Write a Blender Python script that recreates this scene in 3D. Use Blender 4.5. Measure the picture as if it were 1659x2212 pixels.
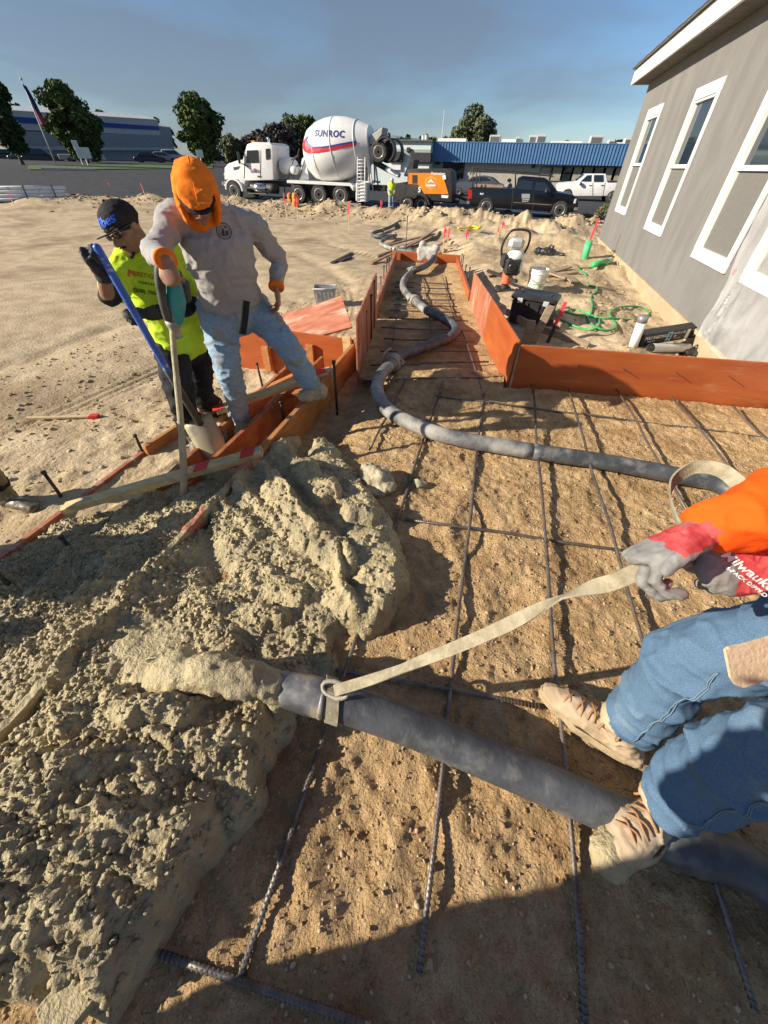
import bpy, bmesh, math, random
import numpy as np
from mathutils import Vector, Matrix, Euler
from mathutils.bvhtree import BVHTree
R=math.radians; PI=math.pi
random.seed(7)
SC=bpy.context.scene
for o in list(bpy.data.objects): bpy.data.objects.remove(o)
COL=SC.collection
# ---------------------------------------------------------------- camera
FPX,CXP,CYP=807.,829.5,985.          # focal length and principal point for a 1659 x 2212 picture
PITCH,ROLL,YAW,CAMH=R(38),R(1.5),R(15.5),1.55
CM=(Matrix.Rotation(YAW,3,'Z')@Matrix.Rotation(PI/2-PITCH,3,'X')@Matrix.Rotation(ROLL,3,'Z'))
cd=bpy.data.cameras.new('camera'); cam=bpy.data.objects.new('camera',cd); COL.objects.link(cam)
cd.sensor_fit='HORIZONTAL'; cd.sensor_width=36; cd.lens=36*FPX/1659; cd.shift_y=-(1106-CYP)/1659
cd.clip_start=.03; cd.clip_end=6000
cam.matrix_world=Matrix.Translation((0,0,CAMH))@CM.to_4x4()
SC.camera=cam
SC.render.resolution_x=768; SC.render.resolution_y=1024
# ---------------------------------------------------------------- sky and sun
SUN_EL,SUN_AZ=R(25),R(27)            # light travels towards +X turned by SUN_AZ, downwards by SUN_EL
LDIR=Vector((math.cos(SUN_AZ)*math.cos(SUN_EL),math.sin(SUN_AZ)*math.cos(SUN_EL),-math.sin(SUN_EL)))
W=bpy.data.worlds.new('World'); SC.world=W; W.use_nodes=True
nt=W.node_tree; N=nt.nodes; N.clear()
out=N.new('ShaderNodeOutputWorld'); bg=N.new('ShaderNodeBackground'); sky=N.new('ShaderNodeTexSky')
sky.sky_type='NISHITA'; sky.sun_disc=False; sky.sun_elevation=SUN_EL
sky.sun_rotation=math.atan2(-LDIR.x,-LDIR.y)%(2*PI)
sky.air_density=1.0; sky.dust_density=0.35; sky.ozone_density=5.0
tc=N.new('ShaderNodeTexCoord'); mp=N.new('ShaderNodeMapping'); mp.inputs['Scale'].default_value=(1,1,3.6); mp.inputs['Location'].default_value=(.75,.2,.1)
nz=N.new('ShaderNodeTexNoise'); nz.inputs['Scale'].default_value=1.25; nz.inputs['Detail'].default_value=7; nz.inputs['Roughness'].default_value=.55
nz.inputs['Distortion'].default_value=.4
rp=N.new('ShaderNodeValToRGB'); rp.color_ramp.elements[0].position=.42; rp.color_ramp.elements[1].position=.62
mx=N.new('ShaderNodeMixRGB'); mx.inputs[2].default_value=(1.5,1.75,2.1,1)
ml=N.new('ShaderNodeMath'); ml.operation='MULTIPLY'; ml.inputs[1].default_value=.62
nt.links.new(tc.outputs['Generated'],mp.inputs[0]); nt.links.new(mp.outputs[0],nz.inputs['Vector'])
nt.links.new(nz.outputs[0],rp.inputs[0]); nt.links.new(rp.outputs[0],ml.inputs[0]); nt.links.new(ml.outputs[0],mx.inputs[0])
nt.links.new(sky.outputs[0],mx.inputs[1]); nt.links.new(mx.outputs[0],bg.inputs[0])
bg.inputs[1].default_value=.07
nt.links.new(bg.outputs[0],out.inputs[0])
sd=bpy.data.lights.new('sun','SUN'); sd.energy=4.6; sd.angle=R(.5); sd.color=(1,.9,.74)
so=bpy.data.objects.new('sun',sd); COL.objects.link(so)
so.rotation_euler=LDIR.to_track_quat('-Z','Y').to_euler()
vs=SC.view_settings; vs.view_transform='Standard'; vs.look='None'; vs.exposure=.9; vs.gamma=1
SC.render.engine='CYCLES'
# ---------------------------------------------------------------- pixel helpers (1659 x 2212 grid)
def ray(x,y): return CM@Vector(((x-CXP)/FPX,-(y-CYP)/FPX,-1))
def P(x,y,z=0.):
    r=ray(x,y); t=(z-CAMH)/r.z; return Vector((r.x*t,r.y*t,z))
def PD(x,y,D):
    r=ray(x,y); t=D/math.hypot(r.x,r.y); return Vector((r.x*t,r.y*t,CAMH+r.z*t))
def PY(x,y,Y):
    r=ray(x,y); t=Y/r.y; return Vector((r.x*t,Y,CAMH+r.z*t))
def PX(x,y,X):
    r=ray(x,y); t=X/r.x; return Vector((X,r.y*t,CAMH+r.z*t))
# ---------------------------------------------------------------- numpy noise
def hs(i,j,s):
    n=(i*374761393+j*668265263+s*974634757)&0x7fffffff
    n=((n^(n>>13))*1274126177)&0x7fffffff
    return ((n^(n>>16))&0xffff)/65535.
def vn(x,y,s=0):
    x=np.asarray(x,float); y=np.asarray(y,float)
    i=np.floor(x).astype(np.int64); j=np.floor(y).astype(np.int64); u=x-i; v=y-j
    u=u*u*u*(u*(u*6-15)+10); v=v*v*v*(v*(v*6-15)+10)
    return ((hs(i,j,s)*(1-u)+hs(i+1,j,s)*u)*(1-v)+(hs(i,j+1,s)*(1-u)+hs(i+1,j+1,s)*u)*v)*2-1
def fbm(x,y,s=0,o=4,g=.5):
    a,t=1.,0.
    for k in range(o):
        t=t+a*vn(x*2**k+k*17.3,y*2**k-k*9.1,s+k); a*=g
    return t
def vn3(p,s=0):
    x,y,z=p[:,0],p[:,1],p[:,2]
    k=np.floor(z).astype(np.int64); w=z-k; w=w*w*(3-2*w)
    i=np.floor(x).astype(np.int64); j=np.floor(y).astype(np.int64); u=x-i; v=y-j
    u=u*u*(3-2*u); v=v*v*(3-2*v)
    def L(k):
        q=k*7919+s
        return (hs(i,j,q)*(1-u)+hs(i+1,j,q)*u)*(1-v)+(hs(i,j+1,q)*(1-u)+hs(i+1,j+1,q)*u)*v
    return (L(k)*(1-w)+L(k+1)*w)*2-1
def fbm3(p,s=0,o=3,g=.5):
    a,t=1.,0.
    for k in range(o): t=t+a*vn3(p*2**k+k*13.7,s+k); a*=g
    return t
def worley(x,y,s=0):
    i=np.floor(x).astype(np.int64); j=np.floor(y).astype(np.int64)
    best=np.full(np.shape(x),9.); rnd=np.zeros(np.shape(x))
    for a in (-1,0,1):
        for b in (-1,0,1):
            ci,cj=i+a,j+b
            d=np.hypot(ci+.15+.7*hs(ci,cj,s)-x,cj+.15+.7*hs(ci,cj,s+5)-y)
            m=d<best; best=np.where(m,d,best); rnd=np.where(m,hs(ci,cj,s+9),rnd)
    return best,rnd
def lumps(x,y,s,dens=.6):
    d,r=worley(x,y,s); rad=.25+.3*r
    return np.where(r<dens,np.sqrt(np.clip(1-(d/rad)**2,0,1)),0)*rad
def sstep(v,a,b):
    t=np.clip((v-a)/(b-a),0,1); return t*t*(3-2*t)
# ---------------------------------------------------------------- materials
MATS={}
def mat(name,col,col2=None,scale=6,rough=.6,metal=0,bump=0,bscale=40,lo=.4,hi=.6,detail=5,stretch=None,trans=0,alpha=1,spec=.5,bdist=.01,col3=None,s3=2.,lo3=.55,hi3=.62,rough3=None,emit=0,bump2=0,b2scale=8,sss=0):
    if name in MATS: return MATS[name]
    m=bpy.data.materials.new(name); m.use_nodes=True; t=m.node_tree; n=t.nodes; l=t.links
    b=n['Principled BSDF']; c4=lambda c:(c[0],c[1],c[2],1)
    b.inputs['Base Color'].default_value=c4(col); b.inputs['Roughness'].default_value=rough; b.inputs['Metallic'].default_value=metal
    b.inputs['Specular IOR Level'].default_value=spec
    if trans: b.inputs['Transmission Weight'].default_value=trans
    if alpha<1: b.inputs['Alpha'].default_value=alpha
    if emit: b.inputs['Emission Color'].default_value=c4(col); b.inputs['Emission Strength'].default_value=emit
    if col2 or bump or col3:
        tcn=n.new('ShaderNodeTexCoord'); src=tcn.outputs['Object']
        if stretch:
            mm=n.new('ShaderNodeMapping'); mm.inputs['Scale'].default_value=stretch; l.new(src,mm.inputs[0]); src=mm.outputs[0]
        def noise(sc,dt=detail):
            q=n.new('ShaderNodeTexNoise'); q.inputs['Scale'].default_value=sc; q.inputs['Detail'].default_value=dt; q.inputs['Roughness'].default_value=.6; l.new(src,q.inputs['Vector']); return q
        cur=None
        if col2:
            q=noise(scale); r=n.new('ShaderNodeValToRGB'); r.color_ramp.elements[0].position=lo; r.color_ramp.elements[1].position=hi
            r.color_ramp.elements[0].color=c4(col); r.color_ramp.elements[1].color=c4(col2); l.new(q.outputs[0],r.inputs[0]); cur=r.outputs[0]
        if col3:
            q=noise(s3); r=n.new('ShaderNodeValToRGB'); r.color_ramp.elements[0].position=lo3; r.color_ramp.elements[1].position=hi3; l.new(q.outputs[0],r.inputs[0])
            x=n.new('ShaderNodeMixRGB'); x.inputs[1].default_value=c4(col); x.inputs[2].default_value=c4(col3)
            if cur: l.new(cur,x.inputs[1])
            l.new(r.outputs[0],x.inputs[0]); cur=x.outputs[0]
            if rough3 is not None:
                y=n.new('ShaderNodeMapRange'); y.inputs['To Min'].default_value=rough; y.inputs['To Max'].default_value=rough3; l.new(r.outputs[0],y.inputs[0]); l.new(y.outputs[0],b.inputs['Roughness'])
        if cur: l.new(cur,b.inputs['Base Color'])
        if bump:
            q=noise(bscale,8); k=n.new('ShaderNodeBump'); k.inputs['Strength'].default_value=bump; k.inputs['Distance'].default_value=bdist
            l.new(q.outputs[0],k.inputs['Height']); nrm=k.outputs[0]
            if bump2:
                q=noise(b2scale,4); k2=n.new('ShaderNodeBump'); k2.inputs['Strength'].default_value=bump2; k2.inputs['Distance'].default_value=bdist*3
                l.new(q.outputs[0],k2.inputs['Height']); l.new(nrm,k2.inputs['Normal']); nrm=k2.outputs[0]
            l.new(nrm,b.inputs['Normal'])
    MATS[name]=m; return m
# ---------------------------------------------------------------- objects
def tag(o,label=None,cat=None,group=None,kind=None):
    if label:o['label']=label
    if cat:o['category']=cat
    if group:o['group']=group
    if kind:o['kind']=kind
    return o
def thing(name,label,cat,loc=(0,0,0),rz=0,group=None,rot=None):
    o=bpy.data.objects.new(name,None); COL.objects.link(o); o.location=loc; o.rotation_euler=rot or (0,0,rz); o.empty_display_size=.1
    return tag(o,label,cat,group)
def raw(name,v,f,m,parent=None,smooth=False):
    me=bpy.data.meshes.new(name); me.from_pydata([tuple(q) for q in v],[],f); me.validate(); 
    for q in (m if isinstance(m,(list,tuple)) else [m]): me.materials.append(q)
    if smooth: me.polygons.foreach_set('use_smooth',[True]*len(me.polygons))
    o=bpy.data.objects.new(name,me); COL.objects.link(o)
    if parent: o.parent=parent
    return o
def grid_mesh(name,X,Y,Z,m,parent=None,keep=None):
    ny,nx=X.shape; v=np.stack([X,Y,Z],-1).reshape(-1,3)
    a=np.arange(ny*nx).reshape(ny,nx); q=np.stack([a[:-1,:-1],a[:-1,1:],a[1:,1:],a[1:,:-1]],-1)
    if keep is not None: q=q[keep[:-1,:-1]&keep[1:,1:]&keep[1:,:-1]&keep[:-1,1:]]
    q=q.reshape(-1,4)
    us=np.unique(q); rm=np.zeros(ny*nx,np.int64); rm[us]=np.arange(len(us)); v=v[us]; q=rm[q]
    me=bpy.data.meshes.new(name); me.vertices.add(len(v)); me.vertices.foreach_set('co',v.ravel())
    me.loops.add(q.size); me.loops.foreach_set('vertex_index',q.ravel().astype(np.int32))
    me.polygons.add(len(q)); me.polygons.foreach_set('loop_start',np.arange(0,q.size,4,dtype=np.int32)); me.polygons.foreach_set('loop_total',np.full(len(q),4,np.int32))
    me.polygons.foreach_set('use_smooth',np.ones(len(q),bool)); me.update(calc_edges=True); me.materials.append(m)
    o=bpy.data.objects.new(name,me); COL.objects.link(o)
    if parent:o.parent=parent
    return o
class B:
    def __init__(s,T=None): s.v=[];s.f=[];s.mi=[];s.T=T;s.m=0
    def add(s,v,f):
        n=len(s.v); s.v+=[(s.T@Vector(q) if s.T else Vector(q)) for q in v]; s.f+=[tuple(i+n for i in q) for q in f]; s.mi+=[s.m]*len(f); return s
    def box(s,c,d,rot=None,bev=0):
        x,y,z=[q/2 for q in d]; c=Vector(c); rm=Euler(rot).to_matrix() if rot is not None and not isinstance(rot,Matrix) else rot
        tr=lambda q:(c+rm@Vector(q)) if rm else c+Vector(q)
        if not bev:
            v=[(-x,-y,-z),(x,-y,-z),(x,y,-z),(-x,y,-z),(-x,-y,z),(x,-y,z),(x,y,z),(-x,y,z)]
            return s.add([tr(q) for q in v],[(3,2,1,0),(4,5,6,7),(0,1,5,4),(1,2,6,5),(2,3,7,6),(3,0,4,7)])
        b=min(bev,x*.9,y*.9,z*.9); v=[];f=[];ix={}
        for sx in(-1,1):
            for sy in(-1,1):
                for sz in(-1,1):
                    ix[sx,sy,sz]=len(v); v+=[(sx*x,sy*(y-b),sz*(z-b)),(sx*(x-b),sy*y,sz*(z-b)),(sx*(x-b),sy*(y-b),sz*z)]
        def fl(ids,flip): f.append(tuple(reversed(ids)) if flip else tuple(ids))
        for a in(0,1,2):
            u,w=[(1,2),(2,0),(0,1)][a]
            for sg in(-1,1):
                ids=[]
                for (p,q) in((-1,-1),(1,-1),(1,1),(-1,1)):
                    k=[0,0,0];k[a]=sg;k[u]=p;k[w]=q; ids.append(ix[tuple(k)]+a)
                fl(ids,sg<0)
        for a in(0,1,2):
            u,w=[(1,2),(2,0),(0,1)][a]
            for p in(-1,1):
                for q in(-1,1):
                    k0=[0,0,0];k0[u]=p;k0[w]=q;k1=list(k0);k0[a]=-1;k1[a]=1
                    i0,i1=ix[tuple(k0)],ix[tuple(k1)]
                    fl([i0+u,i1+u,i1+w,i0+w],p*q>0)
        for k,i in ix.items(): fl([i,i+1,i+2],k[0]*k[1]*k[2]<0)
        return s.add([tr(q) for q in v],f)
    def beam(s,p,q,w,h,up=(0,0,1),bev=0):
        p,q=Vector(p),Vector(q); d=q-p; L=d.length; d.normalize(); u=Vector(up); a=d.cross(u)
        if a.length<1e-4: a=d.cross(Vector((1,0,0)))
        a.normalize(); u=a.cross(d); rm=Matrix((d,a,u)).transposed()
        return s.box((p+q)/2,(L,w,h),rm,bev)
    def tube(s,pts,r,n=10,up=None,rounded=False,cap=True,closed=False):
        pts=[Vector(q) for q in pts]; k=len(pts)
        rr=[r]*k if not isinstance(r,(list,tuple,np.ndarray)) else list(r)
        rr=[(q,q) if not isinstance(q,(tuple,list)) else q for q in rr]
        tg=[]
        for i in range(k):
            a=pts[(i-1)%k] if closed or i>0 else pts[i]; b=pts[(i+1)%k] if closed or i<k-1 else pts[i]
            t=(b-a); tg.append(t.normalized() if t.length>1e-9 else Vector((0,0,1)))
        u=Vector(up) if up is not None else (Vector((0,0,1)) if abs(tg[0].z)<.9 else Vector((1,0,0)))
        rings=[]
        for i in range(k):
            u=(Vector(up) if up is not None else u); u=u-tg[i]*u.dot(tg[i])
            if u.length<1e-4: u=tg[i].orthogonal()
            u.normalize(); w=tg[i].cross(u); rings.append((pts[i],u.copy(),w,rr[i],tg[i]))
        if rounded:
            def capr(q,sg):
                o=[]
                for a in(30,60,80):
                    c,si=math.cos(R(a)),math.sin(R(a)); mr=(q[3][0]+q[3][1])/2
                    o.append((q[0]+q[4]*sg*si*mr,q[1],q[2],(q[3][0]*c,q[3][1]*c),q[4]))
                return o
            rings=list(reversed(capr(rings[0],-1)))+rings+capr(rings[-1],1)
        v=[]
        for (c,u,w,(a,b),t) in rings:
            for j in range(n):
                th=2*PI*j/n; v.append(c+w*(a*math.cos(th))+u*(b*math.sin(th)))
        f=[];m=len(rings)
        for i in range(m if closed else m-1):
            for j in range(n):
                i2=(i+1)%m; f.append((i*n+j,i*n+(j+1)%n,i2*n+(j+1)%n,i2*n+j))
        if cap and not closed: f+=[tuple(range(n-1,-1,-1)),tuple(range((m-1)*n,m*n))]
        return s.add(v,f)
    def lathe(s,prof,n=16,o=(0,0,0),axis=(0,0,1),cap=True):
        q=Vector((0,0,1)).rotation_difference(Vector(axis)); o=Vector(o); v=[]
        for (r,z) in prof:
            for j in range(n):
                t=2*PI*j/n; v.append(o+q@Vector((r*math.cos(t),r*math.sin(t),z)))
        f=[(i*n+j,i*n+(j+1)%n,(i+1)*n+(j+1)%n,(i+1)*n+j) for i in range(len(prof)-1) for j in range(n)]
        if cap: f+=[tuple(range(n-1,-1,-1)),tuple(range((len(prof)-1)*n,len(prof)*n))]
        return s.add(v,f)
    def prism(s,poly,d):
        d=Vector(d); v=[Vector(q) for q in poly]; n=len(v)
        nn=Vector((0,0,0))
        for i in range(n): nn+=v[i].cross(v[(i+1)%n])
        if nn.dot(d)>0: v=v[::-1]
        f=[tuple(range(n)),tuple(range(2*n-1,n-1,-1))]+[((i+1)%n,i,i+n,(i+1)%n+n) for i in range(n)]
        return s.add(v+[q+d for q in v],f)
    def ball(s,c,r,n=10,m=7,rot=None):
        r=(r,r,r) if not isinstance(r,(tuple,list)) else r; c=Vector(c); rm=Euler(rot).to_matrix() if rot is not None and not isinstance(rot,Matrix) else rot
        v=[];f=[]
        for i in range(m+1):
            a=PI*(i+.02*(i==0)-.02*(i==m))/m
            for j in range(n):
                b=2*PI*j/n; q=Vector((r[0]*math.sin(a)*math.cos(b),r[1]*math.sin(a)*math.sin(b),r[2]*math.cos(a))); v.append(c+(rm@q if rm else q))
        f=[(i*n+j,(i+1)*n+j,(i+1)*n+(j+1)%n,i*n+(j+1)%n) for i in range(m) for j in range(n)]+[tuple(range(n)),tuple(range((m+1)*n-1,m*n-1,-1))]
        return s.add(v,f)
    def obj(s,name,m,parent=None,smooth=False,label=None):
        o=raw(name,s.v,s.f,m,parent,smooth)
        if isinstance(m,(list,tuple)) and len(o.data.polygons)==len(s.mi): o.data.polygons.foreach_set('material_index',s.mi)
        if label:o['label']=label
        return o
def autosmooth(o,ang=40):
    me=o.data; me.polygons.foreach_set('use_smooth',[True]*len(me.polygons)); bm=bmesh.new(); bm.from_mesh(me); c=math.cos(R(ang))
    for e in bm.edges:
        if len(e.link_faces)==2 and e.link_faces[0].normal.dot(e.link_faces[1].normal)<c: e.smooth=False
    bm.to_mesh(me); bm.free(); return o
def spline(pts,n=8,closed=False):
    p=[Vector(q) for q in pts]; k=len(p); o=[]
    rng=k if closed else k-1
    for i in range(rng):
        a=p[(i-1)%k] if closed or i>0 else p[0]*2-p[1]; b=p[i]; c=p[(i+1)%k]; d=p[(i+2)%k] if closed or i<k-2 else p[-1]*2-p[-2]
        for j in range(n):
            t=j/n; o.append(.5*((2*b)+(c-a)*t+(2*a-5*b+4*c-d)*t*t+(3*b-a-3*c+d)*t**3))
    if not closed:o.append(p[-1])
    return o
def copy_tree(o,parent=None):
    c=o.copy(); COL.objects.link(c); c.parent=parent
    for ch in o.children: copy_tree(ch,c)
    return c
def organic(name,b,m,parent=None,vox=.01,it=6,disp=None,label=None,planar=False):
    """union of overlapping closed pieces -> one continuous skin"""
    t=raw('tmp',b.v,b.f,[]); r=t.modifiers.new('r','REMESH'); r.mode='VOXEL'; r.voxel_size=vox
    if it: q=t.modifiers.new('s','SMOOTH'); q.factor=.5; q.iterations=it
    dg=bpy.context.evaluated_depsgraph_get(); me=bpy.data.meshes.new_from_object(t.evaluated_get(dg),depsgraph=dg)
    bpy.data.objects.remove(t); me.name=name; me.materials.clear()
    for q in (m if isinstance(m,(list,tuple)) else [m]): me.materials.append(q)
    n=len(me.vertices); co=np.empty(n*3); me.vertices.foreach_get('co',co); co=co.reshape(-1,3)
    if disp is not None:
        no=np.empty(n*3); me.vertices.foreach_get('normal',no); no=no.reshape(-1,3)
        co=co+no*disp(co,no)[:,None]; me.vertices.foreach_set('co',co.ravel())
    me.polygons.foreach_set('use_smooth',np.ones(len(me.polygons),bool)); me.update()
    o=bpy.data.objects.new(name,me); COL.objects.link(o)
    if parent:o.parent=parent
    if label:o['label']=label
    return o
def text_mesh(s,size,thick=0.002,bold=0.0,shear=0,space=1):
    c=bpy.data.curves.new('t','FONT'); c.body=s; c.size=size; c.extrude=thick; c.offset=bold; c.shear=shear; c.space_character=space; c.align_x='CENTER'; c.align_y='CENTER'; c.resolution_u=3
    o=bpy.data.objects.new('t',c); COL.objects.link(o); dg=bpy.context.evaluated_depsgraph_get(); me=bpy.data.meshes.new_from_object(o.evaluated_get(dg),depsgraph=dg)
    v=[q.co.copy() for q in me.vertices]; f=[tuple(p.vertices) for p in me.polygons]
    bpy.data.objects.remove(o); bpy.data.meshes.remove(me); return v,f
def text_on(name,s,size,M4,m,parent,bold=.0,shear=0,space=1,target=None,off=.003,fn=None):
    """flat lettering laid on a surface: M4 maps text plane; target = object in the same space, hit along -Z of M4"""
    v,f=text_mesh(s,size,.0005,bold,shear,space)
    if target is not None:
        bv=BVHTree.FromPolygons([q.co for q in target.data.vertices],[tuple(p.vertices) for p in target.data.polygons])
        bm=bmesh.new(); vv=[bm.verts.new(q) for q in v]
        for q in f:
            try: bm.faces.new([vv[i] for i in q])
            except ValueError: pass
        long=[e for e in bm.edges if e.calc_length()>size*.25]
        bmesh.ops.triangulate(bm,faces=bm.faces[:])
        bmesh.ops.subdivide_edges(bm,edges=[e for e in bm.edges if e.calc_length()>size*.12],cuts=2)
        bmesh.ops.triangulate(bm,faces=bm.faces[:])
        bm.verts.index_update(); v=[q.co.copy() for q in bm.verts]; f=[tuple(w.index for w in q.verts) for q in bm.faces]; bm.free()
        d=(M4.to_3x3()@Vector((0,0,-1))).normalized(); o=[]
        for q in v:
            p=M4@Vector((q.x,q.y,0)); h=bv.ray_cast(p-d*.5,d,1.2)
            o.append((h[0]-d*(off+q.z)) if h[0] else p)
        v=o
    elif fn: v=[fn(q) for q in v]
    else: v=[M4@q for q in v]
    return raw(name,v,f,m,parent)
# ================================================================ materials for the site
m_dirt=mat('lot dirt',(.41,.31,.19),(.54,.425,.28),3,.95,bump=.55,bscale=30,bdist=.03,col3=(.27,.19,.115),s3=.7,lo3=.5,hi3=.7,spec=.15,detail=9)
m_gravel=mat('road base',(.43,.275,.13),(.62,.43,.23),9,.95,bump=.9,bscale=110,bdist=.02,lo=.36,hi=.64,col3=(.32,.19,.085),s3=2.3,lo3=.5,hi3=.68,spec=.2,detail=10,bump2=.5,b2scale=34)
m_stone=mat('pebble',(.38,.26,.15),(.56,.44,.31),30,.8,spec=.3,lo=.3,hi=.7)
m_conc=mat('wet concrete',(.375,.305,.17),(.475,.395,.23),14,.5,bump=.8,bscale=85,bdist=.014,bump2=.35,b2scale=28,lo=.35,hi=.65,spec=.4,col3=(.28,.23,.14),s3=3,lo3=.5,hi3=.7,detail=8)
m_asph=mat('asphalt',(.035,.034,.036),(.055,.053,.053),2.5,.85,bump=.4,bscale=60,spec=.3)
m_grass=mat('lawn',(.05,.085,.02),(.075,.12,.03),1.5,.9,bump=.5,bscale=20)
m_ply=mat('form plywood',(.43,.115,.03),(.31,.062,.018),1.6,.42,lo=.3,hi=.7,bump=.12,bscale=30,stretch=(1,1,5),col3=(.5,.24,.13),s3=2.4,lo3=.6,hi3=.8,spec=.4)
m_plyd=mat('worn form plywood',(.33,.10,.05),(.43,.16,.085),4,.55,bump=.15,bscale=30,stretch=(1,4,1),col3=(.5,.36,.27),s3=2.7,lo3=.55,hi3=.68)
m_lum=mat('form lumber',(.46,.2,.06),(.36,.13,.035),9,.65,bump=.2,bscale=45,stretch=(3,.6,3),col3=(.34,.29,.2),s3=5,lo3=.6,hi3=.67)
m_lumr=mat('splattered lumber',(.40,.15,.05),(.30,.09,.03),8,.65,bump=.25,bscale=45,col3=(.15,.11,.075),s3=22,lo3=.58,hi3=.62)
m_lumy=mat('pale lumber',(.62,.46,.22),(.5,.34,.14),7,.7,bump=.2,bscale=40,stretch=(1,3,3),col3=(.36,.31,.21),s3=6,lo3=.52,hi3=.6)
m_old=mat('weathered lumber',(.36,.27,.18),(.25,.18,.12),9,.85,bump=.4,bscale=50,stretch=(1,4,4))
m_red=mat('red marker paint',(.6,.03,.025),(.45,.02,.02),9,.7)
m_steel=mat('rebar steel',(.13,.12,.115),(.23,.2,.17),20,.5,metal=.7,bump=.2,bscale=150,col3=(.2,.11,.06),s3=7,lo3=.52,hi3=.65,rough3=.8)
m_stake=mat('stake steel',(.05,.042,.04),(.09,.065,.05),20,.55,metal=.6,bump=.2,bscale=90)
m_hose=mat('hose rubber',(.045,.049,.055),(.085,.09,.098),9,.48,bump=.25,bscale=60,col3=(.27,.26,.235),s3=11,lo3=.5,hi3=.85,rough3=.8,detail=9)
m_hosel=mat('dusty hose rubber',(.075,.078,.082),(.19,.187,.18),8,.6,bump=.2,bscale=60,col3=(.38,.36,.32),s3=6,lo3=.45,hi3=.68,rough3=.9,detail=9)
m_clamp=mat('dirty steel coupling',(.3,.27,.22),(.42,.38,.31),12,.7,metal=.4,bump=.3,bscale=40)
m_endst=mat('hose end steel',(.12,.12,.13),(.36,.35,.34),9,.5,metal=.5,bump=.15,bscale=40,col3=(.36,.31,.2),s3=9,lo3=.52,hi3=.58,rough3=.85)
m_conc2=mat('drying concrete',(.36,.31,.2),(.45,.4,.27),20,.75,bump=.6,bscale=90,spec=.3)
# ================================================================ setting
WL0,WL1=Vector((-1.12,2.97,0)),Vector((-2.16,8.33,0))     # walkway bed edges
WR0,WR1=Vector((.24,3.2,0)),Vector((-.92,8.36,0))
def wl(y): return -1.12-(y-2.97)*.194
def wr(y): return .24-(y-3.2)*.225
heaps=[(-3.6,18.6,.5,1.0),(-1.6,17.6,.55,1.3),(.4,17.2,.6,1.2),(1.4,16.2,.4,1.0),(-5.5,19.3,.35,1.0),(-8,19.6,.4,1.2),(-11,19.8,.35,1.5),(.6,13.4,.35,.8),(-.3,12.2,.22,.7),(1.5,12.6,.2,.6),(-1.9,15.4,.25,.9),(2.3,18.8,.3,1.1),(-14.5,19.4,.4,1.6),(-3.1,14.9,.16,.7),(2.6,15,.2,.8),(-18,18,.3,1.6),(-22,16.5,.35,2),(-26,15.6,.3,2.2),(-30,15,.35,2.2)]
def lot_z(x,y):
    z=-.35-.06*sstep(y,4,20)+.02*fbm(x*.5,y*.5,3,3)
    # soil between the forms and the house
    rw=sstep(x,wr(y)-.1,wr(y)+.8)*sstep(y,3.2,3.7)*(1-sstep(y,12,17))
    z=z+rw*(.17-.09*sstep(x,1.6,2.3)*(1-sstep(y,8,12))+.12*sstep(y,5,13))
    # loose ground right and beyond the walkway
    rough=.15+.85*np.maximum(np.maximum(rw,sstep(y+.16*x,13.5,17)),sstep(x,-3.5,-1)*sstep(y,8,11))
    rough=rough*(1-sstep(y,21.5,22.6))
    z=z+rough*(.05*fbm(x*1.3,y*1.3,11,5,.55)+.05*lumps(x*1.7,y*1.7,4,.6))
    bank=np.exp(-((y-19.6-.9*vn(x*.25,x*0,2)+.10*np.minimum(x+12,0)*-1)/1.5)**2)
    z=z+bank*(.20+.14*fbm(x*.9,y*.9,21,4,.6))*(1-sstep(x,4,9))
    for (a,b,h,r) in heaps: z=z+h*.75*np.exp(-(((x-a)**2+(y-b)**2*1.2)/r**2))*(1+.35*fbm(x*2.4,y*2.4,31,3))
    near=(1-sstep(np.hypot(x,y-1),5,11))*(.35+.65*(1-sstep(-x,2.9,3.8)))
    z=z+near*(.016*fbm(x*5,y*5,41,4,.6)+.022*lumps(x*7,y*7,8,.35)+.012*lumps(x*17,y*17,9,.4))
    # wheel ruts swinging round on the left
    rr=np.hypot(x+9.5,y-3.5)
    for r0 in (4.4,5.9,7.6,9.3): z=z-.022*np.exp(-((rr-r0-.1*vn(x*.6,y*.6,5))/.13)**2)*(.5+.5*np.sin(rr*60))-.018*np.exp(-((rr-r0)/.2)**2)
    for r0 in (5.2,8.1): z=z+.012*np.exp(-((rr-r0)/.25)**2)
    # ground falls under the pad, walkway and road
    ins=sstep(x,-1.45,-1.32)*(1-sstep(x,2.2,2.35))*(1-sstep(y,3.22,3.3)); z=z*(1-ins)-.6*ins
    iw=(x>wl(y)+.02)&(x<wr(y)-.02)&(y>3)&(y<8.32); z=np.where(iw,-.5,z)
    st=sstep(x,-2.5,-1.4)*sstep(-x,1.2,1.35)*(1-sstep(y,3.4,3.5))*sstep(y,-3,-2); z=z+st*.1
    z=z-sstep(y,22.3,23.2)*.3-.6*sstep(y,200,400)
    return z
def axis(lo,hi,a,b,d,g):
    c=list(np.arange(a,b,d)); s=d; v=b
    while v<hi: c.append(v); s*=g; v+=s
    s=d; v=a-d; l=[]
    while v>lo: l.append(v); s*=g; v-=s
    return np.array(l[::-1]+c+[hi]) if l else np.array(c+[hi])
gx=axis(-1500,1500,-3.6,2.6,.022,1.03); gy=axis(-300,3000,-1.2,4.2,.024,1.016)
X,Y=np.meshgrid(gx,gy)
tag(grid_mesh('ground',X,Y,lot_z(X,Y),m_dirt),kind='structure')
def gz(x,y): return float(lot_z(np.array([float(x)]),np.array([float(y)]))[0])
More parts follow.
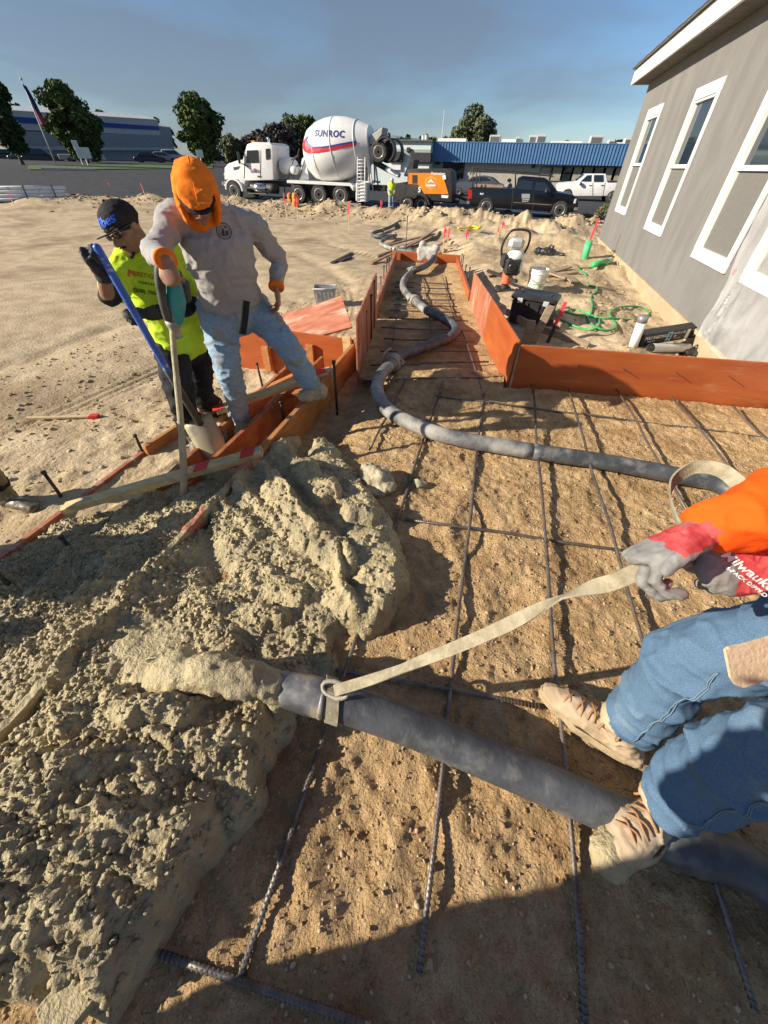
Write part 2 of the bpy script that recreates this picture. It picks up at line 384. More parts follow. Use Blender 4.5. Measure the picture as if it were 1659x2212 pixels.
# asphalt yard and road, lawn, kerb
ax,ay=np.meshgrid(np.concatenate([np.linspace(-260,-82,8),np.linspace(-80,30,110),np.linspace(40,200,10)]),np.array([21.9,22.2,22.6,23,24,26,30,35,40,45,50,55,60,65,70,75,80,90,100,130,160,300]))
edge=np.where(ay<22.7,.5*vn(ax*1.1,ax*0,3)+.25*vn(ax*4,ax*0,5),0)
def road_z(x,y): return -.56+(np.interp(np.hypot(x,y),[28,52,90,400],[-.56,.60,1.0,1.0])+.56)*sstep(-x,12,26)
tag(grid_mesh('road',ax,ay+edge+.05*np.where(ay<23,-np.minimum(ax+14,0)*-1.6,0),road_z(ax,ay),m_asph),kind='structure')
u,w=np.meshgrid(np.linspace(0,1,60),np.linspace(0,1,5)); 
def on_road(x,y,dz=.05):
    z=.6
    for _ in range(25): q=P(x,y,z); z=.5*z+.5*(float(road_z(np.array([q.x]),np.array([q.y]))[0])+dz)
    q.z=z; return q
lp_=[[on_road(60+u[j,i]*400,366-3*u[j,i]-w[j,i]*9) for i in range(60)] for j in range(5)]
LX=np.array([[q.x for q in r] for r in lp_]); LY=np.array([[q.y for q in r] for r in lp_]); LZ=np.array([[q.z for q in r] for r in lp_])
tag(grid_mesh('lawn',LX,LY,LZ,m_grass),kind='structure')
b=B(); b.beam(on_road(90,365.5,.06),on_road(205,367.5,.06),.3,.22); kb=b.obj('kerb',mat('kerb concrete',(.5,.48,.44),(.42,.4,.36),2,.9)); tag(kb,kind='structure')
# gravel pad
X,Y=np.meshgrid(np.arange(-1.26,2.6,.0105),np.arange(-1.4,3.44,.0105))
def pad_z(X,Y):
    z=.010*fbm(X*3,Y*3,51,4,.55)+.006*fbm(X*22,Y*22,52,3,.6)+.014*lumps(X*16,Y*16,53,.35)+.011*lumps(X*36,Y*36,54,.5)+.007*lumps(X*62,Y*62,56,.6)
    nr=1-sstep(np.hypot(X+.1,Y-.1),.25,.7); z=z+nr*(.008*fbm(X*14,Y*14,57,3)+.008*lumps(X*20,Y*20,58,.45))
    for (a,b,r,h) in ((.12,1.45,.1,-.022),(-.12,1.75,.12,-.018),(.35,1.0,.1,-.015),(.9,1.9,.12,-.015),(.2,.45,.09,-.02),(-.1,.2,.09,-.015)):
        q=np.hypot(X-a,(Y-b)*.6)/r; z=z+h*np.exp(-q**2)-h*.5*np.exp(-((q-1.4)/.4)**2)
    return z+.02*sstep(Y,2.6,3.3)-.03*sstep(-X,.2,1.2)*sstep(Y,1.2,2.2)-.13*sstep(-X,.72,1.1)*sstep(Y,1.75,2.15)
lim=3.19+.145*(X-.27)
tag(grid_mesh('gravel_pad',X,Y,pad_z(X,Y),m_gravel,keep=(Y<np.where(X>.2,lim-.004,3.44))),kind='structure')
# walkway bed
u,w=np.meshgrid(np.linspace(0,1,75),np.linspace(0,1,260)); yy=3.02+w*5.3
xx=(wl(yy)+.012)*(1-u)+(wr(yy)-.012)*u
tag(grid_mesh('walkway_bed',xx,yy,.012*fbm(xx*3,yy*3,61,4)+.008*lumps(xx*14,yy*14,62,.5)-.02+.05*sstep(u,.72,1)*sstep(yy,4.5,6),m_gravel),kind='structure')
# loose stones
def ico():
    t=(1+5**.5)/2; v=np.array([(-1,t,0),(1,t,0),(-1,-t,0),(1,-t,0),(0,-1,t),(0,1,t),(0,-1,-t),(0,1,-t),(t,0,-1),(t,0,1),(-t,0,-1),(-t,0,1)])/np.sqrt(1+t*t)
    f=np.array([(0,11,5),(0,5,1),(0,1,7),(0,7,10),(0,10,11),(1,5,9),(5,11,4),(11,10,2),(10,7,6),(7,1,8),(3,9,4),(3,4,2),(3,2,6),(3,6,8),(3,8,9),(4,9,5),(2,4,11),(6,2,10),(8,6,7),(9,8,1)])
    return v,f
ICV,ICF=ico()
def scatter(name,pts,sz,m,seed=1,flat=.7,smooth=True,parent=None):
    rg=np.random.default_rng(seed); n=len(pts); pts=np.asarray(pts,float)
    v=ICV[None]*(1+.22*rg.standard_normal((n,12,1)))*np.asarray(sz)[:,None,None]
    v=v*np.stack([np.ones(n),rg.uniform(.6,1,n),rg.uniform(.5,1,n)*flat],-1)[:,None]
    a=rg.uniform(0,6.28,n); c,s=np.cos(a)[:,None],np.sin(a)[:,None]
    v=np.stack([v[...,0]*c-v[...,1]*s,v[...,0]*s+v[...,1]*c,v[...,2]],-1)+pts[:,None]
    f=(ICF[None]+12*np.arange(n)[:,None,None]).reshape(-1,3); v=v.reshape(-1,3)
    me=bpy.data.meshes.new(name); me.vertices.add(len(v)); me.vertices.foreach_set('co',v.ravel()); me.loops.add(f.size); me.loops.foreach_set('vertex_index',f.ravel().astype(np.int32))
    me.polygons.add(len(f)); me.polygons.foreach_set('loop_start',np.arange(0,f.size,3,dtype=np.int32)); me.polygons.foreach_set('loop_total',np.full(len(f),3,np.int32))
    me.polygons.foreach_set('use_smooth',np.full(len(f),smooth)); me.update(calc_edges=True); me.materials.append(m)
    o=bpy.data.objects.new(name,me); COL.objects.link(o)
    if parent:o.parent=parent
    return o
rg=np.random.default_rng(3)
n=9000; px=rg.uniform(-1.2,2.4,n); py=-.6+3.9*rg.uniform(0,1,n)**1.3; ok=py<3.12+.14*np.maximum(px-.27,0); px,py=px[ok],py[ok]
sz=.0022+.0045*rg.uniform(0,1,len(px))**2.2; big=rg.uniform(0,1,len(px))<.02; sz[big]=rg.uniform(.007,.013,big.sum())
tag(scatter('pebbles',np.stack([px,py,pad_z(px,py)+sz*.25],-1),sz,m_stone,4),'small pale pebbles strewn over the brown gravel bed','pebbles',kind='stuff')
n=20000; px=rg.uniform(-1.25,2.4,n); py=-.6+3.7*rg.uniform(0,1,n)**1.5; k=py<3.1; px,py=px[k],py[k]; n=len(px); px=px; sz=.0018+.0065*rg.uniform(0,1,n)**2.6
tag(scatter('soil_crumbs',np.stack([px,py,pad_z(px,py)+sz*.2],-1),sz,m_gravel,5,smooth=True),'brown soil crumbs lying on the gravel bed','soil',kind='stuff')
n=5000; px=np.concatenate([rg.uniform(-5,-2.5,2600),rg.uniform(-.3,2.6,2400)]); py=np.concatenate([rg.uniform(-.5,6,2600),rg.uniform(3.7,13,2400)]); sz=.005+.022*rg.uniform(0,1,n)**3
k=(px<wl(py)-.05)|(px>wr(py)+.15); px,py,sz=px[k],py[k],sz[k]
tag(scatter('dirt_clods',np.stack([px,py,lot_z(px,py)+sz*.2],-1),sz,m_dirt,6,smooth=False),'dry tan clods scattered on the trampled dirt beside the forms','soil',kind='stuff')
n=5200; px=rg.uniform(-30,4,n); py=19.3+rg.normal(0,1.1,n)-.1*np.minimum(px+12,0)*-1; k=py<21.8; px,py=px[k],py[k]; sz=.015+.085*rg.uniform(0,1,len(px))**4
tag(scatter('bank_clods',np.stack([px,py,lot_z(px,py)+sz*.2],-1),sz,m_dirt,8,smooth=False),'lumpy clods heaped on the dirt bank along the road','soil',kind='stuff')
# ================================================================ rebar
def rebar(name,p,q,label,group=None,r=.0075,sag=0.0):
    p,q=Vector(p),Vector(q); L=(q-p).length; o=thing(name,label,'rebar',p,group=group); d=(q-p)
    n=max(4,int(L/.25)); pts=[]
    for i in range(n+1):
        t=i/n; c=d*t; c.z+=.006*math.sin(i*2.1+p.x*9)+sag*math.sin(PI*t); c.x+=.004*math.sin(i*1.3+p.y*5); pts.append(c)
    b=B().tube(pts,r,8); b.obj('bar',m_steel,o,True)
    rb=B(); step=max(.012,.006*max(1,(p+d*.5).length)); k=int(L/step); dn=d.normalized(); cc=spline(pts,6)
    if (p+d*.5).length<2.6:
        for i in range(k):
            t=i/k*(len(cc)-1); j=int(t); c=cc[j].lerp(cc[min(j+1,len(cc)-1)],t-j); tl=(dn+Vector((0,0,.35))).normalized()
            u=tl.orthogonal().normalized(); w=tl.cross(u); vv=[]
            for e in(-1,1):
                for a in range(6):
                    an=a*PI/3; vv.append(c+dn*e*.0022+(u*math.cos(an)+w*math.sin(an))*(r+.0019))
            rb.add(vv,[(a,(a+1)%6,6+(a+1)%6,6+a) for a in range(6)]+[(5,4,3,2,1,0),(6,7,8,9,10,11)])
        rb.obj('rib_ridges',m_steel,o)
    return o
Z=.03
longs=[((799,972),(879,815),'beside the round concrete clump',0.018),((520,2112),(961,815),'running up to and under the spreading wet concrete',.02),((905,2100),(1045,850),'crossing under the middle of the near hose',.02),((1265,2212),(1150,830),'passing beside the toe of the tan boot',.02),
 ((1625,2180),(1228,840),'passing behind the gloved hands',.03),((1500,1130),(1330,835),'under the grey strap loop',.03),((1640,1085),(1450,855),'third from the house end of the orange board',.03),((1690,985),(1580,875),'nearest the house end of the orange board',.03)]
for i,(a,c,t,z) in enumerate(longs):
    p,q=P(*a,z),P(*c,z+(.05 if i>2 else .0)); 
    rebar('rebar',p,q,'grey ribbed rebar rod '+t,'long rebar rods of the slab')
for a,c,t in (((873,1120),(1420,1200),'tied across the long rods below the curved hose'),((700,1442),(1170,1526),'tied across the rods just above the near hose'),((940,855),(1680,948),'tied across the rods in front of the orange board'),((350,2062),(790,2212),'half sunk in dark soil near the wet concrete')):
    rebar('cross_rebar',P(*a,.016),P(*c,.016),'thin grey cross rebar '+t,'cross rebar of the slab')
c7=lambda x,y:(760+x*.2188,432+y*.2188)
rows=[((430,808),(985,830)),((420,857),(970,877)),((390,910),(1010,930)),((432,972),(1015,992)),((412,1030),(1040,1055)),((380,1090),(1070,1115)),((365,1165),(1150,1195)),((285,1262),(1185,1292)),((312,1370),(1215,1397)),((285,1493),(1250,1493)),((180,1632),(1350,1592)),((80,1775),(1550,1745))]
ORD=['first','second','third','fourth','fifth','sixth','seventh','eighth','ninth','tenth','eleventh','twelfth']
for i,(a,c) in enumerate(rows):
    p,q=P(*c7(*a),.02),P(*c7(*c),.02); rebar('walkway_rebar',p,q,'dark rebar laid crosswise in the walkway form, '+ORD[i]+' from its orange end board','cross rebar of the walkway',.009)
for pts,t in ((((490,800),(385,1500),(250,1800)),'near the left panel'),(((700,740),(770,1190),(745,1400)),'down the middle'),(((895,740),(990,1110),(1110,1350),(1280,1860)),'near the right panels')):
    q=[P(*c7(*k),.008) for k in pts]; o=thing('walkway_long_rebar','dark rebar laid lengthwise in the walkway '+t,'rebar',q[0]); B().tube([k-q[0] for k in spline(q,5)],.008,8).obj('bar',m_steel,o,True)
# ================================================================ forms
def board(name,p,q,ztop,h,th,m,label,cat='form board',group=None,lean=0,bev=.004,extra=None):
    """upright board whose top edge runs p->q at height(s) ztop"""
    p,q=Vector(p).to_3d(),Vector(q).to_3d(); z0,z1=(ztop if isinstance(ztop,tuple) else (ztop,ztop)); p.z=z0; q.z=z1
    o=thing(name,label,cat,(p.x,p.y,z0-h),group=group); d=(q-p); n=Vector((-d.y,d.x,0)).normalized()
    bo=B(); off=n*lean; base=Vector((p.x,p.y,z0-h))
    bo.beam(p-base+Vector((0,0,-h/2)),q-base+Vector((0,0,-h/2)),th,h,up=(off.x,off.y,1),bev=bev); bo.obj('board',m,o)
    return o
board('plywood_form',(.265,3.20),(2.42,3.51),.40,.5,.019,m_ply,'long low orange plywood form panel beside the house, rebar tips at its foot')
def seams(o,lines):
    pass
o=board('plywood_form',(-.36,5.62),(-.06,4.40),(.43,.44),.5,.019,m_plyd,'worn pinkish plywood panel on the walkway side by the tamper')
o=board('plywood_form',(-.055,4.38),(.245,3.235),(.44,.42),.52,.019,m_ply,'orange plywood panel with dark shadow stripes meeting the long low panel')
board('plywood_form',(-1.10,2.99),(-1.44,4.62),.53,.62,.019,m_plyd,'tall shaded plywood panel on the walkway side facing the tamper')
board('form_board',(-1.455,4.66),(-2.16,8.3),.17,.25,.04,m_plyd,'low narrow board edging the walkway beyond the tall shaded panel')
board('form_board',(-.385,5.75),(-.90,8.3),.14,.22,.04,m_ply,'low orange board edging the walkway on the tamper side')
board('form_board',(-2.26,8.36),(-.86,8.42),.15,.22,.04,m_ply,'orange end board closing the far end of the walkway')
# steps: risers, side panel, ties
board('riser_form',(-1.27,2.72),(-1.285,3.40),.14,.32,.038,m_lum,'clean orange riser plank overlapping the man\'s raised boot plank')
board('riser_form',(-1.262,1.60),(-1.275,2.78),.11,.31,.038,m_lum,'orange riser plank that the grey shirted man steps on')
cr=thing('riser_form','long riser plank caked in concrete, buried in the wet pour','form board',(-1.27,-.6,0))
bk_=B().box((0,1.05,.02),(.040,2.1,.156))
organic('board',bk_,mat('caked lumber',(.33,.265,.15),(.42,.34,.2),12,.7,bump=.9,bscale=60,col3=(.38,.16,.09),s3=3.1,lo3=.56,hi3=.6),cr,.007,1,lambda co,no:.006*fbm3(co*22,3,4,.6)+.008*np.maximum(fbm3(co*9,9,2),0))
board('riser_form',(-1.64,1.3),(-1.635,3.38),-.04,.24,.038,m_lumr,'rust splattered riser plank behind the concrete covered boot')
board('riser_form',(-1.95,1.35),(-2.02,3.38),-.17,.2,.038,m_lumr,'lower riser plank between the shovel and the side panel')
board('riser_form',(-2.52,.2),(-2.50,2.25),-.31,.1,.038,m_plyd,'lowest reddish form plank half buried at the dirt edge')
board('riser_form',(-2.46,1.75),(-2.40,2.45),-.25,.1,.038,m_lum,'short orange plank leaning at the dirt edge by the steel stake')
board('tie_board',P(136,1093,-.2),P(566,975,.12),(-.2,.14),.045,.08,m_lumy,'pale tie board with red marks laid across the step forms','tie board')
board('tie_board',P(464,877,.02),P(715,797,.14),(.0,.15),.045,.085,m_lumy,'tie board with red tip passing behind the grey shirted man','tie board')
for a,c,z0,z1 in (((515,982),(548,974),.095,.125),((385,1030),(412,1022),-.005,.015)):
    pass
def paint_on(px,z,l,w,label,dirv):
    p=P(*px,z); b=B(); b.box((0,0,0),(l,w,.003),Euler((0,-math.atan2(dirv.z,math.hypot(dirv.x,dirv.y)),math.atan2(dirv.y,dirv.x)))); o=b.obj('red_mark',m_red); o.location=p; return o
t1=[o for o in bpy.data.objects if o.name.startswith('tie_board')]
for o,ts in ((t1[0],(.93,.70)),(t1[1],(.9,.02))):
    ch=o.children[0]; vs_=[v.co for v in ch.data.vertices]; 
    pa=P(136,1093,-.2) if o is t1[0] else P(464,877,.02); pb=P(566,975,.12) if o is t1[0] else P(715,797,.14)
    pa.z,pb.z=((-.2,.14) if o is t1[0] else (.0,.15)); d=pb-pa; dn=d.normalized()
    for t in ts:
        c=pa+d*t-o.location; b=B(); b.beam(c-dn*.045+Vector((0,0,.0015)),c+dn*.045+Vector((0,0,.0015)),.084,.004); b.obj('red_mark',m_red,ch)
board('plywood_form',(-1.30,3.44),(-2.8,3.44),.16,.54,.019,m_ply,'orange plywood panel closing the side of the step forms','form panel')
# leaning sheet behind the side panel
a,b_,c,d=PY(760,706,3.47),PY(414,800,3.47),PY(408,742,3.95),PY(737,639,3.95)
o=thing('plywood_sheet','loose plywood sheet leaning back behind the step forms','plywood sheet',b_); nn=(b_-a).cross(c-b_).normalized()
pb=B().prism([a-b_,Vector((0,0,0)),c-b_,d-b_],nn*.019); pb.obj('sheet',m_plyd,o)
# studs and kickers
def stud(p,q,w,h,m,label,cat='lumber'):
    p,q=Vector(p),Vector(q); o=thing('stud',label,cat,p); B().beam((0,0,0),q-p,w,h,up=(0,1,0),bev=.003).obj('board',m,o); return o
stud((-1.33,3.38,-.3),(-1.35,3.38,.2),.085,.04,m_lumy,'short upright stud block where the side panel meets the tall panel')
stud((-1.78,3.40,-.3),(-1.78,3.40,.06),.085,.038,m_lum,'short upright orange stud against the side panel behind the man')
stud((-2.3,3.38,-.3),(-2.3,3.38,-.02),.085,.038,m_lum,'small upright stud against the side panel near the shovel worker')
stud((-1.68,3.3,-.12),(-2.2,2.5,-.25),.038,.085,m_lum,'diagonal brace plank between the two lower risers')
stud((-1.32,2.7,-.02),(-1.62,2.62,-.09),.038,.08,m_lumr,'short cleat linking two riser planks beside the raised boot')
# stakes
def stake(px,z,h,lean,label,group='steel form stakes',top=True,r=.011):
    p=P(*px,z) if not isinstance(px,Vector) else px
    o=thing('form_stake',label,'stake',p,group=group); q=Vector((lean[0],lean[1],h)); d=q.normalized()
    B().tube([(0,0,-.05),tuple(q)],r,8).obj('rod',m_stake,o,True); B().lathe([(r*1.35,-.012),(r*1.5,0),(r*1.3,.008)],8,q,d).obj('struck_head',m_stake,o,True); return o
stake((138,1080),-.35,.24,(-.03,.01),'bent black steel stake beside the rubber boot',None)
stake((310,980),-.33,.16,(-.03,.02),'black steel stake at the dirt edge by the leaning plank',None)
stake((400,950),-.3,.2,(-.03,.0),'black steel stake beside the dirty shovel',None)
stake((155,1185),-.28,.1,(-.02,.0),'concrete caked stake stub poking from the pour',None)
stake((30,1270),-.3,.14,(-.03,.0),'pale capped stake in the pour at the lowest plank',None)
stake((728,885),-.05,.42,(.0,.0),'dark steel stake between the riser and the tall panel',None)
stake((568,835),-.3,.25,(-.02,.0),'dark steel stake behind the knee of the grey shirted man',None)
stake((612,900),-.15,.14,(.0,.0),'muddy steel stake against the splattered riser',None)
for i,(x,y) in enumerate([(-1.5,4.55),(-1.56,4.95),(-1.63,5.35),(-1.70,5.8),(-1.80,6.3),(-1.9,6.8),(-2.0,7.3),(-2.12,7.9)]):
    stake(Vector((x-.03,y,-.2)),0,.42+.1*((i*7)%3)/2,(.0,.0),ORD[i]+' thin form stake outside the left walkway boards counting towards the end board','stakes along the left walkway boards',r=.009)
for i,(x,y) in enumerate([(-1.16,3.6),(-1.22,3.95),(-1.3,4.3)]):
    stake(Vector((x-.06,y,-.2)),0,.6+.06*i,(.0,.0),ORD[i]+' dark form stake behind the tall shaded panel counting away from the steps','stakes behind the tall shaded panel',r=.009)
for i,(x,y) in enumerate([(-.44,6.2),(-.56,6.7),(-.67,7.2),(-.78,7.7),(-.86,8.2)]):
    stake(Vector((x+.05,y,-.15)),0,.36+.06*(i%2),(.0,.0),ORD[i]+' thin form stake along the low orange board counting towards the end board','stakes along the right walkway board',r=.009)
stake(Vector((-2.0,8.48,-.3)),0,1.05,(.0,.0),'tall thin stake behind the orange end board',None,r=.008)
# ================================================================ wet concrete
poly_px=[(652,1000),(690,950),(735,975),(775,1030),(830,1100),(872,1170),(890,1240),(886,1300),(845,1352),(790,1384),(735,1384),(712,1405),(720,1450),(680,1500),(640,1560),(612,1640),(570,1750),(505,1840),(440,1915),(400,1995),(360,2070),(300,2150),(240,2240)]
poly=[P(x,y,.0).to_2d() for x,y in poly_px]+[Vector((-1.0,-.35)),Vector((-1.2,-.75)),Vector((-2.7,-.75)),Vector((-2.56,.4)),Vector((-2.50,1.0)),Vector((-2.2,1.2)),Vector((-1.9,1.52)),Vector((-1.55,1.62)),Vector((-1.3,1.72)),Vector((-1.18,1.95))]
def inside_dist(X,Y,poly):
    d=np.full(X.shape,9.); ins=np.zeros(X.shape,bool); n=len(poly)
    for i in range(n):
        a,b=poly[i],poly[(i+1)%n]; ex,ey=b.x-a.x,b.y-a.y
        t=np.clip(((X-a.x)*ex+(Y-a.y)*ey)/(ex*ex+ey*ey+1e-12),0,1); d=np.minimum(d,np.hypot(X-a.x-t*ex,Y-a.y-t*ey))
        c=((a.y>Y)!=(b.y>Y))&(X<(b.x-a.x)*(Y-a.y)/(b.y-a.y+1e-12)+a.x); ins^=c
    return np.where(ins,d,-d)
X,Y=np.meshgrid(np.arange(-2.75,.42,.0058),np.arange(-.75,2.02,.0058))
wx=X+.03*vn(X*9,Y*9,70)+.012*vn(X*26,Y*26,71); wy=Y+.03*vn(X*9+5,Y*9,72)+.012*vn(X*26,Y*26,73)
D=inside_dist(wx,wy,poly)
sl=wx+.03*vn(X*5,Y*5,74)
base=.075-.15*sstep(-sl,1.23,1.33)-.13*sstep(-sl,1.62,1.72)-.10*sstep(-sl,2.0,2.12)
base=base+.11*sstep(-X,.30,1.1)*(1-sstep(-X,1.15,1.24))*(1-sstep(Y,-.05,.35))+.02*fbm(X*4,Y*4,75,3)+.075*np.exp(-((X+1.27)/.055)**2)*sstep(vn(Y*2.3,Y*0+.5,88)+.35*vn(Y*9,X*9,89),-.05,.45)*sstep(-wx,1.2,1.28)
def ridge(px0,px1,w,h,z=.05,wob=.02,sharp=2):
    a,b=P(*px0,z),P(*px1,z); ex,ey=b.x-a.x,b.y-a.y; xx,yy=X+wob*vn(X*12,Y*12,76),Y+wob*vn(X*12,Y*12,77)
    t=np.clip(((xx-a.x)*ex+(yy-a.y)*ey)/(ex*ex+ey*ey),0,1); q=np.hypot(xx-a.x-t*ex,yy-a.y-t*ey)/w
    return h*np.where(q<1,(1-q**sharp)**.6,0) if h>0 else h*np.exp(-q*q)
fl=ridge((590,1065),(740,1225),.085,.085)+ridge((655,1015),(705,1075),.095,.075)+ridge((760,1120),(800,1115),.07,.07)+ridge((790,1180),(850,1290),.13,.06,wob=.03)+ridge((740,1300),(800,1340),.085,.05)
fl=fl+ridge((560,1010),(690,1165),.018,.04,wob=.03)+ridge((720,1200),(760,1340),.03,.03)+ridge((520,1060),(650,1180),.035,.025)+ridge((480,1090),(560,1160),.03,.02)
fl=np.maximum(fl,ridge((330,1490),(430,1500),.12,.08,.1,.035))+ridge((190,1570),(560,1575),.07,.075,.05,.03)+ridge((230,1660),(560,1640),.06,.05,.05,.03)+ridge((120,1700),(420,1760),.07,.05)+ridge((60,1830),(430,1830),.06,.05)+ridge((40,1960),(380,1930),.06,.045)
fl=fl+ridge((560,1250),(640,1290),.06,.03)+ridge((450,1320),(600,1340),.05,.035)
fl=fl+ridge((455,1190),(470,1230),.07,-.05,.05)+ridge((380,1290),(470,1250),.06,-.03)+ridge((560,1415),(680,1410),.07,-.05,.03)
lm=sstep(fbm(X*3.5,Y*3.5,78,3),-.35,.45); nearm=1-sstep(Y+.4*X,-.2,1.2)
amp=.28+.5*lm*(.5+.5*nearm)+.6*nearm
ur=X*.93+Y*.37; vr=-X*.37+Y*.93
lp=amp*(.012*lumps(X*15,Y*15,79,.4)+.015*lumps(X*30,Y*30,80,.7)+.020*lumps(X*50,Y*50,83,.95)+.014*lumps(X*88+.3,Y*88,86,.95))+.008*fbm(X*20,Y*20,81,3,.6)
lp=lp+nearm*.022*((1-np.abs(vn(ur*2.5,vr*13+.6*vn(X*5,Y*5,7),87)))**3-.3)
smooth_=np.maximum(np.exp(-(((X-P(450,1210).x)**2+(Y-P(450,1210).y)**2)/.09**2)),np.exp(-(((X-P(330,1420).x)**2+(Y-P(330,1420).y)**2)/.12**2)))
Zc=base+fl+lp*(1-.8*smooth_)
floor_=np.where(X>-1.25,-.03,np.where(X>-1.62,-.2,-.42))
ed=1-np.exp(-np.clip(D,0,9)/.03)
Zc=floor_+(Zc-floor_)*ed
Xo=X+.010*vn(X*30,Y*30,84)*ed; Yo=Y+.010*vn(X*30,Y*30,85)*ed
wc=thing('wet_concrete','wet grey tan concrete spreading lumpily over the rebar and step forms','concrete',P(600,1300)); wc['kind']='stuff'
sh=wc.location
grid_mesh('pour',Xo-sh.x,Yo-sh.y,Zc-sh.z,m_conc,wc,keep=D>-.004)
# aggregate sticking out of the surface
rg=np.random.default_rng(11); n=52000; ii=rg.integers(0,X.shape[0],n); jj=rg.integers(0,X.shape[1],n); k=(D[ii,jj]>.015)&(rg.uniform(0,1,n)<np.minimum(1,.06+.45*lm[ii,jj]*(.4+.6*nearm[ii,jj])+.7*nearm[ii,jj]))&(smooth_[ii,jj]<.3); ii,jj=ii[k],jj[k]
sz=.0022+.0095*rg.uniform(0,1,len(ii))**2.2
st=scatter('coated_aggregate',np.stack([Xo[ii,jj]-sh.x,Yo[ii,jj]-sh.y,Zc[ii,jj]-sh.z+sz*.35],-1),sz,m_conc,12,flat=1,parent=wc); st['kind']='stuff'
def cn(a1=.016,a2=.012,s=0):
    def f(co,no):
        q=co+np.array(sh); u=q@np.array([[.8,.6,0],[-.6,.8,0],[0,0,1]])
        return a1*fbm3(q*16,s,3,.6)+a2*np.maximum(lumps(u[:,0]*30,u[:,1]*30+u[:,2]*22,90+s,.6)*2-.25,-.1)
    return f
# the stream leaving the hose mouth
pts=[P(612,1490,.205),P(560,1472,.24),P(500,1460,.25),P(440,1454,.23),P(380,1458,.19),P(335,1480,.12),P(315,1520,.03)]
b=B(); b.tube([q-sh for q in spline(pts,5)],[.046]*6+[.053]*6+[.062]*6+[.075]*6+[.09]*7,12,rounded=True)
b.tube([P(600,1500,.19)-sh,P(600,1530,.10)-sh,P(580,1560,.03)-sh],[.03,.025,.05],10,rounded=True)
b.ball(P(400,1490,.08)-sh,(.13,.11,.08))
organic('stream',b,m_conc,wc,.008,3,cn(.009,.008))
# the separate clump
cl=thing('concrete_clump','rounded clump of wet concrete dropped on the gravel by the tie board','concrete',P(810,1050)); sh=cl.location
b=B(); b.ball((0,.02,.05),(.105,.085,.075)); b.ball((-.06,.05,.06),(.06,.06,.06)); b.ball((.06,-.01,.03),(.08,.07,.05)); b.ball((.0,-.06,.01),(.09,.05,.03)); b.ball((.03,.0,.08),(.05,.05,.05))
organic('clump',b,m_conc2,cl,.007,4,cn(.012,.008,3))
c2=thing('concrete_clump','small crumb of wet concrete lying by the round clump','concrete',P(903,1047)); sh=c2.location
b=B(); b.ball((0,0,.012),(.04,.03,.025)); b.ball((.03,.01,.01),(.03,.02,.02)); organic('clump',b,m_conc2,c2,.006,3,cn(.006,.006,5))
pl=thing('caked_plank','short plank smeared with concrete lying at the edge of the pour','lumber',P(170,2140,.05)); B().beam(P(100,2230,.06)-pl.location,P(237,2061,.06)-pl.location,.09,.04,bev=.004).obj('board',m_conc,pl)
# ================================================================ hoses
def hose_part(pts,r,base,m,name,parent,n=16,sub=8):
    return B().tube([q-base for q in spline(pts,sub)],r,n).obj(name,m,parent,True)
def coupling(c,d,base,parent,r=.07,lever=True):
    c=Vector(c)-base; d=Vector(d).normalized(); b=B(); b.lathe([(r*.86,-.075),(r*.86,-.05),(r*1.12,-.045),(r*1.22,-.02),(r*1.22,.02),(r*1.12,.045),(r*.86,.05),(r*.86,.075)],20,c,d)
    o=autosmooth(b.obj('coupling',m_clamp,parent))
    if lever:
        s=Vector((-d.y,d.x,0)).normalized(); u=Vector((0,0,1)); q=[c+s*r*1.15+u*.0-d*.02,c+s*r*1.55+u*.02,c+s*r*1.5+u*.05+d*.09,c+s*r*1.1+u*.07+d*.16]
        B().tube(spline(q,4),.011,8).obj('lever',m_clamp,o,True)
        q=[c-s*r*1.15-d*.02,c-s*r*1.5+u*.02,c-s*r*1.0+u*.05]; B().tube(spline(q,4),.012,8).obj('latch',m_clamp,o,True)
    return o
HR=.0545
# near delivery hose: from the big coupling round the worker back to its mouth
z=HR+.012
near=[P(845,785,z),P(822,812,z),P(815,845,z),P(838,885,z),P(905,922,z),P(1000,950,z),P(1150,975,z),P(1300,997,z),P(1450,1025,z),P(1580,1060,z)]
ret=[P(1659,1912,z),P(1480,1830,z),P(1290,1742,z+.01),P(1100,1660,z+.035),P(900,1575,z+.085),P(760,1525,z+.12),P(690,1505,z+.13)]
mid=[Vector((1.75,1.62,z)),Vector((2.0,1.15,z)),Vector((1.92,.55,z)),Vector((1.6,.17,z)),Vector((1.2,.12,z))]
path=near+mid+ret
dh=thing('delivery_hose','thick black concrete delivery hose sweeping across the rebar, mouth pouring concrete','hose',path[0]); bs=dh.location.copy()
k=near.index(near[5]); hose_part(near[:7],HR,bs,m_hosel,'dusty_hose',dh); hose_part(near[6:]+mid+ret,HR,bs,m_hose,'hose',dh)
mouth=[P(700,1508,z+.13),P(665,1500,z+.135),P(625,1490,z+.14),P(600,1483,z+.14)]
o=B().tube([q-bs for q in mouth],[HR*1.04,HR*1.05,HR*.93,HR*.86],18,cap=False).obj('steel_mouth',m_endst,dh,True)
dd=(mouth[0]-mouth[1]).normalized(); B().lathe([(HR*1.03,-.008),(HR*1.09,-.005),(HR*1.09,.005),(HR*1.03,.008)],18,mouth[0]-bs,dd).obj('band',m_endst,dh,True)
coupling(P(848,783,z),P(848,783,z)-P(822,812,z),bs,dh,.072)
def hose(px,zz,label,m,r=.05,cpl=(),lev=True):
    pts=[P(*c7(*q),zz) for q in px]; o=thing('pump_hose',label,'hose',pts[0]); bs=o.location.copy()
    hose_part(pts,r,bs,m,'hose',o,14)
    for (i,j) in cpl:
        coupling(pts[i],pts[j]-pts[i],bs,o,r*1.22,lev)
    return o
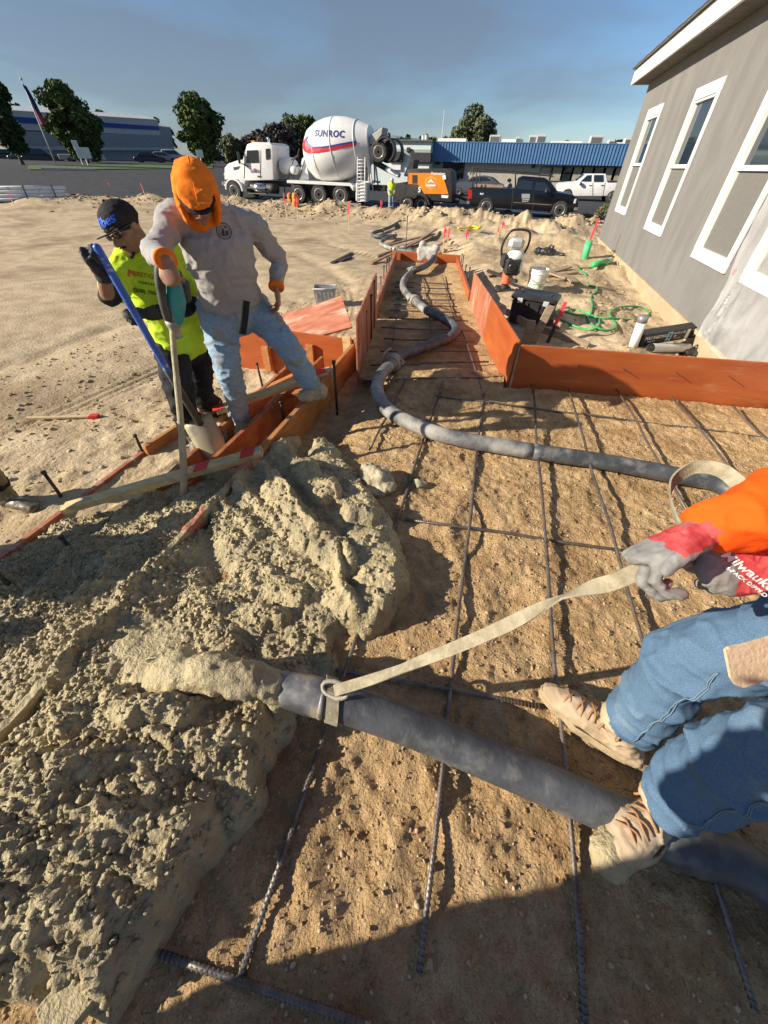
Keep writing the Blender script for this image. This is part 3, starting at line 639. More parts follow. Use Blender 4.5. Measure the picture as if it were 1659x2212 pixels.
hose([(405,1590),(500,1535),(600,1495),(800,1425),(960,1365),(1025,1295),(1000,1240),(900,1170),(765,1105)],.065,'black concrete hose section bending across the walkway rebar',m_hose,HR)
hose([(765,1105),(700,1060),(620,995)],.07,'pale dusty hose end sleeve in the middle of the walkway',m_hosel,HR,((2,1),))
hose([(620,995),(560,945),(505,865),(525,780),(600,700)],.06,'dusty grey concrete hose section curving past the left boards of the walkway',m_hosel,.052,((4,3),))
hose([(600,700),(720,655),(785,600),(800,545),(700,520),(600,512),(440,490)],.09,'dark concrete hose section climbing over the end board of the walkway',m_hose,.052,((6,5),))
hose([(440,490),(330,458),(285,425),(330,385),(420,350)],-.28,'grey concrete hose section curling on the dirt beyond the walkway',m_hosel,.055,((4,3),))
hose([(420,350),(310,362),(210,350),(215,325),(300,298)],-.3,'grey concrete hose section bent in a hairpin on the dirt',m_hose,.055,((4,3),))
hose([(300,298),(390,262),(480,205),(460,180),(385,120)],-.3,'dark concrete hose section running over the dirt bank towards the pump',m_hose,.055)
# sack under the hose on the end board
sk=thing('cement_sack','crumpled grey sack padding the hose on the walkway end board','sack',P(*c7(745,600),.0)); sh=sk.location
b=B(); b.box((0,0,.12),(.42,.16,.26),bev=.03); b.ball((-.12,0,.27),(.09,.06,.1)); b.ball((.17,.02,.25),(.1,.06,.06),rot=(0,.5,0)); b.ball((.02,0,.22),(.1,.07,.06))
organic('sack',b,mat('sack cloth',(.5,.47,.42),(.4,.37,.33),6,.9,bump=.3,bscale=30),sk,.018,4,lambda co,no:.02*fbm3(co*7,3,3))
# ================================================================ people
m_skin=mat('tanned skin',(.34,.185,.11),(.28,.145,.085),14,.5,bump=.1,bscale=60,spec=.4)
m_grey=mat('heather grey cotton',(.37,.36,.355),(.30,.29,.285),120,.95,lo=.3,hi=.7,bump=.25,bscale=220,bdist=.004,bump2=.4,b2scale=8,spec=.1,col3=(.3,.275,.25),s3=3,lo3=.58,hi3=.75)
m_jean=mat('faded work denim',(.19,.29,.40),(.31,.41,.49),60,.9,lo=.3,hi=.7,bump=.3,bscale=260,bdist=.004,bump2=.4,b2scale=9,spec=.1,col3=(.30,.285,.24),s3=7,lo3=.54,hi3=.63,detail=8)
m_jean2=mat('blue denim',(.05,.10,.175),(.125,.2,.29),380,.9,lo=.3,hi=.72,bump=.35,bscale=420,bdist=.004,bump2=.3,b2scale=7,spec=.1,col3=(.235,.29,.33),s3=3.2,lo3=.5,hi3=.72,detail=10)
m_hiviz=mat('lime high visibility cotton',(.50,.72,.04),(.56,.77,.06),6,.9,bump=.2,bscale=200,bdist=.004,bump2=.4,b2scale=8,spec=.1,col3=(.40,.5,.07),s3=6,lo3=.63,hi3=.72)
m_black=mat('black cloth',(.018,.018,.02),(.03,.029,.03),8,.85,bump=.2,bscale=120,bdist=.004,bump2=.7,b2scale=10,spec=.2)
m_orange=mat('orange cloth',(.85,.215,.025),(.76,.18,.02),6,.9,bump=.2,bscale=160,bdist=.002,spec=.1)
m_orr=mat('safety orange sleeve',(.85,.105,.01),(.78,.085,.008),6,.85,bump=.2,bscale=160,bdist=.004,bump2=.6,b2scale=9,spec=.1,col3=(.62,.09,.02),s3=9,lo3=.68,hi3=.72)
m_glass=mat('dark lens',(.012,.012,.014),rough=.1,spec=.6)
m_lip=mat('lips',(.3,.12,.09),rough=.5)
m_boot=mat('tan suede boot',(.38,.285,.185),(.47,.365,.25),9,.9,bump=.5,bscale=70,bdist=.004,spec=.15,col3=(.34,.22,.12),s3=8,lo3=.6,hi3=.7)
m_sole=mat('boot sole',(.44,.35,.22),(.33,.25,.15),14,.9,bump=.5,bscale=60)
m_lace=mat('leather lace',(.3,.16,.075),rough=.7)
m_rub=mat('brown rubber boot',(.12,.095,.065),(.19,.15,.10),7,.45,bump=.2,bscale=40,col3=(.36,.32,.2),s3=5,lo3=.5,hi3=.6,rough3=.8)
m_rubg=mat('olive rubber boot',(.1,.085,.05),(.15,.13,.085),6,.45,bump=.15,bscale=30,col3=(.5,.48,.4),s3=7,lo3=.56,hi3=.62,rough3=.8)
def folds(a=.008,f=7,s=0,fine=.0025):
    def fn(co,no):
        q=co+s*3.1; w=np.stack([q[:,0]*1.0,q[:,1]*1.0,q[:,2]*1.9],-1)
        w=w+.05*np.stack([vn3(q*5,s+1),vn3(q*5,s+2),vn3(q*5,s+3)],-1)
        r=1-np.abs(vn3(w*f,s+4))*1.0; r2=1-np.abs(vn3(w*f*1.9+7,s+5))
        return a*1.25*(r**5-.22)+a*.7*(r2**4-.28)+fine*fbm3(q*40,s+6,2)
    return fn
def lerp(a,b,t): return Vector(a).lerp(Vector(b),t)
def hand(b,w,F,Nn,side,curl=(25,35,25),s=1.,thumb=(35,20),spread=3,ths=1.):
    """palm + five fingers; w wrist, F towards the fingers, Nn out of the back of the hand, side=+1 thumb on F x Nn"""
    F=Vector(F).normalized(); Nn=Vector(Nn); Nn=(Nn-F*Nn.dot(F)).normalized(); S=F.cross(Nn)*side; w=Vector(w)
    b.tube([w,w+F*.03*s,w+F*.065*s,w+F*.095*s],[(.026*s,.02*s),(.038*s,.0185*s),(.043*s,.0175*s),(.041*s,.0145*s)],12,up=Nn,rounded=True)
    ln=[(.042,.026,.021),(.047,.03,.022),(.044,.027,.021),(.035,.021,.018)]
    for i in range(4):
        off=(.0315-.021*i); p=w+F*(.092-.006*abs(i-1))*s+S*off*1.12*s; ang=0; pts=[p-F*.012*s]; d=(F+S*math.tan(R((1.5-i)*spread))).normalized()
        pts.append(p)
        for j in range(3):
            ang+=curl[j]+(i-1)*3; dd=d*math.cos(R(ang))-Nn*math.sin(R(ang)); p=p+dd*ln[i][j]*s; pts.append(p)
        r0=(.0105 if i<3 else .009)*s; b.tube(pts,[r0,r0,r0*.95,r0*.88,r0*.75],8,rounded=True)
    p=w+F*.028*s+S*.03*s-Nn*.004*s; a=R(thumb[0]); d=(F*math.cos(a)+S*math.sin(a)); q=p+d*.042*s*ths; a2=R(thumb[0]-thumb[1]); d2=(F*math.cos(a2)+S*math.sin(a2)*.8-Nn*.35*(thumb[1]/30)).normalized()
    b.tube([p-d*.02*s,p,q,q+d2*.034*s*ths],[.014*s,.0145*s,.0125*s,.0095*s],8,rounded=True)
    return b
def headM(c,fwd,up=(0,0,1)):
    f=Vector(fwd).normalized(); u=Vector(up); u=(u-f*u.dot(f)).normalized(); x=f.cross(u)
    m=Matrix((x,f,u)).transposed().to_4x4(); m.translation=Vector(c); return m
def head_into(b,M,neck):
    T=b.T; 
    def pt(x,y,z): return M@Vector((x,y,z))
    rm=M.to_3x3()
    b.ball(pt(0,-.008,.03),(.076,.097,.092),14,10,rm); b.ball(pt(0,.02,-.03),(.066,.078,.075),12,8,rm); b.ball(pt(0,.035,-.075),(.05,.055,.045),10,8,rm)
    b.ball(pt(0,.075,-.098),(.024,.02,.02),8,6,rm)
    b.tube([pt(0,.085,.022),pt(0,.108,-.018),pt(0,.118,-.032)],[.010,.0135,.0155],8,rounded=True); b.ball(pt(0,.1,-.04),(.022,.014,.011),8,6,rm)
    for s in(-1,1):
        b.ball(pt(s*.078,-.005,-.012),(.011,.022,.034),8,6,rm); b.ball(pt(s*.04,.07,-.025),(.026,.02,.022),8,6,rm); b.ball(pt(s*.032,.083,.026),(.03,.014,.011),8,6,rm)
    b.ball(pt(0,.088,-.066),(.026,.015,.014),8,6,rm)
    b.tube([pt(0,-.02,-.05),Vector(neck)],[.058,.064],12,rounded=True)
def face_parts(M,root_body,brow=(.03,.02,.015),beard=None):
    def pt(x,y,z): return M@Vector((x,y,z))
    rm=M.to_3x3(); 
    for s in(-1,1):
        e=B().ball(pt(s*.032,.078,.008),.0135,10,8).obj('eye',mat('eye white',(.7,.68,.64),rough=.3),root_body,True); B().ball(pt(s*.032,.0875,.008),.0058,8,6).obj('iris',m_glass,e,True)
    B().tube([pt(-.026,.094,-.067),pt(0,.104,-.064),pt(.026,.094,-.067)],[.004,.0065,.004],8,rounded=True).obj('mouth',m_lip,root_body,True)
    for s in(-1,1): B().tube([pt(s*.014,.094,.034),pt(s*.034,.095,.039),pt(s*.055,.08,.034)],[.004,.005,.003],6,rounded=True).obj('eyebrow',m_black,root_body,True)
def shades(M,parent,m=None):
    def pt(x,y,z): return M@Vector((x,y,z))
    b=B(); rm=M.to_3x3()
    for s in(-1,1):
        b.ball(pt(s*.033,.094,.006),(.031,.012,.021),10,8,rm); b.tube([pt(s*.06,.085,.012),pt(s*.078,.04,.014),pt(s*.082,-.02,.008)],.004,6)
    b.tube([pt(-.01,.104,.012),pt(.01,.104,.012)],.004,6); b.obj('sunglasses',m or m_glass,parent,True)
BODYR=dict(ua=.05,fa=.042,wr=.029,th=.088,kn=.06,ca=.058,an=.042)
def limb(b,pts,radii,n=12,up=None): b.tube(spline([Vector(p) for p in pts],5),np.interp(np.linspace(0,len(pts)-1,(len(pts)-1)*5+1),range(len(pts)),radii).tolist(),n,rounded=True,up=up)
def torso(b,J,g=0.,low=-.1,top=True,w=1.):
    L=(J['sl']-J['sr']); Lu=L.normalized(); up=(J['neck']-J['pel']); fwd=Lu.cross(up).normalized(); pel,nk=J['pel'],J['neck']
    ts=[(low,.158,.112),(.0,.168,.12),(.22,.152,.112),(.45,.158,.118),(.68,.175,.122),(.84,.17,.108),(.95,.11,.085)]
    c=[]; rr=[]
    for t,a,d in ts:
        c.append(pel+up*t+fwd*(.015*math.sin(t*PI))); rr.append((a*w+g,d*w+g))
    b.tube(c,rr,20,up=fwd,rounded=True)
    if top: b.tube([J['sr'],lerp(J['sr'],J['neck'],.5)+up*.02,J['neck']+up*.02,lerp(J['sl'],J['neck'],.5)+up*.02,J['sl']],[.058+g,.062+g,.07+g,.062+g,.058+g],12,rounded=True)
    return fwd
def body(J,M,root,hands,name='body',extra=None):
    b=B(); torso(b,J); head_into(b,M,J['neck'])
    for s in 'rl':
        limb(b,[J['s'+s],J['e'+s],J['w'+s]],[BODYR['ua'],BODYR['fa'],BODYR['wr']])
        limb(b,[J['h'+s],lerp(J['h'+s],J['k'+s],.5),J['k'+s],lerp(J['k'+s],J['a'+s],.35),J['a'+s]],[.085,.068,.046,.046,.036])
        h=hands[s]
        if h: hand(b,J['w'+s],*h)
    return organic(name,b,m_skin,root,.0075,3)
def sub(J,o): return {k:Vector(v)-o for k,v in J.items()}
def sleeve(b,a,e,w,r=(.07,.058,.046)):
    w=lerp(e,w,.9); limb(b,[a,lerp(a,e,.5),e,lerp(e,w,.5),w],[r[0],(r[0]+r[1])/2,r[1],(r[1]+r[2])/2,r[2]],14)
def leg(b,h,k,a,r=(.108,.085,.075)): limb(b,[h,lerp(h,k,.5),k,lerp(k,a,.5),a],[r[0],(r[0]*.6+r[1]*.4),r[1],(r[1]+r[2])/2*.98,r[2]],16)
def low_boot(root,ankle,toe,heel,m=None,ms=None,name='boot',label=None,laces=True,cuff=.07,w=1.):
    """laced work boot: heel and toe points at the sole"""
    A,T,H=Vector(ankle),Vector(toe),Vector(heel); f=(T-H).normalized(); L=(T-H).length; u=(A-lerp(H,T,.22)).normalized(); sd=f.cross(u).normalized(); u=sd.cross(f)
    b=B(); k=w
    b.tube([H+u*.035+f*.02,H+u*.045+f*.07,H+f*.15*L/.3+u*.052,H+f*.21*L/.3+u*.045,H+f*(L-.035)+u*.034],[(.036*k,.035),(.038*k,.045),(.042*k,.05),(.049*k,.043),(.04*k,.03)],16,up=u,rounded=True)
    b.tube([H+f*.055+u*.05,A,A+(A-(H+f*.055+u*.05)).normalized()*cuff],[(.04*k,.048),(.045*k,.05),(.05*k,.055)],14,up=f,rounded=True)
    o=organic(name,b,m or m_boot,root,.0055,3,folds(.005,16,2,.0015),label)
    # sole outline
    n=22; pts=[]
    for i in range(n):
        a=2*PI*i/n; x=math.cos(a); y=math.sin(a); wid=(.042 if x<0 else .050)*k*(1-.1*abs(x)); pts.append(H+f*(L/2+x*L/2*1.02)+sd*(y*wid*(abs(math.sin(a))**-.15 if abs(math.sin(a))>.05 else 1)))
    s=B().prism([q-u*.004 for q in pts],u*.028); so_=s.obj('sole',ms or m_sole,o)
    w_=B().tube([q+u*.028 for q in pts],.004,6,closed=True); w_.obj('welt',ms or m_sole,o,True)
    if laces:
        lb=B()
        for i in range(5):
            t=.36+.09*i; c=H+f*(L*(.78-.115*i))+u*(.078+.011*i); 
            for sg in(-1,1): lb.tube(spline([c+sd*sg*.034-u*.014,c+sd*sg*.012+u*.006,c-sd*sg*.012+f*-.012+u*.01,c-sd*sg*.034-f*.018-u*.008],3),.0034,6)
        c=H+f*(L*.30)+u*.135
        lb.tube(spline([c,c+sd*.035+u*.02,c+sd*.06-u*.005,c+sd*.03-u*.02,c],4),.0036,6); lb.tube(spline([c,c-sd*.035+u*.02,c-sd*.055-u*.015,c-sd*.02-u*.02,c],4),.0036,6)
        lb.tube(spline([c,c+f*.04+sd*.02,c+f*.06+sd*.045-u*.03],4),.0034,6); lb.tube(spline([c,c+f*.04-sd*.03,c+f*.05-sd*.05-u*.03],4),.0034,6)
        lb.obj('lace',m_lace,o,True)
        tb=B().ball(H+f*(L*.34)+u*.125,(.026,.018,.03)); tb.obj('tongue',m or m_boot,o,True)
    return o
def caked_boot(root,ankle,toe,m,s=0):
    A,T=Vector(ankle),Vector(toe); b=B(); f=(T-A); f.z=0; f.normalize()
    b.tube([A+Vector((0,0,.09)),A,A-Vector((0,0,.05))],[.058,.056,.06],12,rounded=True); b.tube([A-Vector((0,0,.05))-f*.05,A-Vector((0,0,.05))+f*.05,T],[.055,.06,.048],12,rounded=True); b.ball(A-Vector((0,0,.04))+f*.06,(.075,.075,.055))
    return organic('boot',b,m,root,.009,3,lambda co,no:.008*fbm3(co*30,s,3)+.004*lumps(co[:,0]*60,co[:,1]*60+co[:,2]*60,s,.6))
UP=Vector((0,0,1))
# ---------------------------------------------------------------- man in the grey shirt
k=1.065
A0=dict(head=PD(425,418,2.36*k),neck=PD(455,482,2.52*k),pel=PD(503,652,2.58*k),sr=PD(372,476,2.5*k),sl=PD(545,490,2.62*k),er=PD(337,545,2.3*k),wr=PD(357,560,2.06*k),el=PD(602,565,2.7*k),wl=PD(597,618,2.55*k),
 hr=PD(463,672,2.6*k),hl=PD(545,662,2.66*k),kr=PD(492,790,2.58),ar=P(522,908,-.14),kl=PD(622,748,2.6),al=P(670,828,.25))
base=Vector((-1.6,2.1,-.3)); J=sub(A0,base)
pa=thing('person','man in grey long sleeved shirt, orange hood and stained jeans, one boot on a plank','person',base)
Mh=headM(J['head'],Vector((.5,-.66,-.42)),UP)
fw=(J['sl']-J['sr']).cross(UP).normalized()
bo=body(J,Mh,pa,{'r':(Vector((.22,-.2,-.75)),Vector((.35,-.9,.1)),1,(70,70,40),1.,(20,30)),'l':(Vector((.05,-.1,-1)),Vector((.7,.5,.0)),1,(20,30,20),1.05,(25,15))})
face_parts(Mh,bo); shades(Mh,pa,mat('red shades',(.25,.02,.02),rough=.15))
b=B(); torso(b,J,.03,.03,w=1.02); sleeve(b,J['sr'],J['er'],J['wr']); sleeve(b,J['sl'],J['el'],J['wl'])
shirt=organic('shirt',b,m_grey,pa,.009,4,folds(.012,6,3))
# emblem print
e_=PD(484,499,2.5)-base; d=(Vector((0,0,CAMH))-PD(484,499,2.5)).normalized()
Me=headM(e_+d*.05,-d,UP); Me=Matrix.Translation(e_+d*.06)@Matrix((d.cross(UP).normalized()*-1,(d.cross(UP).normalized()*-1).cross(d).normalized()*-1,d)).transposed().to_4x4()
def frame(p,n,up=UP):
    n=Vector(n).normalized(); x=Vector(up).cross(n).normalized(); y=n.cross(x); m=Matrix((x,y,n)).transposed().to_4x4(); m.translation=Vector(p); return m
def decal(name,polys,M4,m,parent,target,off=.003,flip=1):
    bv=BVHTree.FromPolygons([q.co for q in target.data.vertices],[tuple(p.vertices) for p in target.data.polygons]); d=-(M4.to_3x3()@Vector((0,0,1))).normalized(); b=B()
    for pl in polys:
        bm=bmesh.new(); bm.faces.new([bm.verts.new((x,y,0)) for x,y in pl]); bmesh.ops.triangulate(bm,faces=bm.faces[:]); bmesh.ops.subdivide_edges(bm,edges=bm.edges[:],cuts=2,use_grid_fill=True); bm.verts.index_update(); v=[]
        for q in bm.verts:
            p=M4@q.co; h=bv.ray_cast(p-d*.4,d,3); v.append((h[0]-d*off) if h[0] else None)
        b.add([q or Vector((0,0,0)) for q in v],[t_ for t_ in (tuple(w.index for w in f.verts) for f in bm.faces) if all(v[i] is not None for i in t_)]); bm.free()
    return b.obj(name,m,parent)
def ringpoly(r0,r1,n=20,cx=0,cy=0):
    o=[]
    for i in range(n):
        a,c=2*PI*i/n,2*PI*(i+1)/n; o.append([(cx+r0*math.cos(a),cy+r0*math.sin(a)),(cx+r1*math.cos(a),cy+r1*math.sin(a)),(cx+r1*math.cos(c),cy+r1*math.sin(c)),(cx+r0*math.cos(c),cy+r0*math.sin(c))])
    return o
Fe=frame(e_+d*.05,d); m_print=mat('charcoal print',(.06,.06,.065),rough=.9)
decal('emblem',ringpoly(.036,.041)+[[(-.014,-.022),(.0,-.026),(.002,.004),(-.006,.018),(-.012,.006)],[(.002,.012),(.022,.016),(.012,.026)],[(.004,-.02),(.018,-.022),(.02,.0),(.008,.004)]]+ringpoly(.024,.027,16),Fe,m_print,shirt,shirt)
# jeans
b=B(); torso(b,J,.022,-.16,False,1.0) if False else None
pel=J['pel']; Lu=(J['hl']-J['hr']).normalized(); b=B(); b.tube([pel+UP*.06,pel,pel-UP*.09],[(.18,.132),(.178,.135),(.15,.12)],18,up=fw,rounded=True)
leg(b,J['hr'],J['kr'],J['ar']+Vector((0,0,.02)),(.112,.088,.07)); leg(b,J['hl'],J['kl'],J['al']+Vector((0,0,.0)),(.112,.088,.07))
jn=organic('jeans',b,m_jean,pa,.009,4,folds(.013,7,5))
o=B().tube([J['al']+Vector((0,0,.03)),J['al']-Vector((0,0,.02))],[.075,.07],14).obj('cuff',m_jean,jn,True)
# belt strap hanging
q=[PD(532,650,2.52),PD(528,690,2.47),PD(524,722,2.45)]; B().tube([p-base for p in q],[(.022,.006)]*3,8,up=(.6,-.6,.2)).obj('hanging_belt_end',m_black,pa)
for s,kx in (('r',0),('l',0)):
    w=J['w'+s]; e=J['e'+s]; d_=(w-e).normalized(); B().lathe([(.049,-.012),(.051,-.008),(.051,.012),(.047,.016)],16,w,d_).obj('wristband',m_orange,pa,True)
caked_boot(pa,J['ar']-Vector((0,0,.02)),P(528,960,-.22)-base,m_conc2,4)
caked_boot(pa,J['al']-Vector((0,0,.04)),P(694,850,.14)-base,m_conc2,5)
# orange hood over a dark cap
def pt(x,y,z): return Mh@Vector((x,y,z))
rm=Mh.to_3x3()
b=B(); b.ball(pt(0,-.012,.04),(.1,.122,.108),16,12,rm); b.tube([pt(0,-.06,.02),pt(0,-.07,-.09),pt(0,-.05,-.16)],[(.098,.07),(.09,.07),(.1,.08)],14,up=rm@Vector((0,1,0)),rounded=True)
for s in(-1,1): b.tube([pt(s*.083,.03,.05),pt(s*.086,.02,-.04),pt(s*.07,-.0,-.12)],[(.022,.05),(.02,.055),(.02,.05)],10,up=rm@Vector((0,1,0)),rounded=True)
b.tube([pt(0,.05,.075),pt(0,.11,.063),pt(0,.155,.045)],[(.085,.03),(.085,.018),(.065,.01)],14,up=rm@UP,rounded=True)
hd=organic('hood',b,m_orange,pa,.0075,4,folds(.006,9,8))
seam=[pt(0,.16,.052),pt(0,.11,.084),pt(0,.06,.118),pt(0,.0,.146),pt(0,-.06,.138)]; B().tube(spline(seam,4),.0022,6).obj('seam',m_orange,hd,True)
B().tube([pt(0,.05,.04),pt(0,.11,.034),pt(0,.165,.022)],[(.078,.014),(.084,.01),(.06,.006)],14,up=rm@UP,rounded=True).obj('cap_bill',m_black,pa,True)
# ---------------------------------------------------------------- concrete vibrator
vb=thing('concrete_vibrator','teal and black handheld vibrator with a long concrete caked shaft in the pour','power tool',P(396,1075,-.12)); bs=vb.location
hp=A0['wr']+Vector((.02,-.06,-.07)); D0=2.26
g=lambda x,y,D=D0:PD(x,y,D)-bs
m_teal=mat('teal plastic',(.02,.23,.24),(.03,.3,.31),8,.45,col3=(.2,.22,.2),s3=9,lo3=.56,hi3=.66,bump=.1,bscale=30); m_tool=mat('scuffed black plastic',(.03,.03,.032),(.07,.066,.06),9,.55,bump=.15,bscale=40)
b=B(); b.tube([g(372,612),g(378,650),g(380,690)],[(.035,.05),(.05,.055),(.035,.038)],14,rounded=True); b.obj('motor_housing',m_teal,vb,True)
b=B(); b.box(g(392,628,2.32),(.085,.07,.11),Euler((.1,.15,.6)),.015); b.obj('battery',m_tool,vb)
b=B(); b.tube(spline([g(347,565,2.22),g(345,600,2.22),g(352,650,2.22),g(362,686,2.24)],5),[.024]*8+[.021]*8,12,rounded=True); b.tube(spline([g(347,570,2.22),g(362,572,2.24),g(380,598,2.26)],5),.018,10,rounded=True); b.obj('handle',m_tool,vb,True)
b=B(); b.lathe([(.036,0),(.036,.02),(.026,.05),(.024,.085),(.03,.09)],14,g(372,692),(g(366,720)-g(372,690)).normalized() if False else Vector((-.02,-.02,-1))); b.obj('collar',m_clamp,vb,True)
sp=[g(372,705),g(376,760,2.2),g(380,800,2.17),g(386,860,2.14),g(392,930,2.1),g(396,1000,2.06),P(398,1082,-.12)-bs]
B().tube(spline(sp,6),[.015]*14+[.017]*12+[.020]*11,10).obj('shaft',m_conc2,vb,True)
# ---------------------------------------------------------------- worker with shovel
B0=dict(head=PD(270,493,2.85),neck=PD(304,548,2.97),pel=PD(395,722,3.0),sr=PD(268,582,2.88),sl=PD(388,562,3.18),er=PD(238,640,2.66),wr=PD(222,590,2.55),el=PD(408,662,2.85),wl=PD(322,678,2.62),
 hr=PD(370,745,2.95),hl=PD(420,730,3.1),kr=PD(390,862,2.76),ar=P(424,945,-.24),kl=PD(436,850,2.98),al=P(478,905,-.2))
base=Vector((-2.1,2.05,-.33)); J=sub(B0,base)
pb_=thing('person','worker in lime high visibility shirt, black cap and gloves leaning on a shovel','person',base)
Mh=headM(J['head'],Vector((-.02,-.93,-.36)),Vector((-.28,0,1)))
fw=(J['sl']-J['sr']).cross(UP).normalized()
bo=body(J,Mh,pb_,{'r':None,'l':None}); face_parts(Mh,bo); shades(Mh,pb_)
def pt(x,y,z): return Mh@Vector((x,y,z))
rm=Mh.to_3x3()
bd=B(); bd.tube([pt(-.03,.083,-.1),pt(0,.096,-.11),pt(.03,.083,-.1)],[.006,.012,.006],8,rounded=True); bd.tube([pt(-.028,.098,-.056),pt(0,.108,-.052),pt(.028,.098,-.056)],[.003,.0045,.003],8,rounded=True); bd.obj('goatee',m_black,pb_,True)
b=B(); torso(b,J,.03,-.06,w=1.06)
for s in 'rl': limb(b,[J['s'+s],lerp(J['s'+s],J['e'+s],.5),lerp(J['s'+s],J['e'+s],.72)],[.075,.075,.08])
sh_b=organic('shirt',b,m_hiviz,pb_,.009,4,folds(.014,6,9))
b=B(); sleeve(b,J['sl'],J['el'],J['wl'],(.06,.05,.042)); limb(b,[lerp(J['sr'],J['er'],.6),J['er'],lerp(J['er'],J['wr'],.15)],[.058,.052,.05]); organic('black_undersleeve',b,m_black,pb_,.009,3,folds(.006,9,10))
b=B(); b.tube([J['neck']-UP*.02,J['neck']+UP*.05,lerp(J['neck'],J['head'],.4)],[.088,.076,.074],14,rounded=True); organic('neck_gaiter',b,m_black,pb_,.008,3,folds(.004,14,3))
pel=J['pel']; b=B(); b.tube([pel+UP*.02,pel-UP*.05,pel-UP*.1],[(.165,.125),(.17,.13),(.15,.12)],18,up=fw,rounded=True); leg(b,J['hr'],J['kr'],lerp(J['kr'],J['ar'],.7),(.108,.09,.08)); leg(b,J['hl'],J['kl'],lerp(J['kl'],J['al'],.7),(.108,.09,.08)); organic('trousers',b,m_black,pb_,.01,4,folds(.012,7,12))
for s in 'rl':
    a,k_=J['a'+s],J['k'+s]; b=B(); limb(b,[lerp(k_,a,.45),lerp(k_,a,.75),a,a-UP*.04],[.085,.072,.062,.06]); f=Vector((.55,-.8,0)).normalized(); b.tube([a-UP*.04-f*.05,a-UP*.045+f*.08,a-UP*.06+f*.19],[.055,.058,.045],12,rounded=True); organic('rubber_boot',b,m_rub,pb_,.009,4,folds(.005,9,4))
m_glv=mat('black work glove',(.02,.02,.021),(.04,.039,.038),9,.7,bump=.3,bscale=90)
sv=(PD(360,800,2.42)-PD(214,540,2.5)).normalized()
b=B(); hand(b,J['wr'],Vector((-.1,-.35,.8)),Vector((-.7,-.5,.2)),-1,(70,75,45),1.1,(30,30)); b.tube([lerp(J['er'],J['wr'],.86),J['wr'],J['wr']+Vector((0,-.02,.03))],[.04,.037,.034],12,rounded=True); organic('glove',b,m_glv,pb_,.0055,3,folds(.003,22,2))
b=B(); hand(b,J['wl'],Vector((-.6,-.55,.1)),Vector((-.2,-.5,.8)),1,(75,75,45),1.1,(30,30)); b.tube([lerp(J['el'],J['wl'],.85),J['wl']],[.043,.038],12,rounded=True); organic('glove',b,m_glv,pb_,.0055,3,folds(.003,22,5))
# cap
b=B(); b.ball(pt(0,-.012,.05),(.093,.11,.088),16,12,rm); b.tube([pt(0,-.01,.02),pt(0,-.012,.06)],[(.092,.112),(.094,.112)],16,up=rm@Vector((0,1,0)),rounded=False)
cap=organic('cap',b,m_black,pb_,.006,4,lambda co,no:.002*fbm3(co*30,3,2))
bb=B(); prof=[]
for i in range(13):
    a=-1.15+2.3*i/12; prof.append((math.sin(a)*.088,.085+math.cos(a)*.085))
top=[pt(x,y,.045-.012*(x/.08)**2-.10*(y-.1)) for x,y in prof]; bot=[q-rm@Vector((0,0,.005)) for q in top]; bb.add(top+bot,[tuple(range(13)),tuple(range(25,12,-1))]+[(i+1,i,i+13,i+14) for i in range(12)]+[(0,12,25,13)]); bb.obj('bill',m_black,cap,False)
B().ball(pt(0,-.012,.139),.008,8,6).obj('button',m_black,cap,True)
text_on('cap_lettering','Vibes',.062,frame(pt(-.02,.13,.078),rm@Vector((-.28,1,.1)),rm@Vector((0,0,1))),mat('blue thread',(.02,.13,.75),rough=.6),cap,.0012,.25,target=cap,off=.002)
# shirt print
vd=(Vector((0,0,CAMH))-PD(318,625,2.8)).normalized(); nrm=(fw*.9+vd*.5).normalized()
def on_shirt(px,s,size,m,D=2.72,bold=.0006,space=1):
    p=PD(*px,D)-base; x=(PD(345,612,2.85)-PD(285,600,2.72)).normalized(); n=vd; y=n.cross(x).normalized(); x2=y.cross(n); M4=Matrix((x2,y,n)).transposed().to_4x4(); M4.translation=p+n*.12
    return text_on('shirt_lettering',s,size,M4,m,sh_b,bold,0,space,target=sh_b,off=.003)
m_prt=mat('red brown print',(.42,.13,.03),rough=.9); m_ptg=mat('dark green print',(.04,.08,.02),rough=.9)
on_shirt((322,596),'PRESTIGIOUS',.034,m_prt); on_shirt((322,613),'CONCRETE',.016,m_ptg,space=1.4); on_shirt((322,632),'(208) 785411',.03,m_ptg)
p=PD(282,590,2.72)-base; M4=frame(p+vd*.1,vd); decal('logo',[[(-.02,-.015),(-.006,-.015),(.004,.02),(-.008,.022)],[(.0,.0),(.016,-.02),(.024,-.016),(.008,.012)]],M4,mat('orange print',(.75,.2,.03),rough=.9),sh_b,sh_b)
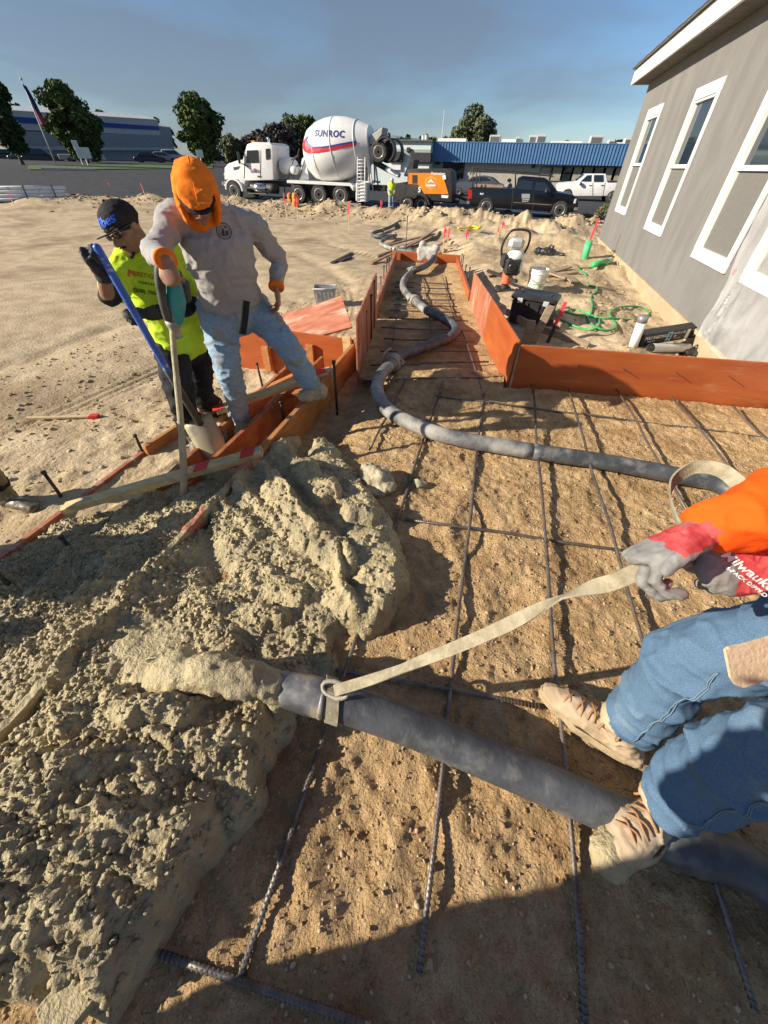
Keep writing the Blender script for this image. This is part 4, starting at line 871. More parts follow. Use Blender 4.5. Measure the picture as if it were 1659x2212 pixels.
# shovel
sv=thing('shovel','blue handled shovel with a concrete smeared blade stuck in the forms','shovel',P(452,990,-.28)); bs=sv.location
t0,t1,t2=PD(210,535,2.5)-bs,PD(362,800,2.46)-bs,P(432,915,.0)-bs
B().tube([t0,t1],.019,12,rounded=True).obj('handle',mat('blue fibreglass',(.025,.09,.42),(.04,.12,.48),9,.4,col3=(.4,.42,.45),s3=20,lo3=.62,hi3=.66),sv,True); B().tube([t1-(t1-t0)*.02,lerp(t1,t2,.5),t2],[.021,.023,.025],12).obj('ferrule',m_tool,sv,True)
q0,q1=P(424,905,.02)-bs,P(470,985,-.24)-bs; ax_=(q1-q0).normalized(); xx_=Vector((.8,.6,0)); xx_=(xx_-ax_*xx_.dot(ax_)).normalized(); nn=ax_.cross(xx_); L=(q1-q0).length; vv=[];ff=[]
rows_=9; cols=7
for i in range(rows_):
    t=i/(rows_-1); wd=.105*(1-.35*max(0,t-.6)**1.3/.3) if t>.6 else .105
    for j in range(cols):
        s=(j/(cols-1)-.5)*2; vv.append(q0+ax_*(t*L)+xx_*s*wd-nn*(.03*s*s)+nn*.012*math.sin(t*3))
for i in range(rows_-1):
    for j in range(cols-1): ff.append((i*cols+j,i*cols+j+1,(i+1)*cols+j+1,(i+1)*cols+j))
o=raw('blade',vv,ff,mat('smeared blade',(.36,.32,.2),(.42,.37,.24),8,.45,col3=(.2,.19,.15),s3=4,lo3=.5,hi3=.6),sv,True); md=o.modifiers.new('t','SOLIDIFY'); md.thickness=.004
B().tube([q0+xx_*.1-nn*.03,q0+xx_*.05,q0-xx_*.05,q0-xx_*.1-nn*.03],.006,8,rounded=True).obj('foot_step',m_steel,sv,True)
# ---------------------------------------------------------------- worker at the right pulling the strap
C0=dict(head=Vector((.72,.66,1.62)),neck=Vector((.84,.62,1.42)),pel=Vector((.93,.56,.93)),sr=Vector((.80,.83,1.36)),sl=Vector((.86,.42,1.36)),er=P(1775,1050,1.13),wr=P(1527,1146,1.02),el=Vector((.90,.50,1.08)),wl=P(1672,1235,.96),
 hr=Vector((.90,.67,.88)),hl=Vector((.92,.46,.88)),kr=P(1478,1435,.52),ar=P(1338,1562,.15),kl=P(1618,1640,.5),al=P(1425,1728,.17))
base=Vector((.68,.54,0)); J=sub(C0,base)
pc=thing('person','worker in orange sleeves, blue jeans and tan boots hauling on a strap','person',base)
Mh=headM(J['head'],Vector((-.9,-.1,-.5)),UP); fw=(J['sl']-J['sr']).cross(UP).normalized()
bo=body(J,Mh,pc,{'r':None,'l':None}); face_parts(Mh,bo)
b=B(); torso(b,J,.035,-.12,w=1.05); sleeve(b,J['sr'],J['er'],J['wr'],(.075,.066,.05)); sleeve(b,J['sl'],J['el'],J['wl']+Vector((.06,0,.01)),(.075,.066,.048)); organic('orange_shirt',b,m_orr,pc,.008,4,folds(.012,7,14))
pel=J['pel']; b=B(); b.tube([pel+UP*.08,pel,pel-UP*.09],[(.18,.132),(.18,.135),(.155,.12)],18,up=fw,rounded=True)
leg(b,J['hr'],J['kr'],J['ar']+Vector((.015,0,.06)),(.1,.082,.068)); leg(b,J['hl'],J['kl'],J['al']+Vector((.015,0,.06)),(.105,.09,.074))
jc=organic('jeans',b,m_jean2,pc,.0065,4,folds(.014,7,15,.0015))
# outseams
bv=BVHTree.FromPolygons([q.co for q in jc.data.vertices],[tuple(p.vertices) for p in jc.data.polygons])
def on_surf(p): h=bv.find_nearest(p); return h[0]+h[1]*.002
m_sm=mat('denim seam',(.13,.19,.26),rough=.9)
for h,k_,a,n_ in ((J['hr'],J['kr'],J['ar'],Vector((-.2,-1,.1))),(J['hl'],J['kl'],J['al'],Vector((-.2,-1,.1)))):
    for off in (0,.005):
        q=[on_surf(lerp(k_,a,t)+n_*.1+Vector((off,0,0))) for t in np.linspace(-.3,.8,22)]; B().tube(q,.0014,6).obj('outseam',m_sm,jc,True)
low_boot(pc,J['ar'],P(1166,1492,.03)-base,P(1368,1648,.015)-base,label='tan boot planted flat beside the rebar',cuff=.02)
low_boot(pc,J['al']+Vector((0,0,.02)),P(1308,1858,.08)-base,P(1462,1752,.06)-base,label='tan boot with wet concrete on its toe',w=1.12,cuff=.0)
tp=P(1318,1850,.10)-base; b=B(); b.ball(tp,(.055,.05,.035)); b.ball(tp+Vector((.02,.02,.0)),(.055,.05,.035)); organic('concrete_on_toe',b,m_conc,pc,.006,3,lambda co,no:.004*fbm3(co*60,3,3))
# tool pouch of suede
q=[Vector((0,0,CAMH))+ray(*k_)*.72-base for k_ in ((1562,1402),(1574,1462),(1584,1477),(1600,1482),(1640,1470),(1720,1440),(1720,1350),(1650,1376),(1600,1390),(1570,1396))]; nn=(q[1]-q[0]).cross(q[3]-q[0]).normalized(); B().prism(q,nn*.006).obj('suede_pouch',mat('suede',(.46,.36,.23),(.52,.42,.28),9,.95,bump=.4,bscale=90,col3=(.3,.22,.13),s3=6,lo3=.62,hi3=.7),pc)
# gloves: red knit back, grey dipped fingers
m_gr=mat('red knit glove',(.40,.03,.035),(.5,.07,.07),26,.9,bump=.4,bscale=170,bdist=.003,col3=(.25,.2,.17),s3=11,lo3=.58,hi3=.7); m_gg=mat('grey dipped glove',(.16,.155,.15),(.24,.235,.22),9,.7,bump=.35,bscale=70,bdist=.003,col3=(.3,.28,.25),s3=14,lo3=.6,hi3=.68)
def glove(w,F,Nn,side,curl,label,s=1.18,thumb=(40,25),fore=None):
    w,F,Nn=Vector(w),Vector(F).normalized(),Vector(Nn); Nn=(Nn-F*Nn.dot(F)).normalized()
    b=B(); hand(b,w,F,Nn,side,curl,s,thumb,2)
    fo=(-F if fore is None else Vector(fore).normalized()); b.tube([w+fo*.05,w,w+F*.03],[(.042,.036),(.036,.03),(.04,.026)],14,up=Nn,rounded=True)
    o=organic('glove',b,[m_gg,m_gr],pc,.003,2,folds(.003,24,4,.0008),label)
    co=np.empty(len(o.data.polygons)*3); o.data.polygons.foreach_get('center',co); co=co.reshape(-1,3); no=np.empty(len(o.data.polygons)*3); o.data.polygons.foreach_get('normal',no); no=no.reshape(-1,3)
    t=(co-np.array(w))@np.array(F); h=no@np.array(Nn); red=((t<.082+.008*vn3(co*60,2))&(h>.05+.15*vn3(co*40,1)))|(t<.004)
    o.data.polygons.foreach_set('material_index',red.astype(np.int32)); return o
wR=J['wr']; kR=P(1418,1188,.985)-base; gR=glove(wR+(kR-wR).normalized()*.015,kR-wR,Vector((-.25,.7,.75)),-1,(50,70,50),'red and grey glove gripping the strap ahead of the other hand',1.15,(28,30),J['er']-J['wr'])
wL=J['wl']; kL=P(1560,1222,.965)-base; gL=glove(wL,kL-wL,Vector((-.55,-.65,.55)),1,(70,75,50),'red glove with white lettering holding the strap end',1.2,(30,25))
vd=(Vector((0,0,CAMH))-P(1615,1230,.95)).normalized(); x=(P(1640,1262,.95)-P(1590,1225,.95)).normalized(); y=vd.cross(x).normalized(); M4=Matrix((y.cross(vd),y,vd)).transposed().to_4x4(); M4.translation=P(1622,1238,.96)-base
m_wht=mat('white print',(.75,.72,.7),rough=.8)
text_on('glove_lettering','Milwaukee',.022,M4,m_wht,gL,.0005,.2,target=gL,off=.0015)
M4b=M4.copy(); M4b.translation=P(1612,1256,.96)-base; text_on('glove_lettering','6-PACK DIPPED',.0095,M4b,m_wht,gL,.0003,.1,target=gL,off=.0015)
# ---------------------------------------------------------------- strap
m_strap=mat('dirty webbing',(.25,.215,.145),(.36,.315,.225),30,.95,bump=.6,bscale=90,bdist=.004,spec=.15,col3=(.30,.26,.19),s3=8,lo3=.55,hi3=.65)
def ribbon(b,pts,w,th,ups,sub=8):
    c=spline(pts,sub); n=len(c); us=[]
    for i in range(n):
        t=i/(n-1)*(len(ups)-1); j=min(int(t),len(ups)-2); us.append(Vector(ups[j]).lerp(Vector(ups[j+1]),t-j))
    v=[];f=[]
    for i in range(n):
        tg=(c[min(i+1,n-1)]-c[max(i-1,0)]).normalized(); s=tg.cross(us[i]).normalized(); nn=s.cross(tg); e=.0015*math.sin(i*1.7)
        v+=[c[i]+s*w/2+nn*th/2,c[i]-s*w/2+nn*th/2,c[i]-s*w/2-nn*th/2,c[i]+s*w/2-nn*th/2]
    for i in range(n-1):
        for k in range(4): f.append((4*i+k,4*i+(k+1)%4,4*i+4+(k+1)%4,4*i+4+k))
    f+=[(0,3,2,1),(4*n-4,4*n-3,4*n-2,4*n-1)]; b.add(v,f)
st=thing('tow_strap','long dirty grey webbing strap choked round the hose and pulled by gloved hands','strap',P(715,1490,.25)); bs=st.location
b=B(); ribbon(b,[P(722,1492,.275)-bs,P(820,1462,.36)-bs,P(960,1408,.5)-bs,P(1090,1352,.65)-bs,P(1220,1288,.81)-bs,P(1320,1258,.9)-bs,P(1405,1225,.965)-bs,P(1500,1205,.965)-bs,P(1580,1215,.955)-bs],.031,.004,[(0,-.4,.9),(.3,.3,.8),(-.2,-.7,.6),(0,.4,.9),(-.3,-.9,.3),(-.2,-.5,.8),(0,-.3,.9)]); b.obj('webbing',m_strap,st)
b=B(); c=P(702,1530,z+.13); ax2=(mouth[0]-P(900,1575,z+.085)).normalized(); q=[]
e1=ax2.cross(UP).normalized(); e2=e1.cross(ax2)
cc=P(716,1512,z+.128)
for i in range(17):
    a=2*PI*i/16; q.append(cc+(e1*math.cos(a)+e2*math.sin(a))*(HR+.004)+ax2*.02*math.cos(a)-bs)
v=[];f=[]
for i,p in enumerate(q[:16]):
    n_=(p+bs-cc); n_=(n_-ax2*n_.dot(ax2)).normalized(); v+=[p+ax2*.02,p-ax2*.02,p-ax2*.02+n_*.004,p+ax2*.02+n_*.004]
for i in range(16):
    for k in range(4): f.append((4*i+k,4*i+(k+1)%4,4*((i+1)%16)+(k+1)%4,4*((i+1)%16)+k))
b.add(v,f); b.obj('choke_loop',m_strap,st)
rgp=[]; rc=P(724,1490,.262)-bs
for i in range(14):
    a=2*PI*i/14; rgp.append(rc+Vector((.042*math.cos(a),.018*math.sin(a),.012*math.sin(a))))
B().tube(rgp,.007,8,closed=True).obj('ring',m_clamp,st,True)
b=B(); ribbon(b,[P(1500,1200,.97)-bs,P(1470,1140,.98)-bs,P(1448,1080,.97)-bs,P(1455,1040,.97)-bs,P(1500,1010,1.0)-bs,P(1555,1015,1.02)-bs,P(1600,1050,1.02)-bs,P(1640,1100,1.0)-bs],.032,.004,[(1,.2,.5),(1,-.2,.6),(1,0,.4),(.6,-.6,.5),(0,-1,.4),(-.3,-1,.4),(-.8,-.5,.4)]); b.obj('slack_loop',m_strap,st)
rc=P(1545,1185,.985)-bs; rgp=[rc+Vector((.05*math.cos(a),.014*math.sin(a),.022*math.sin(a))) for a in [2*PI*i/14 for i in range(14)]]
B().tube(rgp,.006,8,closed=True).obj('steel_hook_ring',m_endst,st,True)
# ---------------------------------------------------------------- worker at the dirt edge (only a boot is in the picture) and the photographer
def simple_person(J,base,label,top_m,leg_m,boots,hands=True,headd=None,extra=None,bootm=None):
    J=sub(J,base); o=thing('person',label,'person',base); M=headM(J['head'],headd,UP); fw=(J['sl']-J['sr']).cross(UP).normalized()
    hd=lambda s:(J['w'+s]-J['e'+s],fw.cross(J['w'+s]-J['e'+s]),1,(50,60,40))
    bo=body(J,M,o,{'r':hd('r'),'l':hd('l')}); face_parts(M,bo)
    b=B(); torso(b,J,.03,-.14,w=1.03); sleeve(b,J['sr'],J['er'],J['wr']); sleeve(b,J['sl'],J['el'],J['wl']); organic('shirt',b,top_m,o,.012,3,folds(.01,6,3))
    pel=J['pel']; b=B(); b.tube([pel+UP*.06,pel,pel-UP*.09],[(.178,.13),(.178,.135),(.15,.12)],18,up=fw,rounded=True)
    for s in 'rl': leg(b,J['h'+s],J['k'+s],J['a'+s]+UP*.1)
    organic('trousers',b,leg_m,o,.011,4,folds(.011,7,5))
    for s,f in zip('rl',boots):
        a=J['a'+s]; f=Vector(f).normalized(); b=B(); limb(b,[a+UP*.22,a+UP*.1,a,a-UP*.05],[.075,.068,.058,.058]); b.tube([a-UP*.06-f*.05,a-UP*.065+f*.09,a-UP*.075+f*.2],[(.045,.045),(.048,.042),(.042,.03)],14,up=UP,rounded=True); bt=organic('rubber_boot',b,bootm or m_rubg,o,.007,4,folds(.003,9,4))
        n=20; pts=[a-UP*.11+f*(.075+math.cos(2*PI*i/n)*.155)+f.cross(UP)*math.sin(2*PI*i/n)*.05 for i in range(n)]; B().prism(pts,UP*.025).obj('sole',m_sole,bt)
    return o,J,M
E0=dict(head=Vector((-2.75,.52,1.1)),neck=Vector((-2.9,.58,.98)),pel=Vector((-3.2,.72,.52)),sr=Vector((-2.92,.40,.93)),sl=Vector((-2.92,.80,.93)),er=Vector((-2.75,.36,.7)),wr=Vector((-2.62,.5,.5)),el=Vector((-2.72,.82,.68)),wl=Vector((-2.6,.7,.46)),
 hr=Vector((-3.2,.62,.48)),hl=Vector((-3.2,.84,.48)),kr=Vector((-2.95,.5,.1)),ar=Vector((-3.05,.35,-.24)),kl=Vector((-2.98,.98,.1)),al=P(6,1066,-.24))
simple_person(E0,Vector((-3,.7,-.35)),'worker in olive rubber boots standing at the dirt edge of the step forms',m_grey,m_black,((1,-.1,0),(1,.03,0)),headd=Vector((.8,-.1,-.6)))
E1={k_:Vector((v.x-.7,v.y-.85,v.z+.02)) for k_,v in E0.items()}
simple_person(E1,Vector((-3.7,-.15,-.35)),'worker bending over the lowest plank, shading the pour',m_hiviz,m_jean2,((1,-.1,0),(1,.2,0)),headd=Vector((.8,.2,-.6)))
px_,py_=-1.0,-.72
H0=dict(head=(px_+.12,py_+.12,1.66),neck=(px_+.05,py_+.06,1.5),pel=(px_,py_,.95),sr=(px_+.22,py_+.0,1.43),sl=(px_-.16,py_+.1,1.43),er=(px_+.34,py_+.16,1.2),wr=(px_+.44,py_+.36,1.42),el=(px_+.02,py_+.28,1.2),wl=(px_+.22,py_+.42,1.42),
 hr=(px_+.1,py_-.03,.92),hl=(px_-.1,py_+.03,.92),kr=(px_+.13,py_,.5),ar=(px_+.12,py_-.03,.12),kl=(px_-.1,py_+.06,.5),al=(px_-.13,py_+.03,.12))
H0={k_:Vector(v) for k_,v in H0.items()}
simple_person(H0,Vector((px_,py_,0)),'person taking the photograph, standing at the edge of the wet concrete',m_black,m_jean2,((1,.3,0),(.9,.5,0)),headd=Vector((.2,1,-.3)))
# ================================================================ house at the right
m_stuc=mat('grey stucco',(.18,.174,.166),(.212,.205,.195),3,.95,bump=.6,bscale=45,bdist=.012,stretch=(1,1,.35),spec=.1,col3=(.165,.16,.152),s3=.8,lo3=.5,hi3=.7)
m_white=mat('white trim',(.72,.71,.68),(.66,.65,.62),3,.6,bump=.1,bscale=30)
m_vinyl=mat('white vinyl',(.74,.73,.7),rough=.45)
m_pane=mat('window glass',(.02,.03,.04),rough=.04,spec=.8)
m_screen=mat('insect screen',(.17,.165,.15),(.14,.135,.125),60,.8,spec=.3)
m_found=mat('foundation concrete',(.46,.36,.23),(.39,.3,.19),3,.95,bump=.4,bscale=30)
WX,WY0,WY1,WZT=2.5,1.2,13.72,3.2
hs_=thing('house','grey stucco house wall with white framed windows and white fascia','house',(WX,WY1,-.3)); hb=hs_.location
def hp_(x,y,z): return Vector((x,y,z))-hb
wins=[(12.68,11.5,.72,2.64),(9.55,8.42,.66,2.62),(6.80,5.68,.62,2.62),(5.28,4.15,.62,2.62)]
# wall strips around openings
b=B(); edges=sorted([WY0,WY1]+[v for w in wins for v in w[:2]])
def wbox(y0,y1,z0,z1): b.box(hp_(WX+.09,(y0+y1)/2,(z0+z1)/2),(.18,y1-y0,z1-z0))
for i in range(len(edges)-1):
    y0,y1=edges[i],edges[i+1]; w=[q for q in wins if abs(q[1]-y0)<1e-6 and abs(q[0]-y1)<1e-6]
    if w: wbox(y0,y1,-.03,w[0][2]); wbox(y0,y1,w[0][3],WZT)
    else: wbox(y0,y1,-.03,WZT)
b.box(hp_(WX+2.6,WY1-.09,1.58),(4.8,.18,3.22)); b.obj('wall',m_stuc,hs_)
b=B().box(hp_(WX+.13,(WY0+WY1)/2,-.28),(.22,WY1-WY0-.02,.5)); b.box(hp_(WX+2.6,WY1-.12,-.28),(4.7,.2,.5)); b.obj('foundation',m_found,hs_)
b=B().box(hp_(WX+.0,(WY0+WY1)/2+1.2,-.035),(.05,WY1-WY0-2.4,.05)); b.obj('sill_strip',mat('tan strip',(.45,.36,.23),(.38,.3,.19),5,.9),hs_)
for i in range(34): pass
b=B().box(hp_(2.17,(WY0+WY1)/2+.05,3.33),(.04,WY1-WY0+.5,.26)); b.box(hp_(4.5,WY1+.3,3.33),(4.62,.04,.26)); b.obj('fascia',m_white,hs_)
b=B().box(hp_(2.35,(WY0+WY1)/2+.05,3.215),(.34,WY1-WY0+.44,.02)); b.box(hp_(4.6,WY1+.14,3.214),(4.2,.3,.02)); b.obj('soffit',mat('soffit board',(.14,.13,.12),(.1,.095,.09),4,.8),hs_)
rf=B(); 
rf.prism([hp_(2.1,WY0-.3,3.46),hp_(2.1,WY1+.36,3.46),hp_(5,WY1+.36,4.35),hp_(5,WY0-.3,4.35)],(0,0,.03)); ro=rf.obj('roof',mat('shingle',(.09,.085,.08),(.13,.12,.11),12,.95,bump=.5,bscale=40),hs_)
sb=None
for i in range(52):
    y=WY1+.3-i*.245
    if sb is None: sb=B().box((0,0,0),(.16,.235,.012)).obj('shingle',MATS['shingle'],ro); s_=sb
    else: s_=sb.copy(); COL.objects.link(s_); s_.parent=ro
    s_.location=hp_(2.165,y-.12,3.515+.004*(i%3)); s_.rotation_euler=(0,-.3,0)
for wi,(y1,y0,z0,z1) in enumerate(wins):
    yc,zc=(y0+y1)/2,(z0+z1)/2; zm=z0+(z1-z0)*.49; t=.085
    wo=B(); X0=WX-.016
    wo.box(hp_(X0,yc,z1-t*.9),(.03,y1-y0,t*1.8),bev=.004); wo.box(hp_(X0,yc,z0+t*.6),(.03,y1-y0,t*1.2),bev=.004)
    for yy in (y0+t/2,y1-t/2): wo.box(hp_(X0-.002,yy,(z0+z1)/2-t*.3),(.03,t,(z1-z0)-t*3.02),bev=.004)
    w_=wo.obj('window',m_white,hs_)
    iy0,iy1,iz0,iz1=y0+t,y1-t,z0+t*1.2,z1-t*1.8
    fr=B(); f=.035
    for yy in (iy0+f/2,iy1-f/2): fr.box(hp_(WX+.02,yy,(iz0+iz1)/2),(.07,f,iz1-iz0))
    for zz,h_ in ((iz0+f/2,f),(iz1-f/2,f),(zm,.05)): fr.box(hp_(WX+.021,(iy0+iy1)/2,zz),(.066,iy1-iy0-2*f-.002,h_))
    fr.obj('sash',m_vinyl,w_)
    B().box(hp_(WX+.04,(iy0+iy1)/2,(zm+.025+iz1-f)/2),(.006,iy1-iy0-2*f-.004,iz1-f-zm-.028)).obj('upper_pane',m_pane,w_)
    B().box(hp_(WX+.03,(iy0+iy1)/2,(zm-.025+iz0+f)/2),(.006,iy1-iy0-2*f-.004,zm-.028-iz0-f)).obj('lower_screen',m_screen,w_)
# plastic film over the nearest window
film=bpy.data.materials.new('poly film'); film.use_nodes=True; ft=film.node_tree; bb=ft.nodes['Principled BSDF']; bb.inputs['Base Color'].default_value=(.8,.8,.8,1); bb.inputs['Roughness'].default_value=.25
tr=ft.nodes.new('ShaderNodeBsdfTransparent'); mxs=ft.nodes.new('ShaderNodeMixShader'); nzf=ft.nodes.new('ShaderNodeTexNoise'); nzf.inputs['Scale'].default_value=3; nzf.inputs['Detail'].default_value=6
rpf=ft.nodes.new('ShaderNodeMapRange'); rpf.inputs['From Min'].default_value=.35; rpf.inputs['From Max'].default_value=.7; rpf.inputs['To Min'].default_value=.16; rpf.inputs['To Max'].default_value=.42
ft.links.new(nzf.outputs[0],rpf.inputs[0]); ft.links.new(rpf.outputs[0],mxs.inputs[0]); ft.links.new(tr.outputs[0],mxs.inputs[1]); ft.links.new(bb.outputs[0],mxs.inputs[2]); ft.links.new(mxs.outputs[0],ft.nodes['Material Output'].inputs[0])
yy,zz=np.meshgrid(np.linspace(2.0,5.46,110),np.linspace(.03,2.8,90)); yy=yy+np.where(zz<.9,-.25*(.9-zz),0)*(yy>5.2)
xx=WX-.075-.03*np.abs(fbm(yy*2.5+zz,zz*1.2-yy*.6,91,4,.55))-.05*np.exp(-((zz-.1)/.3)**2)+.04*sstep(zz,2.5,2.8)
pf=thing('plastic_sheet','clear plastic sheeting taped over the window next to the poly sheeting box','plastic sheet',(WX-.05,5.2,0)); grid_mesh('film',xx-(WX-.05),yy-5.2,zz,film,pf)
rt=thing('red_tag','small red tape tag stuck beside the plastic covered window','tag',(WX-.012,5.5,.68)); B().box((0,0,0),(.008,.035,.06),(0.1,0,.2)).obj('tape',m_red,rt)
hbb=thing('hose_bib','brass hose tap with round cover on the stucco wall','tap',PX(1328,545,WX-.01)); q=hbb.location
b=B(); b.lathe([(.055,0),(.055,.02),(.02,.03)],12,(0,0,-.06),(-1,0,0)); b.tube([(0,0,.02),(-.06,0,.03),(-.1,0,-.03)],.014,8); b.tube([(-.06,-.04,.06),(-.06,.04,.06)],.008,6); b.tube([(-.06,0,.03),(-.06,0,.06)],.007,6); b.obj('valve',mat('brass',(.3,.2,.09),(.2,.14,.08),20,.5,metal=.7),hbb,True)
pv=thing('corrugated_downspout','white corrugated drain tube with green pipe end at the house foot','pipe',PX(1318,568,WX-.12)); 
b=B(); p0,p1=PX(1320,562,WX-.1)-pv.location,P(1282,572,-.06)-pv.location; b.lathe([(.055+.006*(i%2),i*.02) for i in range(16)],12,p0,(p1-p0).normalized()); b.obj('tube',m_white,pv,True)
m_grn=mat('green pvc',(.03,.42,.12),(.05,.5,.16),6,.4); B().tube([p0+(p1-p0).normalized()*.3,p1+(p1-p0).normalized()*.0],.06,14).obj('green_end',m_grn,pv,True)
# ================================================================ vehicles
m_tyre=mat('tyre rubber',(.022,.021,.02),(.05,.045,.04),5,.85,bump=.2,bscale=30); m_rim=mat('alloy rim',(.55,.55,.56),(.42,.42,.43),6,.35,metal=.6); m_hole=mat('wheel hole',(.012,.012,.012),rough=.8)
m_blkp=mat('black car paint',(.007,.0075,.010),rough=.18,spec=.6); m_whp=mat('white car paint',(.74,.74,.73),(.66,.65,.63),2,.3,spec=.5); m_gryp=mat('grey car paint',(.11,.115,.125),rough=.25,metal=.4); m_chr=mat('chrome',(.7,.7,.72),rough=.15,metal=1)
m_trk=mat('white truck paint',(.76,.75,.73),(.68,.67,.64),1.2,.35,col3=(.55,.5,.42),s3=.8,lo3=.6,hi3=.8); m_chas=mat('chassis black',(.02,.02,.021),(.04,.038,.036),4,.6); m_carg=mat('car glass',(.015,.02,.025),rough=.05,spec=.7)
m_tail=mat('red lens',(.5,.012,.012),rough=.2); m_lamp=mat('clear lens',(.6,.6,.58),rough=.1,spec=.8); m_pumpo=mat('pump orange',(.85,.26,.012),(.8,.22,.01),2,.35); m_wtxt=mat('white lettering',(.78,.78,.77),rough=.6); m_btxt=mat('blue lettering',(.03,.045,.22),rough=.5); m_rtxt=mat('red stripe',(.6,.015,.025),rough=.4)
def wheel(root,c,r,w=.28,holes=8,face=-1,rimc=None,frac=.6):
    """wheel standing in the XZ plane, outer face towards face*Y"""
    c=Vector(c); a=Vector((0,face,0)); b=B(); b.lathe([(r*frac,-w/2),(r*.9,-w/2),(r,-w*.32),(r,w*.32),(r*.9,w/2),(r*frac,w/2)],28,c,a); t=autosmooth(b.obj('wheel',m_tyre,root))
    b=B(); b.lathe([(r*frac*1.01,w*.5),(r*frac*.98,w*.53),(r*frac*.9,w*.5),(r*frac*.86,w*.36),(r*.3,w*.30),(r*.26,w*.44),(r*.14,w*.5),(0.01,w*.5)],24,c,a,cap=False); b.m=1
    for i in range(holes):
        th=2*PI*i/holes; b.lathe([(r*.075,w*.335),(.01,w*.337)],8,c+Vector((math.cos(th),0,math.sin(th)))*r*.42,a,cap=False)
    b.obj('rim',[rimc or m_rim,m_hole],t,True); return t
def bevel(o,off=.03,seg=2,ang=25):
    bm=bmesh.new(); bm.from_mesh(o.data); bmesh.ops.remove_doubles(bm,verts=bm.verts[:],dist=1e-5); bmesh.ops.recalc_face_normals(bm,faces=bm.faces[:])
    es=[e for e in bm.edges if len(e.link_faces)==2 and e.link_faces[0].normal.angle(e.link_faces[1].normal,0)>R(ang)]
    bmesh.ops.bevel(bm,geom=es,offset=off,segments=seg,profile=.6,affect='EDGES',clamp_overlap=True); bm.to_mesh(o.data); bm.free(); return autosmooth(o,35)
def sideprism(poly,y0,y1,root,taper=0,zb=0):
    b=B().prism([Vector((x,y0,z)) for x,z in poly],(0,y1-y0,0)); yc=(y0+y1)/2
    if taper:
        for v in b.v:
            if v.z>zb: v.y=yc+(v.y-yc)*(1-taper*(v.z-zb))
    return b
def plate(poly,y,d,root,name,m,yc=None,taper=0,zb=0,hw=1):
    """thin plate following the tapered side at near (y<yc) side"""
    v=[]
    for x,z in poly:
        yy=y
        if taper and z>zb: yy=yc+(y-yc)*(1-taper*(z-zb))
        v.append(Vector((x,yy,z)))
    return B().prism(v,(0,d,0)).obj(name,m,root)
K=1.075
def T2(x,y,Y=24.5*K): v=PY(449+x*.3125,242+y*.3125,Y); return (v.x,v.z)
def T3(x,y,Y=23.2*K): v=PY(829.6+x*.3333,242+y*.3333,Y); return (v.x,v.z)
def rel(pts,o): return [(x-o.x,z-o.z) for x,z in pts]
def disc(r,n=24,x=0,z=0,a0=0,a1=2*PI): return [(x+r*math.cos(a0+(a1-a0)*i/n),z+r*math.sin(a0+(a1-a0)*i/n)) for i in range(n)]
# ---------------------------------------------------------------- mixer truck
YN=24.5*K; YC=YN+1.25; GZ=-.58
tr_=thing('mixer_truck','white concrete mixer truck with red and blue striped drum and blue lettering','truck',(T2(640,600)[0],YC,GZ)); ro=tr_.location.copy(); rz=ro
q2=lambda *p:rel([T2(*k) for k in p],ro)
def y_(v): return v-ro.y
o=bevel(sideprism(q2((240,475),(233,330),(250,262),(262,222),(300,207),(415,210),(436,225),(446,470)),y_(YN+.12),y_(YN+2.38),tr_,.03,2.2).obj('cab',m_trk,tr_),.06,2)
o=bevel(sideprism(q2((97,470),(98,385),(120,358),(180,335),(238,326),(242,480),(232,540),(200,470),(150,462)),y_(YN+.25),y_(YN+2.25),tr_).obj('hood',m_trk,tr_),.08,2)
plate(q2((262,265),(338,262),(345,350),(258,352)),y_(YN+.115),-.012,tr_,'side_window',m_carg); plate(q2((392,255),(420,250),(425,322),(396,330)),y_(YN+.115),-.012,tr_,'sleeper_window',m_carg); plate(q2((160,382),(207,374),(195,395),(165,402)),y_(YN+.245),-.012,tr_,'hood_vent',m_chas)
for p in ((246,262,242,460),(352,262,356,462)):
    plate(q2((p[0],p[1]),(p[0]+3,p[1]),(p[2]+3,p[3]),(p[2],p[3])),y_(YN+.117),-.008,tr_,'door_seam',m_chas)
plate(q2((336,440),(362,440),(362,450),(336,450)),y_(YN+.116),-.02,tr_,'door_handle',m_chas)
B().box((q2((100,438))[0][0],y_(YN+.45),q2((100,438))[0][1]),(.16,.4,.26),bev=.05).obj('headlight',m_lamp,tr_); B().box((q2((100,438))[0][0],y_(YN+2.05),q2((100,438))[0][1]),(.16,.4,.26),bev=.05).obj('headlight',m_lamp,tr_)
b=B(); b.box((q2((97,500))[0][0],y_(YC),q2((97,495))[0][1]),(.25,2.3,.3),bev=.06); b.obj('bumper',m_chr,tr_)
for yy in (YN+.32,YN+2.18):
    c=q2((175,538))[0]; b=B()
    for i in range(13):
        a0=R(15+150*i/13); a1=R(15+150*(i+1)/13)
    arc=[(c[0]+.66*math.cos(R(-5+185*i/16)),c[1]+.62*math.sin(R(-5+185*i/16))) for i in range(17)]+[(c[0]+.56*math.cos(R(180-185*i/16)),c[1]+.53*math.sin(R(180-185*i/16))) for i in range(17)]
    B().prism([Vector((x,y_(yy)-.24,z)) for x,z in arc],(0,.48,0)).obj('fender',m_trk,tr_)
for (cx,cy,rr,rc) in ((175,538,.52,None),(622,558,.5,m_rim),(765,580,.53,None),(915,595,.53,None)):
    x=q2((cx,cy))[0][0]
    for yy,fc in ((YN+.22,-1),(YN+2.28,1)): wheel(tr_,(x,y_(yy),rr),rr,.34,10,fc,rc)
